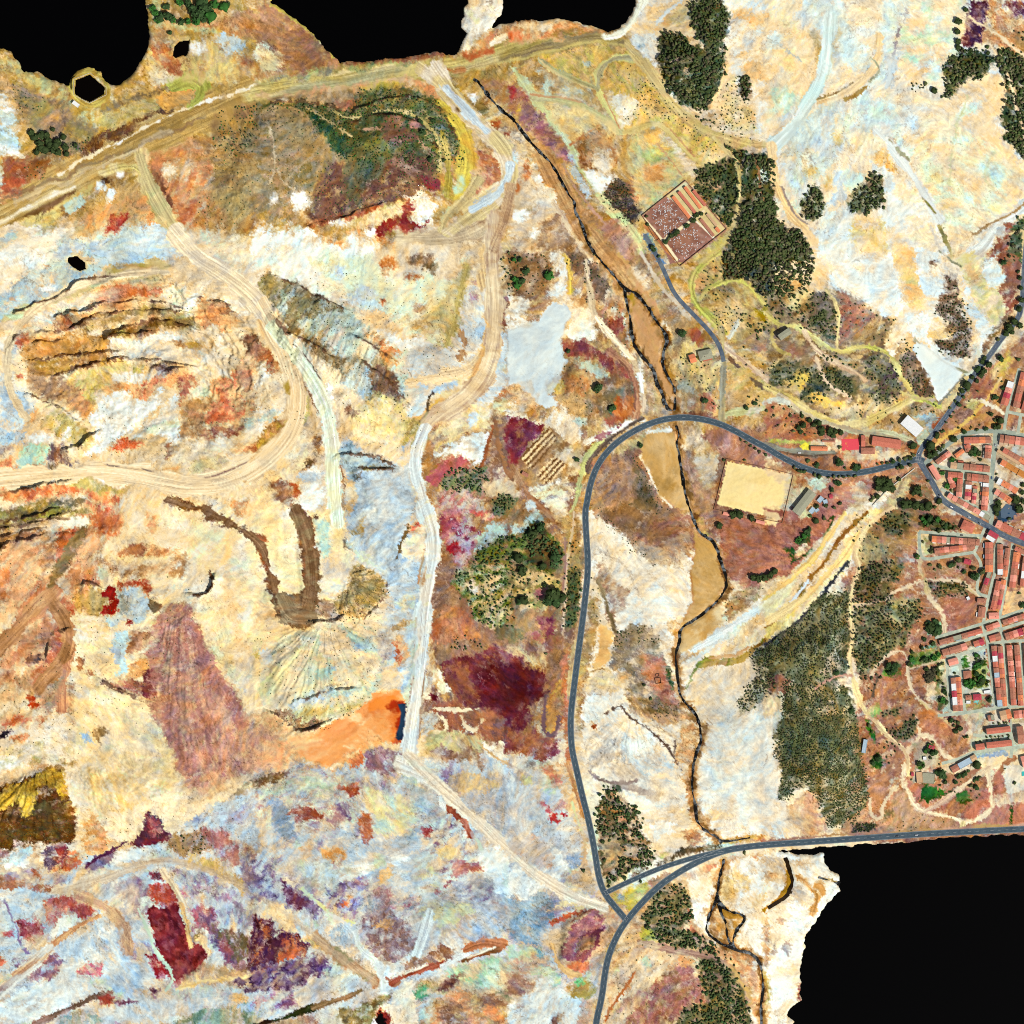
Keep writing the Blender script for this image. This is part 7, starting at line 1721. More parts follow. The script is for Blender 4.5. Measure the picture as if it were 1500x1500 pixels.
def big_mesh(name,co,quads,mat,colors=None,smoothed=False):
 me=bpy.data.meshes.new(name);n=len(quads);k=quads.shape[1]
 me.vertices.add(len(co));me.vertices.foreach_set('co',np.ascontiguousarray(co,f32).ravel())
 me.loops.add(n*k);me.loops.foreach_set('vertex_index',np.ascontiguousarray(quads,np.int32).ravel())
 me.polygons.add(n);me.polygons.foreach_set('loop_start',np.arange(0,n*k,k,dtype=np.int32))
 me.polygons.foreach_set('loop_total',np.full(n,k,np.int32))
 if smoothed:me.polygons.foreach_set('use_smooth',np.ones(n,bool))
 me.update(calc_edges=True)
 if colors is not None:
  a=me.color_attributes.new('soil','FLOAT_COLOR','POINT')
  c4=np.ones((len(co),4),f32);c4[:,:3]=colors
  a.data.foreach_set('color',c4 .ravel())
 me.materials.append(mat)
 return me
MATS={}
def material(name,colour=(.5,.5,.5),rough=.9,spec=.2,attr=None,vary=.15,scale=1.0,bump=0.0,colour2=None,wave=None,contrast=(.35,.65)):
 if name in MATS:return MATS[name]
 m=bpy.data.materials.new(name);m.use_nodes=True;nt=m.node_tree;N=nt.nodes;Lk=nt.links
 b=N['Principled BSDF'];b.inputs['Roughness'].default_value=rough;b.inputs['Specular IOR Level'].default_value=spec
 geo=N.new('ShaderNodeNewGeometry')
 nz=N.new('ShaderNodeTexNoise');nz.inputs['Scale'].default_value=scale;nz.inputs['Detail'].default_value=5;nz.inputs['Roughness'].default_value=.65
 Lk.new(geo.outputs['Position'],nz.inputs['Vector'])
 if attr:
  a=N.new('ShaderNodeAttribute');a.attribute_name=attr;src=a.outputs['Color']
 elif colour2:
  rp=N.new('ShaderNodeValToRGB');rp.color_ramp.elements[0].position,rp.color_ramp.elements[1].position=contrast
  rp.color_ramp.elements[0].color=(*colour,1);rp.color_ramp.elements[1].color=(*colour2,1)
  Lk.new(nz.outputs['Fac'],rp.inputs['Fac']);src=rp.outputs['Color']
 else:
  c=N.new('ShaderNodeRGB');c.outputs[0].default_value=(*colour,1);src=c.outputs[0]
 mr=N.new('ShaderNodeMapRange');mr.inputs['From Min'].default_value=.25;mr.inputs['From Max'].default_value=.75
 mr.inputs['To Min'].default_value=1-vary;mr.inputs['To Max'].default_value=1+vary
 nz2=N.new('ShaderNodeTexNoise');nz2 .inputs['Scale'].default_value=scale*2.3;nz2 .inputs['Detail'].default_value=4
 Lk.new(geo.outputs['Position'],nz2 .inputs['Vector']);Lk.new(nz2 .outputs['Fac'],mr.inputs['Value'])
 vm=N.new('ShaderNodeVectorMath');vm.operation='SCALE';Lk.new(src,vm.inputs[0]);Lk.new(mr.outputs['Result'],vm.inputs['Scale'])
 Lk.new(vm.outputs['Vector'],b.inputs['Base Color'])
 if wave:
  tc=N.new('ShaderNodeTexCoord');wv=N.new('ShaderNodeTexWave');wv.inputs['Scale'].default_value=wave;wv.inputs['Distortion'].default_value=.6
  Lk.new(tc.outputs['Object'],wv.inputs['Vector'])
  bp=N.new('ShaderNodeBump');bp.inputs['Strength'].default_value=.5;bp.inputs['Distance'].default_value=.06
  Lk.new(wv.outputs['Fac'],bp.inputs['Height']);Lk.new(bp.outputs['Normal'],b.inputs['Normal'])
 elif bump:
  bp=N.new('ShaderNodeBump');bp.inputs['Strength'].default_value=.6;bp.inputs['Distance'].default_value=bump
  Lk.new(nz2 .outputs['Fac'],bp.inputs['Height']);Lk.new(bp.outputs['Normal'],b.inputs['Normal'])
 MATS[name]=m
 return m
def axis_map():
 out=np.array([40,90,160,260,420,700,1100,1700,2600],f32)
 near=np.arange(2.5,38,2.5,dtype=f32)
 o=np.concatenate([near,out])
 pos=np.concatenate([-o[::-1],ax,1500+o])
 ref=np.abs(pos);ref=np.where(ref>1500,3000-ref,ref);ref=np.abs(ref)
 ref=np.where(ref>1500,3000-ref,ref)
 return pos,np.clip(np.rint(np.abs(ref)/STEP),0,NG-1).astype(int)
px_,im_=axis_map()
XX,YY=np.meshgrid(px_,px_)
HH=HT[np.ix_(im_,im_)];CC=ALB[np.ix_(im_,im_)]
n_=len(px_)
_d=np.clip((np.maximum(np.abs(XX-750),np.abs(YY-750))-760)/40,0,1)[...,None]
CC=CC*(1-_d)+np.array([.42,.33,.20],f32)*_d
HH=np.where(HH>.6,HH+_d[...,0]*3,HH)
co=np.stack([XX-750,750-YY,HH],-1).reshape(-1,3)
idx=np.arange(n_*n_).reshape(n_,n_)
quads=np.stack([idx[:-1,:-1],idx[1:,:-1],idx[1:,1:],idx[:-1,1:]],-1).reshape(-1,4)
soil=material('mineral_soil',attr='soil',rough=.95,spec=.08,vary=.05,scale=.55,bump=.12)
tag(link('ground',big_mesh('ground',co,quads,soil,CC.reshape(-1,3),True)),kind='structure')
still=material('reservoir_water',colour=(.0006,.0006,.0007),rough=.25,spec=.03,vary=.05)
for x0,y0,x1,y1 in((-900,-900,235,165),(300,-900,704,112),(716,-900,960,60),(1125,1218,2300,2300)):
 V=[W(x0,y0,0),W(x0,y1,0),W(x1,y1,0),W(x1,y0,0)]
 tag(link('reservoir_water',mesh('reservoir_water',V,[(0,1,2,3)],[still])),kind='structure')
pondm=material('pond_water',colour=(.0012,.0006,.0004),rough=.3,spec=.03,vary=.05)
for s,z in zip(PONDS,POND_Z):
 P=pts(s);cx,cy=np.mean(P,axis=0)
 V=[W(cx+(x-cx)*1.25,cy+(y-cy)*1.25,z)for x,y in P]
 tag(link('pond_water',mesh('pond_water',V,[tuple(range(len(V)))[::-1]],[pondm])),kind='structure')
creekm=material('creek_water',colour=(.003,.0022,.0014),colour2=(.13,.15,.16),rough=.35,spec=.08,vary=.3,scale=.11,contrast=(.5,.62))
darkm=material('brown_creek_water',colour=(.004,.002,.001),colour2=(.03,.015,.004),rough=.35,spec=.08,vary=.3,scale=.15)
def resample(P,step):
 out=[P[0]];acc=0
 for a,b in zip(P,P[1:]):
  L_=math.hypot(b[0]-a[0],b[1]-a[1]);n=max(1,int(L_/step))
  out+=[(a[0]+(b[0]-a[0])*i/n,a[1]+(b[1]-a[1])*i/n)for i in range(1,n+1)]
 return out
def ribbon(P,half,zf,off=0.0):
 V=[];Fc=[]
 for i,(x,y)in enumerate(P):
  a=P[max(0,i-1)];b=P[min(len(P)-1,i+1)]
  dx,dy=b[0]-a[0],b[1]-a[1];l=math.hypot(dx,dy)or 1;nx,ny=-dy/l,dx/l
  h=half(i)if callable(half)else half
  for q in(-1,0,1):
   xx,yy=x+nx*(h*q+off),y+ny*(h*q+off)
   V.append(W(xx,yy,zf(xx,yy)))
  if i:
   k=3*i
   Fc+=[(k-3,k,k+1,k-2),(k-2,k+1,k+2,k-1)]
 return V,Fc
T(0,0,1)
for wd,s,nm in CREEKS:
 P=resample(smooth(pts(s),1),2.5)
 ph=rnd.random()*9
 zc=[hs(x,y,HM)for x,y in P]
 def half(i):return wd/2+2.6
 V,Fc=ribbon(P,half,lambda x,y:0)
 V=[(v[0],v[1],zc[i//3]-1.25)for i,v in enumerate(V)]
 brown=wd==3.4 and not nm
 tag(link('creek_water',mesh('creek_water',V,Fc,[darkm if brown else creekm])),kind='structure')
asph=material('asphalt',colour=albedo('3c4c58'),colour2=albedo('4d5f69'),rough=.9,vary=.12,scale=.18)
asph2=material('old_asphalt',colour=albedo('48566a'),colour2=albedo('6c7880'),rough=.9,vary=.12,scale=.12)
conc=material('street_concrete',colour=albedo('9fae9f'),colour2=albedo('c6ccb4'),rough=.9,vary=.12,scale=.12)
avem=material('avenue_paving',colour=albedo('8a9a92'),colour2=albedo('a9b3a0'),rough=.9,vary=.12,scale=.12)
paint=material('road_paint',colour=(.45,.46,.45),vary=.25,scale=.8)
lay=0
def zroad(k):return lambda x,y:hs(x,y,HM)+.02+k
for nm,(wd,s)in ROADS.items():
 P=resample(smooth(pts(s)),4)
 V,Fc=ribbon(P,wd/2,zroad(.05+lay*.012));lay+=1
 tag(link(nm,mesh(nm,V,Fc,[asph if nm not in('main_street','north_road','cemetery_road')else asph2])),kind='structure')
 if nm=='cemetery_road':continue
 MV,MF=[],[]
 def add(VF):
  k=len(MV);MV.extend(VF[0]);MF.extend([tuple(i+k for i in f)for f in VF[1]])
 if nm not in('main_street',):
  for sgn in(-1,1):
   add(ribbon(P,.11,zroad(.14+lay*.012),sgn*(wd/2-.55)))
 Q=resample(smooth(pts(s)),1.5)
 for i in range(0,len(Q)-4,7):
  add(ribbon(Q[i:i+4],.10,zroad(.14+lay*.012)))
 tag(link('road_markings',mesh('road_markings',MV,MF,[paint])),kind='structure')
for k,(wd,s)in enumerate(STREETS):
 P=resample(smooth(pts(s)),4)
 V,Fc=ribbon(P,wd/2,zroad(.012*(k%4)+.0+.001*k))
 tag(link('street',mesh('street',V,Fc,[avem if wd>5 else conc])),kind='structure')
cam=bpy.data.cameras.new('camera');co_=link('camera',cam)
ALT=6000.0
co_.location=(0,0,ALT);co_.rotation_euler=(0,0,0)
cam.angle=2*math.atan(750.0/(ALT-24));cam.clip_start=10;cam.clip_end=30000
scene.camera=co_
EL,AZ=R(57),math.atan2(.72,-.58)
from mathutils import Vector
sd=Vector((math.sin(AZ)*math.cos(EL),math.cos(AZ)*math.cos(EL),math.sin(EL)))
sun=bpy.data.lights.new('sun','SUN');sun.energy=4.3;sun.angle=R(.5);sun.color=(1,.955,.88)
so=link('sun',sun,loc=(800,-600,1500));so.rotation_euler=(-sd).to_track_quat('-Z','Y').to_euler()
world=bpy.data.worlds.new('World');scene.world=world;world.use_nodes=True
nt=world.node_tree;sky=nt.nodes.new('ShaderNodeTexSky');sky.sky_type='NISHITA';sky.sun_disc=False
sky.sun_elevation=EL;sky.sun_rotation=AZ;sky.dust_density=2.0
bg=nt.nodes['Background'];bg.inputs['Strength'].default_value=.06
nt.links.new(sky.outputs['Color'],bg.inputs['Color'])
scene.view_settings.view_transform='Standard';scene.view_settings.look='None';scene.view_settings.exposure=0;scene.view_settings.gamma=1
scene.cycles.filter_width=1.05;scene.cycles.max_bounces=4;scene.cycles.diffuse_bounces=2;scene.cycles.use_denoising=False
def ico(sub):
 bm=bmesh.new();bmesh.ops.create_icosphere(bm,subdivisions=sub,radius=1.0)
 V=np.array([v.co[:]for v in bm.verts],f32);Fc=np.array([[v.index for v in f.verts]for f in bm.faces],np.int32);bm.free()
 return V,Fc
ICO1,ICO2,ICO3=ico(1),ico(2),ico(3)
foliage=material('foliage',attr='soil',rough=.85,spec=.12,vary=.35,scale=.9)
barkm=material('bark',colour=(.07,.045,.03),colour2=(.12,.08,.05),vary=.2,scale=2)
def lump(seed,base=ICO2,amp=.32):
 V,Fc=base;r=np.random.RandomState(seed)
 d=fbm(V[:,0]*1.3+7*seed,V[:,1]*1.3+V[:,2]*1.7,3,seed,.8)
 q=1+amp*.6*d+(r.rand(len(V))-.5)*amp
 return V*q[:,None].astype(f32)
def crown_mesh(name,seed,green,nleaf=170):
 r=np.random.RandomState(seed)
 V=[lump(seed,ICO2,.5)*np.array([.74,.74,.62],f32)+np.array([0,0,.85],f32)]
 Fq=[ICO2[1]];cols=[np.full(len(V[0]),.75,f32)];n=len(V[0])
 lobes=r.randn(9,3);lobes/=np.linalg.norm(lobes,axis=1)[:,None]
 lobes=lobes*(.45+.3*r.rand(9,1))*np.array([1,1,.75]);lobes[:,2]+=.9
 for i in range(nleaf):
  c=lobes[i%9];d=r.randn(3);d/=np.linalg.norm(d)
  p=c+d*(.26+.14*r.rand());s=.10+.10*r.rand()
  u=np.cross(d,r.randn(3));u/=np.linalg.norm(u);w=np.cross(d,u)+d*.5*r.randn()
  V.append(np.array([p-u*s-w*s,p+u*s-w*s*.8,p+u*s*.8+w*s,p-u*s+w*s*.9],f32))
  Fq.append(np.array([[n,n+1,n+2],[n,n+2,n+3]],np.int32));n+=4
  cols.append(np.full(4,.75+.6*r.rand(),f32))
 V=np.concatenate(V);c=np.concatenate(cols)[:,None]*np.array(green,f32)
 return big_mesh(name,V,np.concatenate(Fq),foliage,c)
def trunk_mesh():
 V=[];Fc=[]
 rings=[(0,0,-1.2,.11),(.02,0,.3,.075),(.04,.03,.75,.05)]
 for k,(x,y,z,r_)in enumerate(rings):
  for j in range(6):
   V.append((x+r_*math.cos(j*1.047),y+r_*math.sin(j*1.047),z))
   if k:Fc.append(((k-1)*6+j,(k-1)*6+(j+1)%6,k*6+(j+1)%6,k*6+j))
 for a in(0.4,2.5,4.6):
  n=len(V);c,s=math.cos(a),math.sin(a)
  for q,r_ in((.03,.045),(.45,.015)):
   z=.55 if q<.1 else 1.0
   V+=[(q*c-r_*s,q*s+r_*c,z),(q*c+r_*s,q*s-r_*c,z),(q*c,q*s,z+2*r_)]
  Fc+=[(n,n+1,n+4,n+3),(n+1,n+2,n+5,n+4),(n+2,n,n+3,n+5)]
 return mesh('trunk',V,Fc,[barkm])
GREENS={'d':(.046,.072,.022),'m':(.044,.088,.028),'b':(.042,.15,.026),'o':(.085,.102,.036),'p':(.085,.078,.042)}
CROWNS={k:[crown_mesh('crown',30+7*i+3*j,g)for j in range(3)]for i,(k,g)in enumerate(GREENS.items())}
TRUNK=trunk_mesh()
PROTO={}
def tree(x,y,r_,tone,label,group):
 k=(tone,rnd.randrange(3))
 if k not in PROTO:
  root=bpy.data.objects.new('tree',None);col.objects.link(root)
  link('trunk',TRUNK,root);link('crown',CROWNS[tone][k[1]],root)
  PROTO[k]=root
 else:
  src=PROTO[k];root=src.copy();col.objects.link(root)
  for ch in src.children:
   c=ch.copy();col.objects.link(c);c.parent=root
 root.location=W(x,y,hs(x,y)-.1)
 root.scale=(r_,r_,r_*rnd.uniform(.85,1.1));root.rotation_euler=(0,0,rnd.uniform(0,6.28))
 tag(root,label,'tree',group)
ASKED=[]
def grove(label,group,tone,s,ox=0,oy=0,k=1.0):
 v=[float(t)for t in s.split()]
 for i in range(0,len(v),3):
  t=tone if len(tone)==1 else tone[rnd.randrange(len(tone))]
  ASKED.append((max(1.5,v[i+2]*k*1.08),ox+v[i]*k,oy+v[i+1]*k,t,label,group))
G4=dict(k=.25);G12=.12
grove('dark round tree in the row along the asphalt road climbing north-east from the town junction','trees along the north road','ddm',"985 85 35 1060 120 45 930 180 40 1000 200 40 970 250 35 865 275 30 920 320 30 790 370 55 740 440 35 705 485 22 820 430 25 655 570 22 700 610 30 595 645 18 605 750 20 550 825 18 440 965 30 430 1000 30 490 935 20 520 930 20 350 1110 60 330 1140 40 1010 40 30 760 515 22 640 700 16",1320,520,G12)
grove('large dark tree beside the upper north road above the white tailings tongue','trees along the upper north road','ddm',"1375 40 18 1470 130 14 1475 190 14 1478 260 20 1465 310 20 1440 385 22 1410 420 24 1390 455 18 1425 450 16 1470 410 20 1460 95 12 1345 490 12",1125,375,.25)
grove('round tree standing on the brown slope above the town, below the north road','trees on the brown slope','md',"1210 45 45 1425 60 25 1240 405 30 1140 515 42 1090 725 28 1200 805 45 1140 795 22 1140 880 35 1180 880 35 925 440 16 825 565 10 780 640 16",1320,520,G12)
grove('green tree on the verge of the curved avenue entering the town','trees along the curved avenue','mdd',"765 940 32 640 1025 45 515 1110 25 470 1150 30 920 915 25 1030 905 28 345 1230 45 410 1200 40 370 1235 34 700 890 16 855 880 14",1320,520,G12)
grove('small round tree in the row along the south verge of the bending highway','trees on the south verge of the highway bend','md',"25 645 25 65 670 25 100 680 20 130 685 24 250 725 25 295 735 26 405 745 18 460 740 20 515 740 20 570 740 20 630 735 20 690 730 22",1160,600,.13333)
grove('dark tree between the school yard and the highway','trees between the school and the highway','dm',"510 580 50 275 615 32 175 560 22 700 640 40 740 630 30 1110 570 30 1180 555 25 1240 545 25 1300 530 28 1330 400 45 1340 500 25 1045 585 22 990 590 18 940 600 16 580 640 18 1200 630 30 1160 635 22 1300 610 20",1160,600,.13333)
grove('dark tree in the dense clump south of the highway beside the stone channel','trees of the dark clump south of the highway','d',"950 790 50 1010 850 55 1060 800 50 1100 870 45 940 860 40 1000 780 40 1050 860 45 1180 765 22 940 955 32 900 970 22 870 1000 22",1160,600,.13333)
grove('dark tree in the curved belt above the old railway yard','trees above the railway yard','dd',"110 65 25 190 120 30 240 170 30 290 150 35 320 210 40 330 250 35 120 170 35 70 200 30 95 245 28 420 230 40 450 280 35 480 240 30 540 255 30 520 415 22 270 140 26 310 265 26 410 260 30 10 235 22 145 275 14",1160,600,.13333)
grove('tree among the sheds beside the long grey warehouse','trees around the warehouse sheds','dm',"510 810 35 435 880 30 530 1030 25 270 1060 28 370 1055 28 460 1075 25 200 1165 22 260 1225 35 355 1200 25 480 800 26",1160,600,.13333)
grove('bright green tree in the small garden west of the pale wash','trees of the garden by the wash','mb',"80 1430 30 130 1390 34 170 1340 34 100 1455 26 190 1310 26 60 1450 26 140 1440 24",1160,600,.13333)
grove('dark tree in the big grove below the main street at the edge of town','trees of the grove below the main street','dd',"460 620 40 330 680 60 180 670 60 40 660 60 250 690 50 110 650 50 190 490 50 150 520 34 215 450 30 240 545 22 410 690 24",1320,660,G12)
grove('tree in the overgrown plot above the terrace with the orange end house','trees of the overgrown plot','mbo',"260 830 30 350 830 45 440 840 35 500 890 35 540 920 35 460 980 30 640 940 22 290 870 30 400 890 28 590 910 24 540 960 22 320 900 26",1320,660,G12)
grove('leafy tree between the houses of the first town blocks','trees between houses of the first blocks','mb',"500 275 28 560 430 38 610 490 25 650 350 35 460 225 18 330 370 20 870 365 20 1155 290 18 1150 370 18 690 390 14 530 260 20",1320,660,G12)
grove('big dark tree around the blue-roofed square beside the avenue','trees around the blue square','d',"1160 700 50 1180 640 40 1160 770 35 1390 600 55 1430 710 60 1480 620 35 1470 510 35 1480 420 30 1310 830 26 1340 620 22",1320,660,G12)
grove('tree on the brown waste ground south of the orange-ended terrace','trees on the brown waste ground','mo',"600 1390 40 690 1340 40 640 1385 32 460 1410 28 350 1395 25 870 1430 32 760 1480 30 985 1480 40 190 1295 30 260 1110 20 360 1230 30 370 1180 20 400 1450 18 690 1430 20",1320,660,G12)
grove('dark tree in the walled garden inside the northern town block','trees of the walled garden','mbd',"840 1180 35 900 1160 40 940 1200 40 850 1215 30 620 1280 35 965 1280 22 900 1210 30 800 1170 22 660 1290 18",1320,520,G12)
grove('tree beside the lane below the triangular waste plot','trees beside the lower lane','dm',"890 205 55 850 190 36 1430 405 20 1480 560 40 1500 540 30 800 420 14 1065 225 10",1320,820,G12)
grove('tree in the square walled orchard west of the long terrace','trees of the square orchard','dmd',"360 820 60 430 850 60 350 880 40 310 780 25 400 900 40 460 880 34 330 850 40 470 820 28",1320,820,G12)
grove('tree in the vegetable gardens west of the plaza','trees of the vegetable gardens','mbd',"380 1020 35 280 970 30 250 1080 28 130 1130 28 280 1210 40 120 1210 35 400 1200 35 450 1150 30 300 1330 30 300 1240 26 430 1330 30 460 1280 24 500 1270 20 240 1230 22 340 1230 26 90 1270 30 460 1350 18 310 1060 20",1320,820,G12)
grove('purple-brown leafless tree in the fenced plot west of the gardens','trees of the fenced purple plot','p',"330 1370 40 380 1400 40 310 1430 40 360 1450 40 390 1340 30 320 1470 34 400 1460 26",1320,820,G12)
grove('tree in the leafy park of the town plaza','trees of the plaza park','dmb',"930 1290 45 970 1250 40 910 1390 35 970 1450 50 910 1160 30 940 1170 26 910 1210 20 900 1320 30 1020 1210 14",1320,820,G12)
grove('round tree in the southern half of the plaza park','trees of the southern park','bdm',"790 170 45 850 160 50 920 60 35 970 140 50 940 190 35 1010 40 25 840 210 35 890 120 26 1060 150 20 1040 190 16",1320,980,G12)
grove('green tree in the back gardens west of the narrow terrace','trees of the back gardens','mb',"520 270 30 500 380 40 550 400 25 540 310 26 460 150 26 520 230 24 440 60 26 490 60 16 600 330 20 650 50 18 470 380 26 1065 370 35 1080 340 22 510 180 18",1320,980,G12)
grove('round tree in the small dark grove north of the sunken red field','trees of the small grove by the red field','dm',"600 620 35 685 650 28 710 720 38 660 755 32 640 690 22 650 640 20 150 565 14 800 825 20 770 830 18",1320,980,G12)
grove('young street tree in the row in front of the long brick apartment blocks','trees of the apartment rows','mb',"1040 830 16 1090 822 16 1145 825 12 1185 820 12 1235 815 12 1300 805 18 1300 835 14 1040 865 12 1100 858 14 1190 850 12 1120 660 14 1190 660 18 1250 650 14 1280 650 14 960 880 14 910 890 12",1320,980,G12)
grove('tree around the farm sheds south of the plaza district','trees around the farm sheds','md',"390 1010 50 320 980 35 215 1150 35 270 1180 20 480 1280 55 440 1260 40 520 1310 34 535 1380 30 660 1380 30 380 890 22 390 1370 20 350 1080 20 480 1420 16 460 1160 14",1320,980,G12)
grove('very large dark tree beside the warehouse with the pale blue roof','big tree by the warehouse','d',"910 1165 55",1320,980,G12)
grove('tree in the hedge line along the track south of the pale blue warehouse','trees of the hedge line','dm',"750 1290 35 700 1310 35 780 1270 30 820 1240 18 920 1340 30 890 1370 26 950 1320 24 915 1450 35 860 1420 26 1385 1390 22 1265 1215 8",1320,980,G12)
grove('tree of the irrigated plot beside the pine hill track','trees of the irrigated plots','bm',"700 900 22 730 920 24 745 900 20 710 945 16 660 965 10 480 1160 18 395 940 16 640 1440 22 610 1470 15 945 1370 18 965 1410 22 920 1400 14 870 260 16 980 640 18 950 680 20 590 1250 12 605 1290 10",1125,750,.25)
grove('isolated tree on the open ground between the creek and the highway','isolated trees near the creek','m',"500 775 30 585 890 22 995 455 25 755 1110 16 380 1195 16 330 560 14 1130 850 18 1420 865 14 1370 890 14 1240 1195 10 1360 1195 10",750,375,.25)
grove('small tree of the single file along the inner side of the highway bend','trees inside the highway bend','m',"1340 1075 9 1370 1092 9 1400 1112 9 1425 1130 9 1450 1145 10 1485 1163 10",750,375,.25)
grove('green tree at the head of the pale gravel chute','trees at the head of the gravel chute','mb',"85 95 22 215 120 28 55 150 24 30 175 22 20 140 20 45 20 16 12 25 14",750,375,.25)
grove('tree in the hedge closing the red field south of the pitch','trees closing the red field','d',"1215 80 22 1300 15 25 1335 15 25 1405 38 20 1415 385 22 1445 390 22 1480 385 22 1515 370 22 1540 350 20",750,750,.25)
grove('dark tree in the wood between the crimson field and the highway','large trees of the roadside wood','dmd',"60 345 30 240 480 45 260 520 40 220 515 34 290 500 30 70 515 28 45 520 22 200 830 10 170 90 30 120 130 28 250 270 28 40 270 30 180 320 24 100 400 12 190 430 14",750,750,.25)
grove('lone bush-like tree on the red ground beside the small ruin','lone trees by the ruin','m',"775 1015 9 815 1095 10",750,750,.25)
grove('round tree on the terraces of the overgrown hill','trees on the overgrown hill','m',"960 718 20 1020 940 18 1040 710 16 1100 940 12 890 940 12 980 780 20",375,0,.25)
grove('pine in the pale-floored grove on the reservoir shore','pines of the shore grove','bm',"890 40 20 905 70 20 920 110 20 940 95 26 985 95 32 970 30 22 1060 125 22 1100 120 18 1140 60 34 1160 80 40 1210 50 40 1230 95 36 1310 40 30 1050 10 22 1100 20 28 1180 15 34 1010 110 18 1150 120 26 1255 25 26 1330 25 20 1190 110 24 990 185 14",0,0,.25)
grove('dark pine in the compact grove below the small white pump house','pines of the grove below the pump house','d',"180 775 22 200 800 24 240 790 24 230 840 24 260 880 24 290 850 24 310 880 22 340 830 24 365 800 20 380 860 22 270 790 22 340 890 22 240 870 24 440 850 16 385 900 18 305 755 14 210 890 18 280 825 26 320 850 24",0,0,.25)
grove('isolated tree on the cream tailings at the edge of the pine wood','isolated trees on the tailings','d',"920 493 12 970 535 20 1280 280 12 1110 130 22 1105 190 20 1110 250 20 1285 315 15 570 1258 12 1155 60 16 1110 280 16",1125,0,.25)
grove('clipped dark tree in the line dividing the cemetery plots','trees of the cemetery walk','md',"1000 600 32 930 620 38 890 690 40 800 760 42 670 850 42 590 900 36 510 985 38 250 630 20 265 745 28 640 880 34 560 930 30 330 1060 40 415 1180 26 350 1090 34",920,250,.10667)
grove('tree on the highway verge near the junction of the two highways','trees near the highway junction','dm',"420 600 12 570 665 12 600 640 10 630 625 12 660 640 12 755 660 10 530 430 14 540 540 12 1365 503 12 570 690 10",750,1125,.25)
ASKED.sort(key=lambda t:-t[0])
for r_,x,y,t,lab,grp in ASKED[:298]:
 tree(x,y,r_,t,lab,grp)
def inside(P,x,y):
 c=False;n=len(P)
 for i in range(n):
  x1,y1=P[i];x2,y2=P[(i+1)%n]
  if(y1>y)!=(y2>y)and x<(x2-x1)*(y-y1)/(y2-y1)+x1:c=not c
 return c
def scatter(spec):
 X,Y,Rr=[],[],[]
 for(ox,oy),s,sp,r0,r1,keep in spec:
  T(ox,oy,.25);P=pts(s)
  xs=np.arange(max(-8,min(p[0]for p in P)),min(1508,max(p[0]for p in P)),sp)
  ys=np.arange(max(-8,min(p[1]for p in P)),min(1508,max(p[1]for p in P)),sp*.87)
  if len(xs)==0 or len(ys)==0:continue
  x,y=np.meshgrid(xs,ys);x=x+(np.arange(len(ys))%2)[:,None]*sp/2
  x=(x+_rs.uniform(-.42,.42,x.shape)*sp).astype(f32);y=(y+_rs.uniform(-.42,.42,y.shape)*sp).astype(f32)
  d=sdist(x,y,P)+2.2*fbm(x/9,y/9,2,4)
  m=(d<2.5)&(_rs.rand(*x.shape)<keep*np.clip(.55-d/9,.15,1)*np.clip(1.05+.55*fbm(x/16,y/16,3,7),.1,1))
  x,y=x[m],y[m]
  X.append(x);Y.append(y);Rr.append(_rs.uniform(r0,r1,x.shape))
 return np.concatenate(X),np.concatenate(Y),np.concatenate(Rr)
ROADMASK=np.full((NG,NG),50,f32)
T(0,0,1)
for wd,s in list(ROADS.values())+STREETS:
 P=smooth(pts(s));sl=box(P,12)
 if GX[sl].size:ROADMASK[sl]=np.minimum(ROADMASK[sl],sdist(GX[sl],GY[sl],P,False)-wd/2)
def mass(name,label,spec,tones,base,amp,zs,cat,more=None):
 x,y,r_=scatter(spec)
 ok=(hs_arr(x,y,ROADMASK)>r_)&(hs_arr(x,y)>.6)
 x,y,r_=x[ok],y[ok],r_[ok]
 if more:
  q=np.array([t[:3]for t in more]);x,y,r_=np.append(x,q[:,1]),np.append(y,q[:,2]),np.append(r_,q[:,0])
 temp=[lump(50+k,base,amp)for k in range(6)]
 F0=base[1];nv=len(base[0]);n=len(x)
 z=hs_arr(x,y)
 kind=_rs.randint(0,6,n);a=_rs.rand(n)*6.283
 Tm=np.stack(temp)[kind]
 ca,sa=np.cos(a)[:,None],np.sin(a)[:,None]
 V=np.empty((n,nv,3),f32)
 sx=(r_*_rs.uniform(.85,1.15,n))[:,None];sy=(r_*_rs.uniform(.85,1.15,n))[:,None];sz=(r_*zs*_rs.uniform(.8,1.25,n))[:,None]
 V[...,0]=(Tm[...,0]*ca-Tm[...,1]*sa)*sx+(x-750)[:,None]
 V[...,1]=(Tm[...,0]*sa+Tm[...,1]*ca)*sy+(750-y)[:,None]
 V[...,2]=Tm[...,2]*sz+z[:,None]+sz*.75
 Fc=(F0[None]+(np.arange(n)*nv)[:,None,None]).reshape(-1,3)
 t=np.array([GREENS[k]for k in tones],f32)[_rs.randint(0,len(tones),n)]*_rs.uniform(.7,1.35,n)[:,None]
 C=np.repeat(t[:,None,:],nv,1)*_rs.uniform(.75,1.25,(n,nv,1))
 o=link(name,big_mesh(name,V.reshape(-1,3),Fc,foliage,C.reshape(-1,3).astype(f32)))
 tag(o,label,cat,kind='stuff')
 return n
A,B_,C_,D_=(750,0),(1125,0),(750,375),(1125,375)
E_,F_,H_,I_=(1125,750),(750,750),(750,1125),(375,0)
cnt=[]
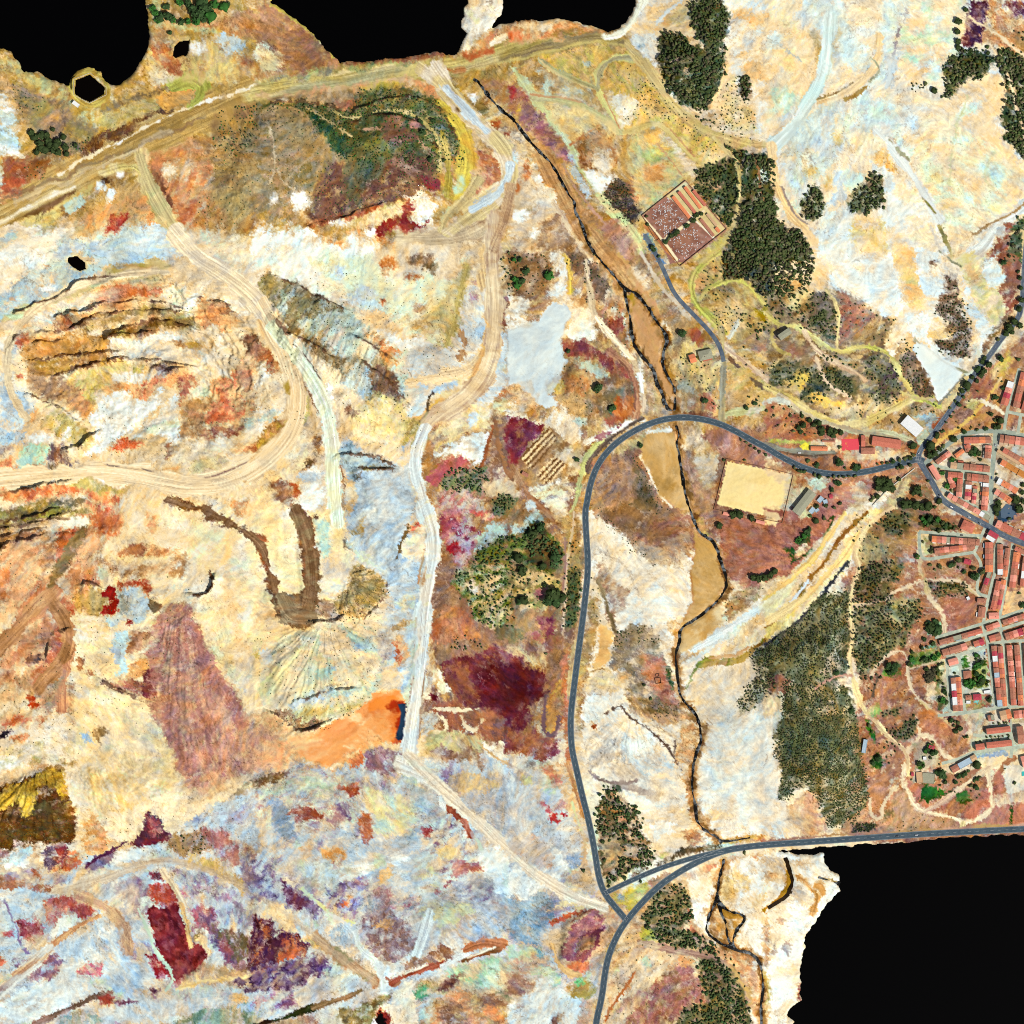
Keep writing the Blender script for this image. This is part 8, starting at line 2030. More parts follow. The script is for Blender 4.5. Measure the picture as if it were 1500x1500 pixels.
WOODN=[(A,"850 220 900 190 980 200 1060 260 1130 280 1090 200 1050 110 1040 0 1220 -20 1260 80 1270 130 1240 240 1260 310 1250 420 1180 560 1160 650 1060 640 1000 600 900 480 850 360",3.9,1.1,3.1,.96),(A,"1340 450 1380 450 1405 500 1400 590 1370 590 1340 540",3.8,1.5,2.6,1),(A,"1060 650 1130 680 1200 740 1180 750 1100 720",5,1.4,2.2,.8)]
cnt.append(mass('pine_wood','dense dark pine wood between the white salt flat and the cream tailings',WOODN,'ddpo',ICO1,.55,1.25,'wood'))
WOODC=[(A,"1230 830 1290 870 1400 900 1480 900 1540 960 1540 1540 1240 1540 1260 1460 1300 1380 1340 1240 1340 1000 1280 880",3.9,1.1,3.2,.96),(A,"1070 1000 1180 950 1270 920 1330 1020 1320 1180 1300 1330 1250 1330 1150 1200 1060 1090",4.6,1.4,2.6,.75),(B_,"-20 1100 30 1180 60 1280 120 1340 200 1380 240 1440 260 1540 -20 1540",3.9,1.1,3.2,.96),(C_,"1240 -20 1520 -20 1520 240 1440 200 1400 140 1250 130 1230 80",4.2,1.5,2.7,.95),(D_,"-20 -20 250 -20 270 60 250 140 200 210 150 250 60 230 -20 190",3.9,1.1,3.2,.96)]
cnt.append(mass('pine_wood','broad dark pine wood east of the walled cemetery',WOODC,'ddop',ICO1,.55,1.25,'wood'))
cnt.append(mass('pine_wood','two small oval pine stands on the pale blue tailings',[(B_,"180 1180 240 1100 310 1100 330 1200 290 1280 230 1290",3.9,1.1,3,.95),(B_,"470 1200 520 1100 620 1010 660 1040 680 1140 640 1220 560 1250 490 1240",3.9,1.1,3,.95)],'ddpo',ICO1,.55,1.2,'wood'))
cnt.append(mass('pine_wood','pine wood around the orange tailings at the north-east edge',[(B_,"1040 360 1090 330 1110 290 1200 290 1290 320 1340 370 1280 420 1240 470 1170 460 1100 520 1060 580 1010 570 1040 480 1020 420",4,1.1,3.1,.92),(B_,"1340 300 1400 280 1520 350 1520 940 1430 860 1370 800 1390 760 1360 660 1400 560 1360 440",4,1.1,3.1,.92),(B_,"820 490 920 490 960 540 900 550",5,1,1.8,.7),(B_,"1410 1380 1460 1270 1520 1260 1520 1540 1390 1540",6,1.5,2.8,.7),(B_,"1440 190 1520 180 1520 330 1440 280",6,1.3,2.2,.6)],'ddpo',ICO1,.55,1.2,'wood'))
HILLS=[(D_,"-20 200 100 260 250 210 340 210 400 300 400 480 340 480 200 420 60 380 -20 330",6,1.1,2.0,.75),(D_,"400 200 560 240 640 360 560 420 430 480 410 330",8,.9,1.6,.5),(D_,"250 230 340 210 400 340 400 480 300 430 230 390",5,1.0,1.9,.7),(D_,"100 620 260 660 280 720 200 760 100 760 0 780 0 640",5,1.1,2.0,.8),(D_,"540 580 640 560 740 640 780 800 760 860 640 880 560 820 640 760 560 700",5.5,1.0,1.8,.75),(D_,"320 640 480 700 520 800 480 840 380 760 280 860 190 840 260 720",4.5,1.2,2.4,.9),(D_,"280 600 400 580 500 620 540 680 440 640 340 610",5,1.2,2.2,.7),(D_,"600 440 700 360 760 350 700 460 680 540 620 520",7,.9,1.6,.6),(D_,"780 480 860 500 900 640 940 740 970 820 900 840 830 800 770 680",4.4,.9,1.6,.85),(D_,"1030 110 1080 120 1110 180 1150 300 1190 400 1190 500 1170 600 1100 600 1000 560 980 500 1060 480 1060 400 980 330 1040 230",4.6,1.0,1.7,.85),(D_,"320 880 560 880 840 830 700 900 540 960 400 950 300 900",7,.9,1.7,.6),(D_,"640 960 780 920 820 980 700 1010",5,1,1.8,.8),(D_,"840 880 960 870 1000 910 860 930",5,1,1.7,.8),(D_,"0 870 120 880 200 940 60 960 -20 930",10,1.6,3,.7),(C_,"1180 300 1320 280 1360 360 1280 470 1180 420",5,.7,1.4,.8),(C_,"1180 -20 1260 100 1300 160 1260 260 1180 240 1080 260 1110 130",6,.9,1.7,.6),(C_,"1330 350 1430 330 1520 420 1440 500 1370 460",6,1.2,2.6,.7),(C_,"980 600 1080 560 1200 580 1210 900 1130 880 1100 780 960 720",6,.8,1.6,.65),(C_,"1360 840 1460 820 1470 880 1350 900",6,1.2,2,.6),(C_,"1300 500 1520 640 1520 720 1400 680",9,1,1.8,.5)]
cnt.append(mass('shrubs','dotted evergreen shrubs over the low hills west of the north road',HILLS,'ddo',ICO1,.5,1.0,'shrubs'))
PINEH=[(E_,"640 50 720 -10 840 30 840 90 760 140 700 120",5,1.2,2.2,.9),(E_,"550 320 660 290 740 270 800 290 790 360 720 420 740 500 660 540 500 540 500 440 540 360",4.2,1.2,2.0,.95),(E_,"510 560 660 540 760 520 880 520 900 600 850 680 800 780 720 800 660 880 540 980 510 900 490 760 500 640",4.2,1.2,2.0,.92),(E_,"930 410 1140 410 1170 470 1140 490 1000 510",4.8,1.2,2.0,.95),(E_,"690 1270 760 1260 860 1190 880 1260 850 1320 760 1340",4.4,1.2,1.9,.95),(E_,"660 1180 740 1150 800 1140 760 1190 680 1210",4.4,1.2,1.9,.9),(E_,"600 1340 760 1340 720 1480 660 1520 600 1480 580 1400",6,1.2,2,.5),(E_,"540 900 640 940 640 1060 560 1000",6,1.2,2,.6),(E_,"500 170 600 130 700 200 700 260 540 310",7,1,1.8,.5),(E_,"860 500 930 560 900 640 860 580",5,1.3,2.2,.7)]
cnt.append(mass('pine_plantation','rows of young pines on the brown hillside west of the town',PINEH,'ddp',ICO1,.5,1.15,'plantation'))
SCR=[(E_,"-20 780 80 730 200 640 320 500 480 440 480 560 470 700 470 900 420 970 340 990 200 1000 100 990 60 950 -20 900",2.9,.8,1.6,.8),(E_,"90 1010 300 990 450 1020 480 1100 520 1200 540 1320 540 1540 80 1540 40 1420 30 1320 80 1220 70 1100",2.7,.8,1.5,.88),(H_,"1560 120 1600 -20 2060 -20 2080 100 2090 200 2040 290 1960 340 1880 360 1820 290 1800 200 1730 110 1650 120 1620 190 1560 180",2.7,.8,1.5,.88),(F_,"1400 830 1540 740 1540 1020 1420 1150 1340 1170 1320 1120 1360 1050 1440 960",2.8,.8,1.6,.85)]
cnt.append(mass('scrub','close grey-green scrub covering the hill beside the white delta',SCR,'dodp',ICO1,.55,.9,'scrub'))
JW=[(H_,"490 260 550 120 620 110 640 180 740 240 750 340 770 420 840 500 800 560 700 600 600 660 560 640 640 560 640 440 520 420 490 380",4,1.3,2.8,.85),(H_,"820 760 920 680 1000 700 1040 760 1060 860 1030 920 960 960 880 920 780 900 760 860",3.7,1.3,2.7,.9),(H_,"760 900 860 910 960 960 1040 960 1130 990 1240 1090 1180 1100 1060 1060 900 1040 840 1000",3.8,1.3,2.7,.9),(H_,"1090 1120 1200 1130 1300 1200 1350 1300 1390 1420 1400 1540 960 1540 1000 1400 1160 1360 1100 1260",3.9,1.3,2.6,.85),(H_,"1240 1080 1320 1180 1380 1290 1340 1200 1280 1130",5,1.2,2,.7)]
cnt.append(mass('woodland','green woodland round the junction of the two highways',JW,'dmod',ICO1,.55,1.15,'wood'))
RW=[(F_,"70 120 150 70 200 130 290 210 300 330 200 320 100 280",4,1.5,3,.85),(F_,"-20 140 60 140 120 80 160 130 120 200 60 300 -20 300",5,1.3,3,.7),(F_,"-20 360 100 320 220 330 300 420 270 560 180 560 60 580 -20 500",6,1,2.4,.6),(F_,"310 340 400 300 410 480 370 640 320 680 310 520",4.5,1.1,2.3,.75),(F_,"330 190 400 160 400 300 330 320",6,.9,1.8,.6),((375,750),"1180 330 1300 300 1520 320 1520 660 1380 680 1280 600 1220 520 1160 420",5,.9,2.3,.6),((375,750),"1300 240 1400 160 1520 130 1520 320 1400 300 1280 320",4.5,1.2,2.5,.8),((375,375),"1080 1340 1110 1270 1180 1240 1280 1230 1370 1240 1370 1300 1310 1320 1340 1400 1240 1370 1160 1390 1080 1370",4.5,1.1,2.3,.8),((375,375),"1390 1430 1440 1400 1520 1410 1520 1520 1400 1520",5,1.2,2.5,.8),((375,375),"1430 20 1520 -20 1520 200 1440 180",6,1.1,2.3,.6),((375,750),"1160 720 1300 740 1340 800 1260 810 1140 800",5,1,1.9,.7)]
cnt.append(mass('woodland','mixed green woodland between the grey haul road and the highway',RW,'dmmo',ICO1,.55,1.1,'wood'))
HB=[(I_,"580 560 620 520 760 510 900 530 1020 560 1110 640 1180 780 1220 960 1200 1000 1120 900 1090 1000 1060 1040 900 960 800 940 700 1000 600 960 500 960 470 920 400 820 320 720 280 640 290 600 380 620 480 650 580 640",3.6,.7,1.5,.72),(I_,"-20 620 100 600 290 620 250 660 100 650 0 660",4,.7,1.5,.7),(I_,"0 640 230 640 300 720 430 840 500 960 380 1020 300 1180 100 1100 0 900",7,.5,1.0,.5),(I_,"460 960 620 1000 800 940 860 900 1080 940 1080 1100 980 1150 820 1200 640 1220 420 1290 340 1200 380 1020",4.6,.6,1.2,.5),((0,0),"1250 770 1280 640 1520 600 1520 900 1340 920 1260 860",4.5,.6,1.5,.6),((0,0),"1260 900 1520 900 1520 1340 1360 1360 1130 1300",8,.5,1.0,.4),((0,0),"60 480 200 540 330 600 200 640 130 720 100 660",5,.6,1.2,.6),((0,0),"390 820 540 800 480 900 380 900",5,.7,1.4,.7),((0,0),"140 960 270 970 260 1060 160 1050",5,.6,1.2,.7),((0,0),"620 760 670 730 690 750 640 780",4,.6,1.2,.8),(I_,"300 610 460 640 600 650 600 690 470 690",5,.7,1.3,.6)]
cnt.append(mass('scrub','green scrub and bushes on the rounded overgrown hill',HB,'dmmb',ICO1,.5,.9,'scrub'))
TB=[(A,"740 470 830 470 880 560 1010 680 1150 800 1250 900 1170 930 1080 850 940 720 760 690 680 720 640 640 720 600",5,.6,1.2,.7),(A,"1220 480 1330 450 1340 560 1410 640 1420 740 1300 800 1210 720 1180 620",4.5,.6,1.3,.65),(A,"1130 690 1280 760 1460 800 1440 840 1280 810",5,.7,1.5,.6),(A,"180 320 440 230 440 260 200 330",6,.5,.8,.7),(A,"520 380 760 350 860 540 740 490 640 500 540 500",8,.5,.9,.5),(A,"525 1150 600 1060 640 1050 700 1100 720 1200 750 1250 700 1330 660 1320 600 1240 540 1190",3.6,.7,1.4,.8),(A,"1070 1060 1220 1080 1200 1130 1110 1100",4,.8,1.8,.7),(C_,"-20 -20 210 -20 240 180 60 250 -20 240",5,.6,1.6,.5),(C_,"320 -20 480 -20 560 180 560 260 480 280 420 260 420 100 340 100",5,.6,1.5,.5),(C_,"490 330 640 260 700 560 640 540 520 420",6,.5,1.2,.5),(C_,"490 1300 700 1130 830 1360 980 1520 460 1520",9,.5,1.0,.4),(C_,"700 1150 780 1260 800 1340 880 1440 880 1520 740 1400",4,.6,1.2,.6),(C_,"230 720 340 630 440 680 480 900 420 1000 250 800",7,.5,1.2,.5),(F_,"490 -20 700 160 840 310 760 270 640 170 540 80",4.5,.6,1.2,.7),(F_,"600 700 820 660 860 740 700 800 600 800",4,.7,1.5,.7),(F_,"740 1090 980 1130 990 1230 800 1210",4.5,.6,1.2,.6),(F_,"1240 520 1400 420 1470 450 1260 640",6,.6,1.3,.5),(F_,"470 380 520 480 500 640 440 680 420 560",6,.6,1.4,.4),((375,750),"340 520 480 580 760 420 780 470 640 660 360 640",4.5,.5,1.1,.55),((375,750),"100 1190 180 1170 300 1220 420 1220 640 1080 720 980 740 1000 600 1180 400 1290 180 1260",4.5,.5,1.0,.55),((375,375),"0 120 90 90 300 200 500 300 640 620 860 840 700 860 520 700 340 560 120 440",6,.5,1.0,.4),((0,1125),"-20 330 200 280 440 300 450 430 60 480 -20 480",4,.4,.9,.5),((0,1125),"990 450 1120 370 1220 400 1180 500 1020 500",5,.8,2,.6),((375,375),"840 560 900 900 880 1080 840 1000 800 780",6,.5,1.1,.5),(D_,"-20 850 100 870 320 1000 430 1050 420 1090 300 1070 -20 1050",9,.8,1.6,.6),(D_,"-20 1180 200 1220 440 1250 660 1240 640 1280 300 1270",8,.8,1.6,.5),(D_,"1150 860 1400 620 1460 560 1480 640 1340 860 1300 980 1000 1110",12,.8,1.8,.5),(E_,"480 20 640 50 700 260 520 300",9,.7,1.4,.5),(E_,"900 300 1140 330 1140 400 920 400",10,.7,1.4,.5),(E_,"660 980 820 980 880 1110 700 1150 650 1100",12,.6,1.2,.4),((1125,1125),"600 290 1120 300 1140 360 640 400",8,.6,1.3,.5),((1125,1125),"520 330 640 330 640 350 560 390 500 390",3.5,.8,1.6,.9),((1125,1125),"800 40 1300 40 1300 300 900 220",12,.8,1.6,.4),(H_,"630 1000 760 960 1060 1120 1000 1300 700 1500 540 1520",9,.5,1.1,.4),((0,375),"-20 500 200 380 700 200 1000 200 1400 350 1500 600 1400 900 1200 1100 900 1200 400 1180 200 900 0 760",6,.4,.8,.22),((0,750),"-20 200 500 300 900 350 1250 400 1300 800 900 1300 400 1450 -20 1480",7,.4,.9,.22),((375,375),"300 100 1200 100 1200 700 900 1200 500 1200 400 700 150 480 -20 700 -20 1000 300 1000",6,.4,.8,.2),((375,750),"0 650 300 640 560 650 780 470 800 280 860 130 880 140 840 320 760 620 740 1000 640 1120 480 1230 200 1250 0 1000",6,.4,.9,.3),((0,1125),"480 300 800 300 1400 200 1500 400 1000 520 300 640",7,.4,.9,.2)]
cnt.append(mass('scrub','small scattered bushes on the bare slopes of the mine and the banks of the creek',TB,'dood',ICO1,.5,.9,'scrub',ASKED[298:]))
print('scatter',cnt)
ROOFC={'b':('brown','c4886e','a66c56'),'r':('red','d8826a','c06c56'),'o':('orange','f0966a','dc8052'),'c':('coral','f4a892','ea947e'),'m':('crimson','c8505c','b04050'),'w':('white','f2f4f2','e2e6e6'),'g':('grey','a8a890','989880'),'u':('pale blue','b8ccd8','9fb8c8'),'t':('tan','d8b48c','c8a078'),'y':('amber','d89048','c07c3a')}
RM={k:material(n+'_roof',colour=albedo(a),colour2=albedo(b),vary=.16,scale=.5,wave=(2.2 if k not in 'wgut' else None))for k,(n,a,b)in ROOFC.items()}
wallm=material('lime_wall',colour=albedo('e8e2d4'),colour2=albedo('d2c8b4'),vary=.08,scale=.3)
tanwall=material('rendered_wall',colour=albedo('c8a688'),colour2=albedo('b08c70'),vary=.1,scale=.3)
brickm=material('brick_chimney',colour=albedo('a8684c'),vary=.15,scale=2)
TERR=[material('terrace_'+n,colour=albedo(c),vary=.1,scale=.4)for n,c in(('white','f0f0ea'),('grey','b8b4a4'),('tan','d0b090'),('red','b86850'),('blue','9ab0bc'))]
def boxv(x0,y0,z0,x1,y1,z1):
 V=[(x0,y0,z0),(x1,y0,z0),(x1,y1,z0),(x0,y1,z0),(x0,y0,z1),(x1,y0,z1),(x1,y1,z1),(x0,y1,z1)]
 return V,[(0,3,2,1),(4,5,6,7),(0,1,5,4),(1,2,6,5),(2,3,7,6),(3,0,4,7)]
def join(*parts):
 V,Fc=[],[]
 for v,f in parts:
  k=len(V);V+=v;Fc+=[tuple(i+k for i in q)for q in f]
 return V,Fc
def house(p0,p1,depth,tone,label,group=None,h=5.5,flat=False,pitch=.36,name='house',cat='house',wm=None,chimney=None,terrace=None,hip=False):
 (x0,y0),(x1,y1)=p0,p1
 L_=math.hypot(x1-x0,y1-y0);ux,uy=(x1-x0)/L_,(y1-y0)/L_
 cx,cy=(x0+x1)/2-uy*depth/2,(y0+y1)/2+ux*depth/2
 d=abs(depth);z=hs(cx,cy,HM)
 root=bpy.data.objects.new(name,None);col.objects.link(root)
 root.location=W(cx,cy,z);root.rotation_euler=(0,0,math.atan2(-(y1-y0),x1-x0))
 a,b=L_/2-.06,d/2-.06
 link('wall',mesh('wall',*boxv(-a,-b,-1.5,a,b,h),[wm or wallm]),root)
 o=.28
 if flat:
  g=join(boxv(-a-.05,-b-.05,h+.004,a+.05,b+.05,h+.25),boxv(-a-.05,-b-.05,h+.25,a+.05,-b+.25,h+.8),boxv(-a-.05,b-.25,h+.25,a+.05,b+.05,h+.8),boxv(-a-.05,-b+.25,h+.25,-a+.25,b-.25,h+.8),boxv(a-.25,-b+.25,h+.25,a+.05,b-.25,h+.8))
 else:
  A,Bq=a+(.0 if not hip else o),b+o;r_=Bq*pitch;e=.12;hx=(Bq*.9 if hip else 0)
  hx=min(hx,A*.8)
  V=[(-A,-Bq,h-o*pitch+.02),(A,-Bq,h-o*pitch+.02),(A,Bq,h-o*pitch+.02),(-A,Bq,h-o*pitch+.02),(-A+hx,0,h+r_),(A-hx,0,h+r_)]
  V+=[(x,y,zz+.16)for x,y,zz in V]
  g=(V,[(6,7,11,10),(8,9,10,11),(7,8,11),(9,6,10),(0,4,5,1),(2,5,4,3),(1,5,2),(3,4,0),(0,1,7,6),(1,2,8,7),(2,3,9,8),(3,0,6,9)])
 roof=link('roof',mesh('roof',*g,[RM[tone]]),root)
 if chimney is None:chimney=(not flat)and rnd.random()<.5
 if chimney:
  qx,qy=rnd.uniform(-.6,.6)*a,rnd.choice((-1,1))*b*.4
  link('chimney',mesh('chimney',*join(boxv(qx-.4,qy-.3,h+.1,qx+.4,qy+.3,h+b*pitch+.9),boxv(qx-.5,qy-.4,h+b*pitch+.9,qx+.5,qy+.4,h+b*pitch+1.05)),[brickm]),roof)
 if terrace:
  td=terrace;s_=-1 if depth>0 else 1
  w0,w1=sorted((s_*(b+.01),s_*(b+td)))
  hh=rnd.uniform(2.6,3.4);xa,xb=-a+rnd.uniform(0,.5)*a,a-rnd.uniform(0,.4)*a
  link('rear_extension',mesh('rear_extension',*join(boxv(xa,w0,-1.5,xb,w1,hh),boxv(xa,w0,hh+.003,xb,w1,hh+.2)),[rnd.choice(TERR)]),root)
 tag(root,label,cat,group)
 return root
ORD='first second third fourth fifth sixth seventh eighth ninth tenth eleventh twelfth'.split()
def row(name,group,ends,p0,p1,depth,tones,terrace=2,h=5.6):
 n=len(tones);ws=[rnd.uniform(.8,1.2)for _ in tones];t=0;S=sum(ws)
 for i,k in enumerate(tones):
  a,b=t/S,(t+ws[i])/S;t+=ws[i]
  q0=(p0[0]+(p1[0]-p0[0])*a,p0[1]+(p1[1]-p0[1])*a);q1=(p0[0]+(p1[0]-p0[0])*b,p0[1]+(p1[1]-p0[1])*b)
  fl=k in 'wgu'
  lab='%s-roofed house, %s from the %s end of the %s'%(ROOFC[k][0],ORD[i],ends,name)
  house(q0,q1,depth,k,lab,group,h=h+rnd.uniform(-.9,1.1),flat=fl,terrace=(rnd.uniform(.4,1)*terrace if terrace and rnd.random()<.75 else None))
row('strip below the brown slope','houses below the brown slope','north',(1475,558),(1464,592),-10,'wcmr')
row('strip along the north lane','houses along the north lane','north',(1494,545),(1482,596),-9,'robrb',3)
row('north-east edge strip','houses at the north-east edge','north',(1506,562),(1494,600),-9,'rbr')
row('garden block facing the avenue','houses of the garden block','west',(1411,641),(1451,640),9,'rrob',3)
row('garden block west side','houses of the garden block','north',(1411.5,652),(1414,663),-8,'rb')
row('garden block east side','houses of the garden block','north',(1451.5,653),(1450,672),9,'crbb',3)
row('garden block south side','houses of the garden block','west',(1391,686),(1448,692),-9,'tgbbrb',4)
house((1397,666),(1409,657),6,'o','small orange-roofed house alone at the west corner of the garden block')
row('slanting strip at the avenue mouth','houses at the avenue mouth','west',(1369,675),(1389,660),7,'brc',2)
house((1359.5,684),(1372,704),-7.5,'c','long coral-roofed building alone on the main street at the junction',h=6,chimney=False,name='hall',cat='hall')
row('upper row east of the avenue','houses east of the avenue','west',(1464,637),(1501,642),11,'bbrcr',4)
row('lower row east of the avenue','houses east of the avenue','west',(1470,656),(1504,675),7,'rbbo')
house((1461,658),(1494,678),4.5,'t','long flat tan shed between two slanting terraces east of the avenue',flat=True,h=4,name='shed',cat='shed')
row('amber terrace above the olive yard','houses above the olive yard','west',(1467,673),(1503,694),8,'oyyy')
row('slanting terrace below the olive yard','houses below the olive yard','west',(1462,700),(1491,716),8,'wooco',2)
row('slanting terrace above the blue square','houses above the blue square','west',(1459,716),(1482,731),8,'croo',2)
row('courtyard block, north side','houses of the courtyard block','west',(1388,691.5),(1410,693),8,'rrr')
row('courtyard block, west side','houses of the courtyard block','north',(1387,700),(1392,716),-8,'cr')
row('courtyard block, east side','houses of the courtyard block','north',(1409.5,702),(1407.5,728),8,'rbbc',3)
row('second courtyard block, north side','houses of the second courtyard block','west',(1416,693.5),(1448,697),10,'brbb',3)
row('second courtyard block, west side','houses of the second courtyard block','north',(1414,705),(1412,732),-9,'bwrmc',3)
row('second courtyard block, east side','houses of the second courtyard block','north',(1448,708),(1445,748),9,'wboccr',3)
row('second courtyard block, middle','houses of the second courtyard block','north',(1431,712),(1428,738),6,'rgcmc')
row('main street north terrace','houses on the main street','west',(1386,728),(1447,763),-7,'ccbcbcwg')
row('terrace below the blue square','houses below the blue square','west',(1456,771),(1499,792),-10,'crrbbm',3)
house((1411,761),(1428,769),14,'r','large red villa with a ring of terraces south of the main street',hip=True,h=6.5,terrace=3,name='villa',cat='villa')
house((1449,776),(1462,784),7,'m','crimson-roofed hall facing the main street',h=7,chimney=False,name='hall',cat='hall')
house((1445.5,783),(1457,790),6,'w','white flat-roofed hall behind the crimson-roofed one',flat=True,h=6.4,name='hall',cat='hall')
row('bent lane terrace','houses of the bent lane','north',(1453,794),(1453,838),11,'rbrbo',3)
row('narrow lane terrace, west face','houses of the narrow lane','north',(1460,797),(1460,842),-8,'brbbrw',2)
row('narrow lane terrace, east face','houses of the narrow lane','north',(1479,803),(1474,845),7,'bbrbo',2)
row('lower lane terrace, west face','houses of the lower lane','north',(1458.5,850),(1449,893),-8,'rrcbrr')
row('lower lane terrace, east face','houses of the lower lane','north',(1473,850),(1464,893),7,'ocbrmr')
house((1447,897.5),(1462,897),9,'c','coral-roofed corner house at the foot of the lower lane',terrace=None)
row('triangular block east side lane','houses of the triangular block','north',(1484,808),(1477,860),-9,'oorbcr',3)
row('triangular block by the frame edge','houses of the triangular block','north',(1498,815),(1493,858),-8,'bcwr')
row('triangular block tip','houses of the triangular block','west',(1487,800),(1504,808),6,'rb')
row('slanting strip beside the widening lane','houses beside the widening lane','north',(1452,838),(1441,868),6,'gmb')
house((1430.5,876),(1443,877),6,'b','low brown-roofed house on the corner west of the lower lane')
row('pair above the double avenue','pair above the double avenue','east',(1443,889),(1441,905),10,'bb',4)
row('long terrace between the twin avenues','houses between the twin avenues','west',(1374,938),(1436.5,920),7,'bbgbrr')
row('twin avenue terrace by the crossing','houses by the crossing','west',(1442.5,917),(1462,910.5),7,'rc')
row('twin avenue terrace at the edge','houses at the avenue end','west',(1467,909),(1500,898),7,'brcbr')
row('terrace north of the plaza','houses north of the plaza','west',(1378,952),(1414,941.5),9,'bbbc')
row('corner plot north-east of the plaza','houses of the corner plot','west',(1424,940),(1439,935),8,'rm',3)
row('short terrace east of the crossing','houses east of the crossing','west',(1447,932),(1464,927),8,'rb',3)
row('terrace by the eastern alleys','houses by the eastern alleys','west',(1470,928),(1501,918),10,'brcmr',2)
row('long terrace facing the plaza','houses facing the plaza','north',(1451,946),(1460,1035),-7.5,'bmwrbucrbru',2.5)
row('terrace backing the plaza houses','houses behind the plaza row','north',(1467.5,946),(1474,1034),7,'bmcorobrboo')
row('alley terrace west row','houses of the alley terrace','north',(1473.5,945),(1480,1033),-7.5,'rcbcrccrbbr',2.5)
row('alley terrace east row','houses of the alley terrace','north',(1492,944),(1498,1033),7.5,'bbrcrbobbor',2)
row('last terrace at the east edge','houses of the last terrace','north',(1498.5,945),(1504,1032),-8,'rrmbcrbrb')
house((1387,966.5),(1401,962.5),9,'c','coral-roofed house beside the paved square west of the park',terrace=3)
row('park terrace back row','houses of the park terrace','north',(1398.5,992),(1402,1041),7,'bwmwb')
row('park terrace front row','houses of the park terrace','north',(1406,991),(1409.5,1041),7,'oroocb')
house((1410,983),(1421.5,982),11,'b','square brown pavilion inside the plaza park',hip=True,h=4.5,chimney=False,name='pavilion',cat='pavilion')
house((1424,1017),(1436,1016),8.5,'m','crimson-roofed kiosk south of the plaza park',hip=True,name='kiosk',cat='kiosk')
house((1413,1018.5),(1422,1018),6,'b','small brown house west of the crimson kiosk')
house((1414.5,1026),(1421,1026),4.6,'w','tiny white flat-roofed hut below the small brown house',flat=True,h=3.2,name='hut',cat='hut')
house((1440,1011.5),(1450,1010),4.6,'w','white flat-roofed stand at the south-east corner of the park',flat=True,h=3.2,name='stand',cat='stand')
row('pair north of the apartment blocks','pair north of the blocks','west',(1462,1042),(1478,1038),13,'to')
row('terrace at the south-east corner','houses at the south-east corner','west',(1483,1041),(1503,1039),11,'rcr')
row('short row by the bare plots','houses by the bare plots','west',(1445,1048),(1454,1046),8,'bg')
for a,b,d,l in(((1443,1067),(1478,1063),8,'upper long brick-red apartment block with a row of trees behind'),((1443,1087),(1480,1083),8.5,'lower long brick-red apartment block beside the wide street'),((1427,1090),(1440,1088),8.5,'short brick-red apartment block west of the lower long one'),((1487,1064),(1496.5,1063),25,'brick-red apartment block standing north to south at the street corner')):
 house(a,b,d,'r' if d<20 else 'b',l,'apartment blocks',h=8.5,chimney=False,name='apartment_block',cat='apartment block')
house((1391,1124),(1401,1118.5),9,'b','brown-roofed end of the row of three sheds by the big tree',h=5,name='shed',cat='shed')
house((1401.2,1118.4),(1419,1108.5),9,'u','pale blue roofed warehouse by the very large dark tree',h=6,flat=True,name='warehouse',cat='warehouse')
house((1419.2,1108.4),(1427,1104),8,'t','pink-tan roofed end of the row of three sheds by the big tree',h=5,name='shed',cat='shed')
house((1493,1108),(1504,1105),16,'c','coral-roofed sports hall beside the turquoise pool',h=7,chimney=False,name='hall',cat='hall')
house((1360,1090),(1368.5,1092.5),5,'m','small crimson-roofed farmhouse by the looping track')
house((1351,1108),(1356,1107.5),5,'w','tiny white hut among the farm trees',flat=True,h=3,name='hut',cat='hut')
house((1341,1131),(1350,1130),16,'t','tan flat-roofed farm shed',flat=True,h=4,name='shed',cat='shed')
house((1351,1131.5),(1369,1133),15,'g','grey flat-roofed farm shed beside the tan one',flat=True,h=4,name='shed',cat='shed')
house((1334,1131),(1338,1131),5,'m','tiny crimson hut on the track west of the farm sheds',h=3,name='hut',cat='hut')
row('orange-ended terrace, north face','houses of the orange-ended terrace','west',(1364,785),(1434,790),9,'orcgrbcbbbb',2.5)
row('orange-ended terrace, south face','houses of the orange-ended terrace','west',(1368,811),(1427,804),-7.5,'brcrrocbb',2)
house((1412,818),(1422,821),7,'m','crimson-roofed cottage standing alone below the orange-ended terrace')
house((1264,1082),(1270,1083),20,'u','long pale blue roofed shed beside the pine hill track',h=4,flat=True,name='shed',cat='shed')
house((1414,875),(1418,873),5,'w','tiny white hut at the corner of the young pine block',flat=True,h=3,name='hut',cat='hut')
house((1329,608),(1352,628),16.5,'w','big white-roofed warehouse beside the road junction',h=8,pitch=.12,chimney=False,name='warehouse',cat='warehouse')
house((1160,748),(1185,716),13.5,'g','long grey-roofed warehouse south of the highway',h=8,pitch=.18,chimney=False,name='warehouse',cat='warehouse')
house((1278,639),(1320,645),13,'r','long red wing of the school by the junction',h=6.5,pitch=.3,chimney=False,name='school',cat='school')
house((1261,638),(1267,638),16,'r','narrow red wing of the school beside the red court',h=5.5,chimney=False,name='school',cat='school')
house((1261,656),(1281,656),9,'b','brown south wing of the school',h=5.5,flat=False,hip=True,chimney=False,name='school',cat='school')
house((1187,654),(1212,654.5),6,'o','small orange-roofed station house by the yellow ground',h=4.5,name='station',cat='station')
house((1204,645),(1223,645.5),2.6,'b','narrow dark red shed above the station house',h=3,chimney=False,name='shed',cat='shed')
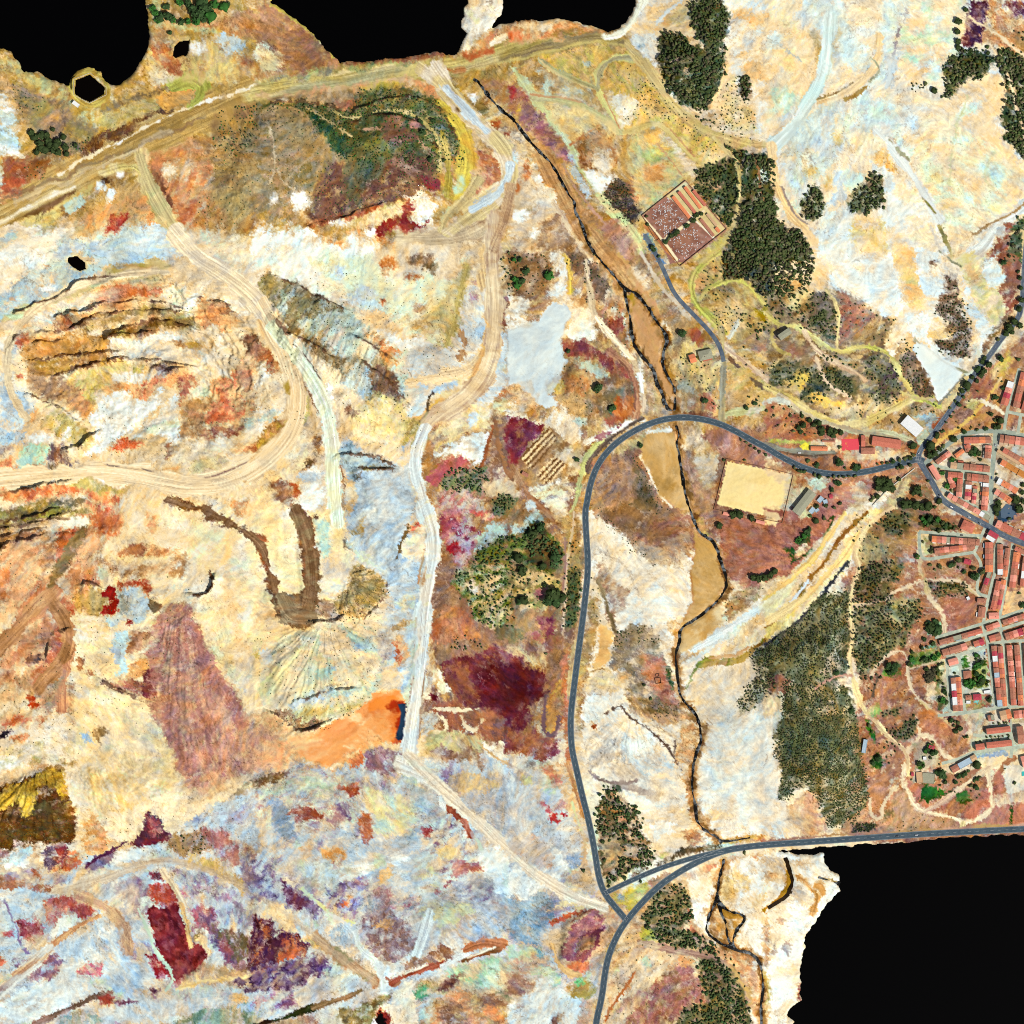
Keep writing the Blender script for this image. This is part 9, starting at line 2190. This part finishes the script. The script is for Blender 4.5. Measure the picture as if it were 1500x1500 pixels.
for a,b,d,k,l in(((1196,733),(1202,726),7,'u','pale blue shed roof nearest the grey warehouse'),((1205,733),(1211,731),6,'u','pale blue shed east of the one nearest the grey warehouse'),((1184,749),(1190,742),7,'u','pale blue shed at the south end of the grey warehouse'),((1193,748),(1198,744),4,'u','smallest blue shed among the warehouse trees'),((1214,725),(1219,724),5.5,'m','crimson-roofed shed north of the warehouse sheds')):
 house(a,b,d,k,l,'sheds around the grey warehouse',h=3.4,flat=(k=='u'),name='shed',cat='shed',chimney=False)
house((1008,521),(1017,518),12,'o','bright orange-roofed farmhouse above the creek')
house((1022,515.5),(1041,511),14,'g','grey-roofed villa beside the orange-roofed farmhouse',hip=True,h=5,terrace=2,name='villa',cat='villa')
house((1138,492),(1154,481),9,'g','grey-roofed barn alone among the shrub hills',h=9,pitch=.15,chimney=False,name='barn',cat='barn')
house((107,145.5),(115.5,152),5.5,'w','small white pump house beside the walled pond',h=4.5,flat=True,name='pump_house',cat='pump house')
house((1060,749.5),(1086,756),4,'c','narrow coral-roofed changing rooms along the south side of the pitch',h=3.2,name='changing_rooms',cat='changing rooms',chimney=False)
house((1108,761),(1121,764.5),4.5,'c','short coral-roofed store east of the changing rooms',h=3.2,name='store',cat='store',chimney=False)
house((766,690),(775,695),5,'b','small dark-roofed hut on the striped settling beds',h=4,name='hut',cat='hut',chimney=False)
def wall_along(name,label,cat,s,h,th,m,closed=True):
 T(0,0,1);P=pts(s);n=len(P);parts=[]
 for i in range(n if closed else n-1):
  (x0,y0),(x1,y1)=P[i],P[(i+1)%n]
  L_=math.hypot(x1-x0,y1-y0);ux,uy=(x1-x0)/L_,(y1-y0)/L_
  k=max(1,int(L_/10))
  for j in range(k):
   a,b=j*L_/k,(j+1)*L_/k-.002
   xa,ya,xb,yb=x0+ux*a,y0+uy*a,x0+ux*b,y0+uy*b
   z=hs((xa+xb)/2,(ya+yb)/2)
   V=[]
   for zz in(z-1.5,z+h):
    for(x,y,sg)in((xa,ya,-1),(xb,yb,-1),(xb,yb,1),(xa,ya,1)):
     V.append(W(x-uy*sg*th/2,y+ux*sg*th/2,zz))
   parts.append((V,[(0,1,2,3),(7,6,5,4),(0,4,5,1),(1,5,6,2),(2,6,7,3),(3,7,4,0)]))
 return tag(link(name,mesh(name,*join(*parts),[m])),label,cat)
stone=material('wall_stone',colour=albedo('a87c5c'),colour2=albedo('8a5f48'),vary=.15,scale=.4)
wall_along('cemetery_wall','brown stone wall enclosing the cemetery','wall',"1004 265 940 316 996 390 1064 336",2.6,.7,stone)
wall_along('garden_wall','low brown wall of the strip garden west of the cemetery','wall',"943 321 961 353 966 350",1.8,.5,stone,False)
wall_along('pitch_wall','low wall round the sandy football pitch','wall',"1064 672 1162 695 1146 766 1046 746",1.8,.5,stone)
wall_along('ruin','small ruin of bare stone walls on the red ground beside the creek','ruin',"960 994 968 993 969 1001 961 1002",2.4,.6,stone)
wall_along('ruin','smaller ruin just above the other ruin beside the creek','ruin',"961 988 966 987 966 991 962 992",1.8,.5,stone)
wall_along('channel_wall','long concrete wall of the storm channel beside the dark clump','wall',"1278 741 1300 718 1340 686",2.0,1.2,material('concrete',colour=albedo('d8d4c4'),vary=.1),False)
wall_along('pond_wall','pale concrete kerb round the five-sided pond by the reservoir','wall',"106 114 130 104.5 153.5 126 153.5 137 129 149.5 106 137",.6,.5,material('concrete'),True)
def niche(x0,y0,x1,y1,w,tone,label):
 L_=math.hypot(x1-x0,y1-y0);ux,uy=(x1-x0)/L_,(y1-y0)/L_
 house((x0+uy*w/2,y0-ux*w/2),(x1+uy*w/2,y1-ux*w/2),w,tone,label,'burial niche blocks',h=3.4,pitch=.25,chimney=False,name='niche_block',cat='niche block')
niche(985,288.5,1010,320,4.6,'o','bright orange-roofed niche block nearest the upper graves')
niche(993.5,281.5,1018,312.5,4.2,'r','red and brown roofed niche block, second from the upper graves')
niche(1002.5,274.5,1026,306,4.2,'o','dull orange roofed niche block, third from the upper graves')
niche(1015,280,1033,302,4.2,'r','shorter red-roofed niche block against the north-east wall')
niche(1025.5,321.5,1045,346.5,4.2,'b','brown-red roofed niche block beside the lower graves')
niche(1035,314,1049,331.5,3.6,'t','tan-roofed niche block east of the brown-red one')
niche(1048,334,1053.5,340.5,4.4,'o','very short orange-roofed niche block at the lower cemetery corner')
marble=material('grave_marble',colour=albedo('f0f0f0'),colour2=albedo('b8b4b4'),vary=.15,scale=.35)
gm=mesh('grave',*join(boxv(-.55,-1.1,-.3,.55,1.1,.45),boxv(-.55,1.1,-.3,.55,1.3,1.3),boxv(-.4,-.95,.45,.4,.8,.55)),[marble])
T(0,0,1)
ga=math.atan2(51,64)
for nm,s,n in(('upper',"951 314 978 291 1003 325 974 347",105),('lower',"979 352 1010 328 1038 350 1003 380 995 382",80)):
 P=pts(s);xs=[p[0]for p in P];ys=[p[1]for p in P];k=0;used=[]
 while k<n:
  x,y=rnd.uniform(min(xs),max(xs)),rnd.uniform(min(ys),max(ys))
  if not inside(P,x,y)or any((x-a)**2+(y-b)**2<2.2 for a,b in used):continue
  used.append((x,y));k+=1
  o=link('grave',gm,loc=W(x,y,hs(x,y)));o.rotation_euler=(0,0,ga+rnd.choice((0,1.5708)))
  q=rnd.uniform(.6,1.1);o.scale=(q,q,1)
  tag(o,'white marble grave in the %s burial plot of the cemetery'%nm,'grave','graves of the %s cemetery plot'%nm)
def sheet(name,s,z,m):
 T(0,0,1);P=pts(s);V=[W(x,y,hs(x,y,HM)+z)for x,y in P]
 tag(link(name,mesh(name,V,[tuple(range(len(V)))[::-1]],[m])),kind='structure')
sheet('sports_court',"1232.5 643.5 1259 642.5 1258.5 658.5 1233 660",.25,material('red_court',colour=albedo('e4505c'),vary=.06,scale=.3))
sheet('paved_square',"1465 748 1473 738 1485 741 1486 752 1480 762 1466 758",.25,material('blue_paving',colour=albedo('54687c'),vary=.1,scale=.3))
def pool():
 P=[W(x,y,hs(1497,1131,HM)+.12)for x,y in((1496,1129),(1505,1126),(1507,1134),(1497,1137))]
 tag(link('pool_water',mesh('pool_water',P,[(3,2,1,0)],[material('pool_water',colour=albedo('3fb8b4'),rough=.2,vary=.05)])),kind='structure')
pool()
glassm=material('car_glass',colour=(.02,.025,.03),rough=.2,spec=.4,vary=.05)
tyrem=material('tyre',colour=(.02,.02,.02),vary=.1)
def prism(prof,w):
 n=len(prof);V=[(x,-w,z)for x,z in prof]+[(x,w,z)for x,z in prof]
 return V,[tuple(range(n)),tuple(range(2*n-1,n-1,-1))]+[(i,i+n,(i+1)%n+n,(i+1)%n)for i in range(n)]
bodyV=prism([(-2.1,.35),(2.1,.35),(2.15,.75),(1.2,.95),(.55,1.42),(-1.3,1.45),(-1.95,1.0),(-2.15,.8)][::-1],.86)
glassV=join(prism([(1.16,.99),(.60,1.36),(.64,1.38),(1.22,1.0)],.78),prism([(-1.33,1.40),(-1.9,1.02),(-1.96,1.05),(-1.36,1.44)],.78),prism([(.9,1.02),(.5,1.36),(-1.25,1.38),(-1.7,1.02)][::-1],.872))
def wheelV():
 V,Fc=[],[]
 for y in(-.1,.1):
  V+=[(.31*math.cos(j*.524),y,.31*math.sin(j*.524))for j in range(12)]
 Fc=[tuple(range(12)),tuple(range(23,11,-1))]+[(j,j+12,(j+1)%12+12,(j+1)%12)for j in range(12)]
 return V,Fc
wheelM=mesh('wheel',*wheelV(),[tyrem]);glassM=mesh('window',*glassV,[glassm])
CARP={n:mesh('body',*bodyV,[material('car_paint_'+n,colour=albedo(c),rough=.35,spec=.5,vary=.03)])for n,c in(('white','f0f0f0'),('blue','3a5a90'),('dark','30343a'),('silver','b8bec4'),('red','b03030'))}
for x,y,a,c,l in((1393,742.5,-38,'white','white car on the main street near the big grove'),(1376,726,-55,'dark','dark car at the bend of the main street'),(1434,766.5,-32,'dark','dark car on the main street outside the large red villa'),(1419,757.5,-30,'silver','silver car on the main street west of the villa'),(1452,700,90,'blue','blue car on the long straight avenue'),(1457,652,88,'silver','silver car at the top of the straight avenue'),(1442,957,80,'blue','blue car beside the plaza park'),(1408,784,-3,'dark','dark car in front of the orange-ended terrace'),(1170.5,663.5,0,'white','white van-like car parked at the old railway yard'),(1452,968,82,'white','white car on the plaza street'),(1456,1014,84,'dark','dark car on the plaza street beside the white stand'),(1316,1226.5,3,'dark','dark car on the highway beside the black reservoir'),(1344,1225,3,'silver','silver car on the highway ahead of the dark one'),(1346,664,60,'silver','silver car at the mouth of the north road'),(1478,1056,85,'red','red car at the apartment block corner'),(1449,735,90,'white','white car low on the straight avenue')):
 t=bpy.data.objects.new('car',None);col.objects.link(t)
 t.location=W(x,y,hs(x,y,HM)+.12);t.rotation_euler=(0,0,R(a));tag(t,l,'car','cars')
 link('body',CARP[c],t);link('window',glassM,t)
 for wx in(-1.3,1.3):
  for wy in(-.8,.8):link('wheel',wheelM,t,(wx,wy,.31))
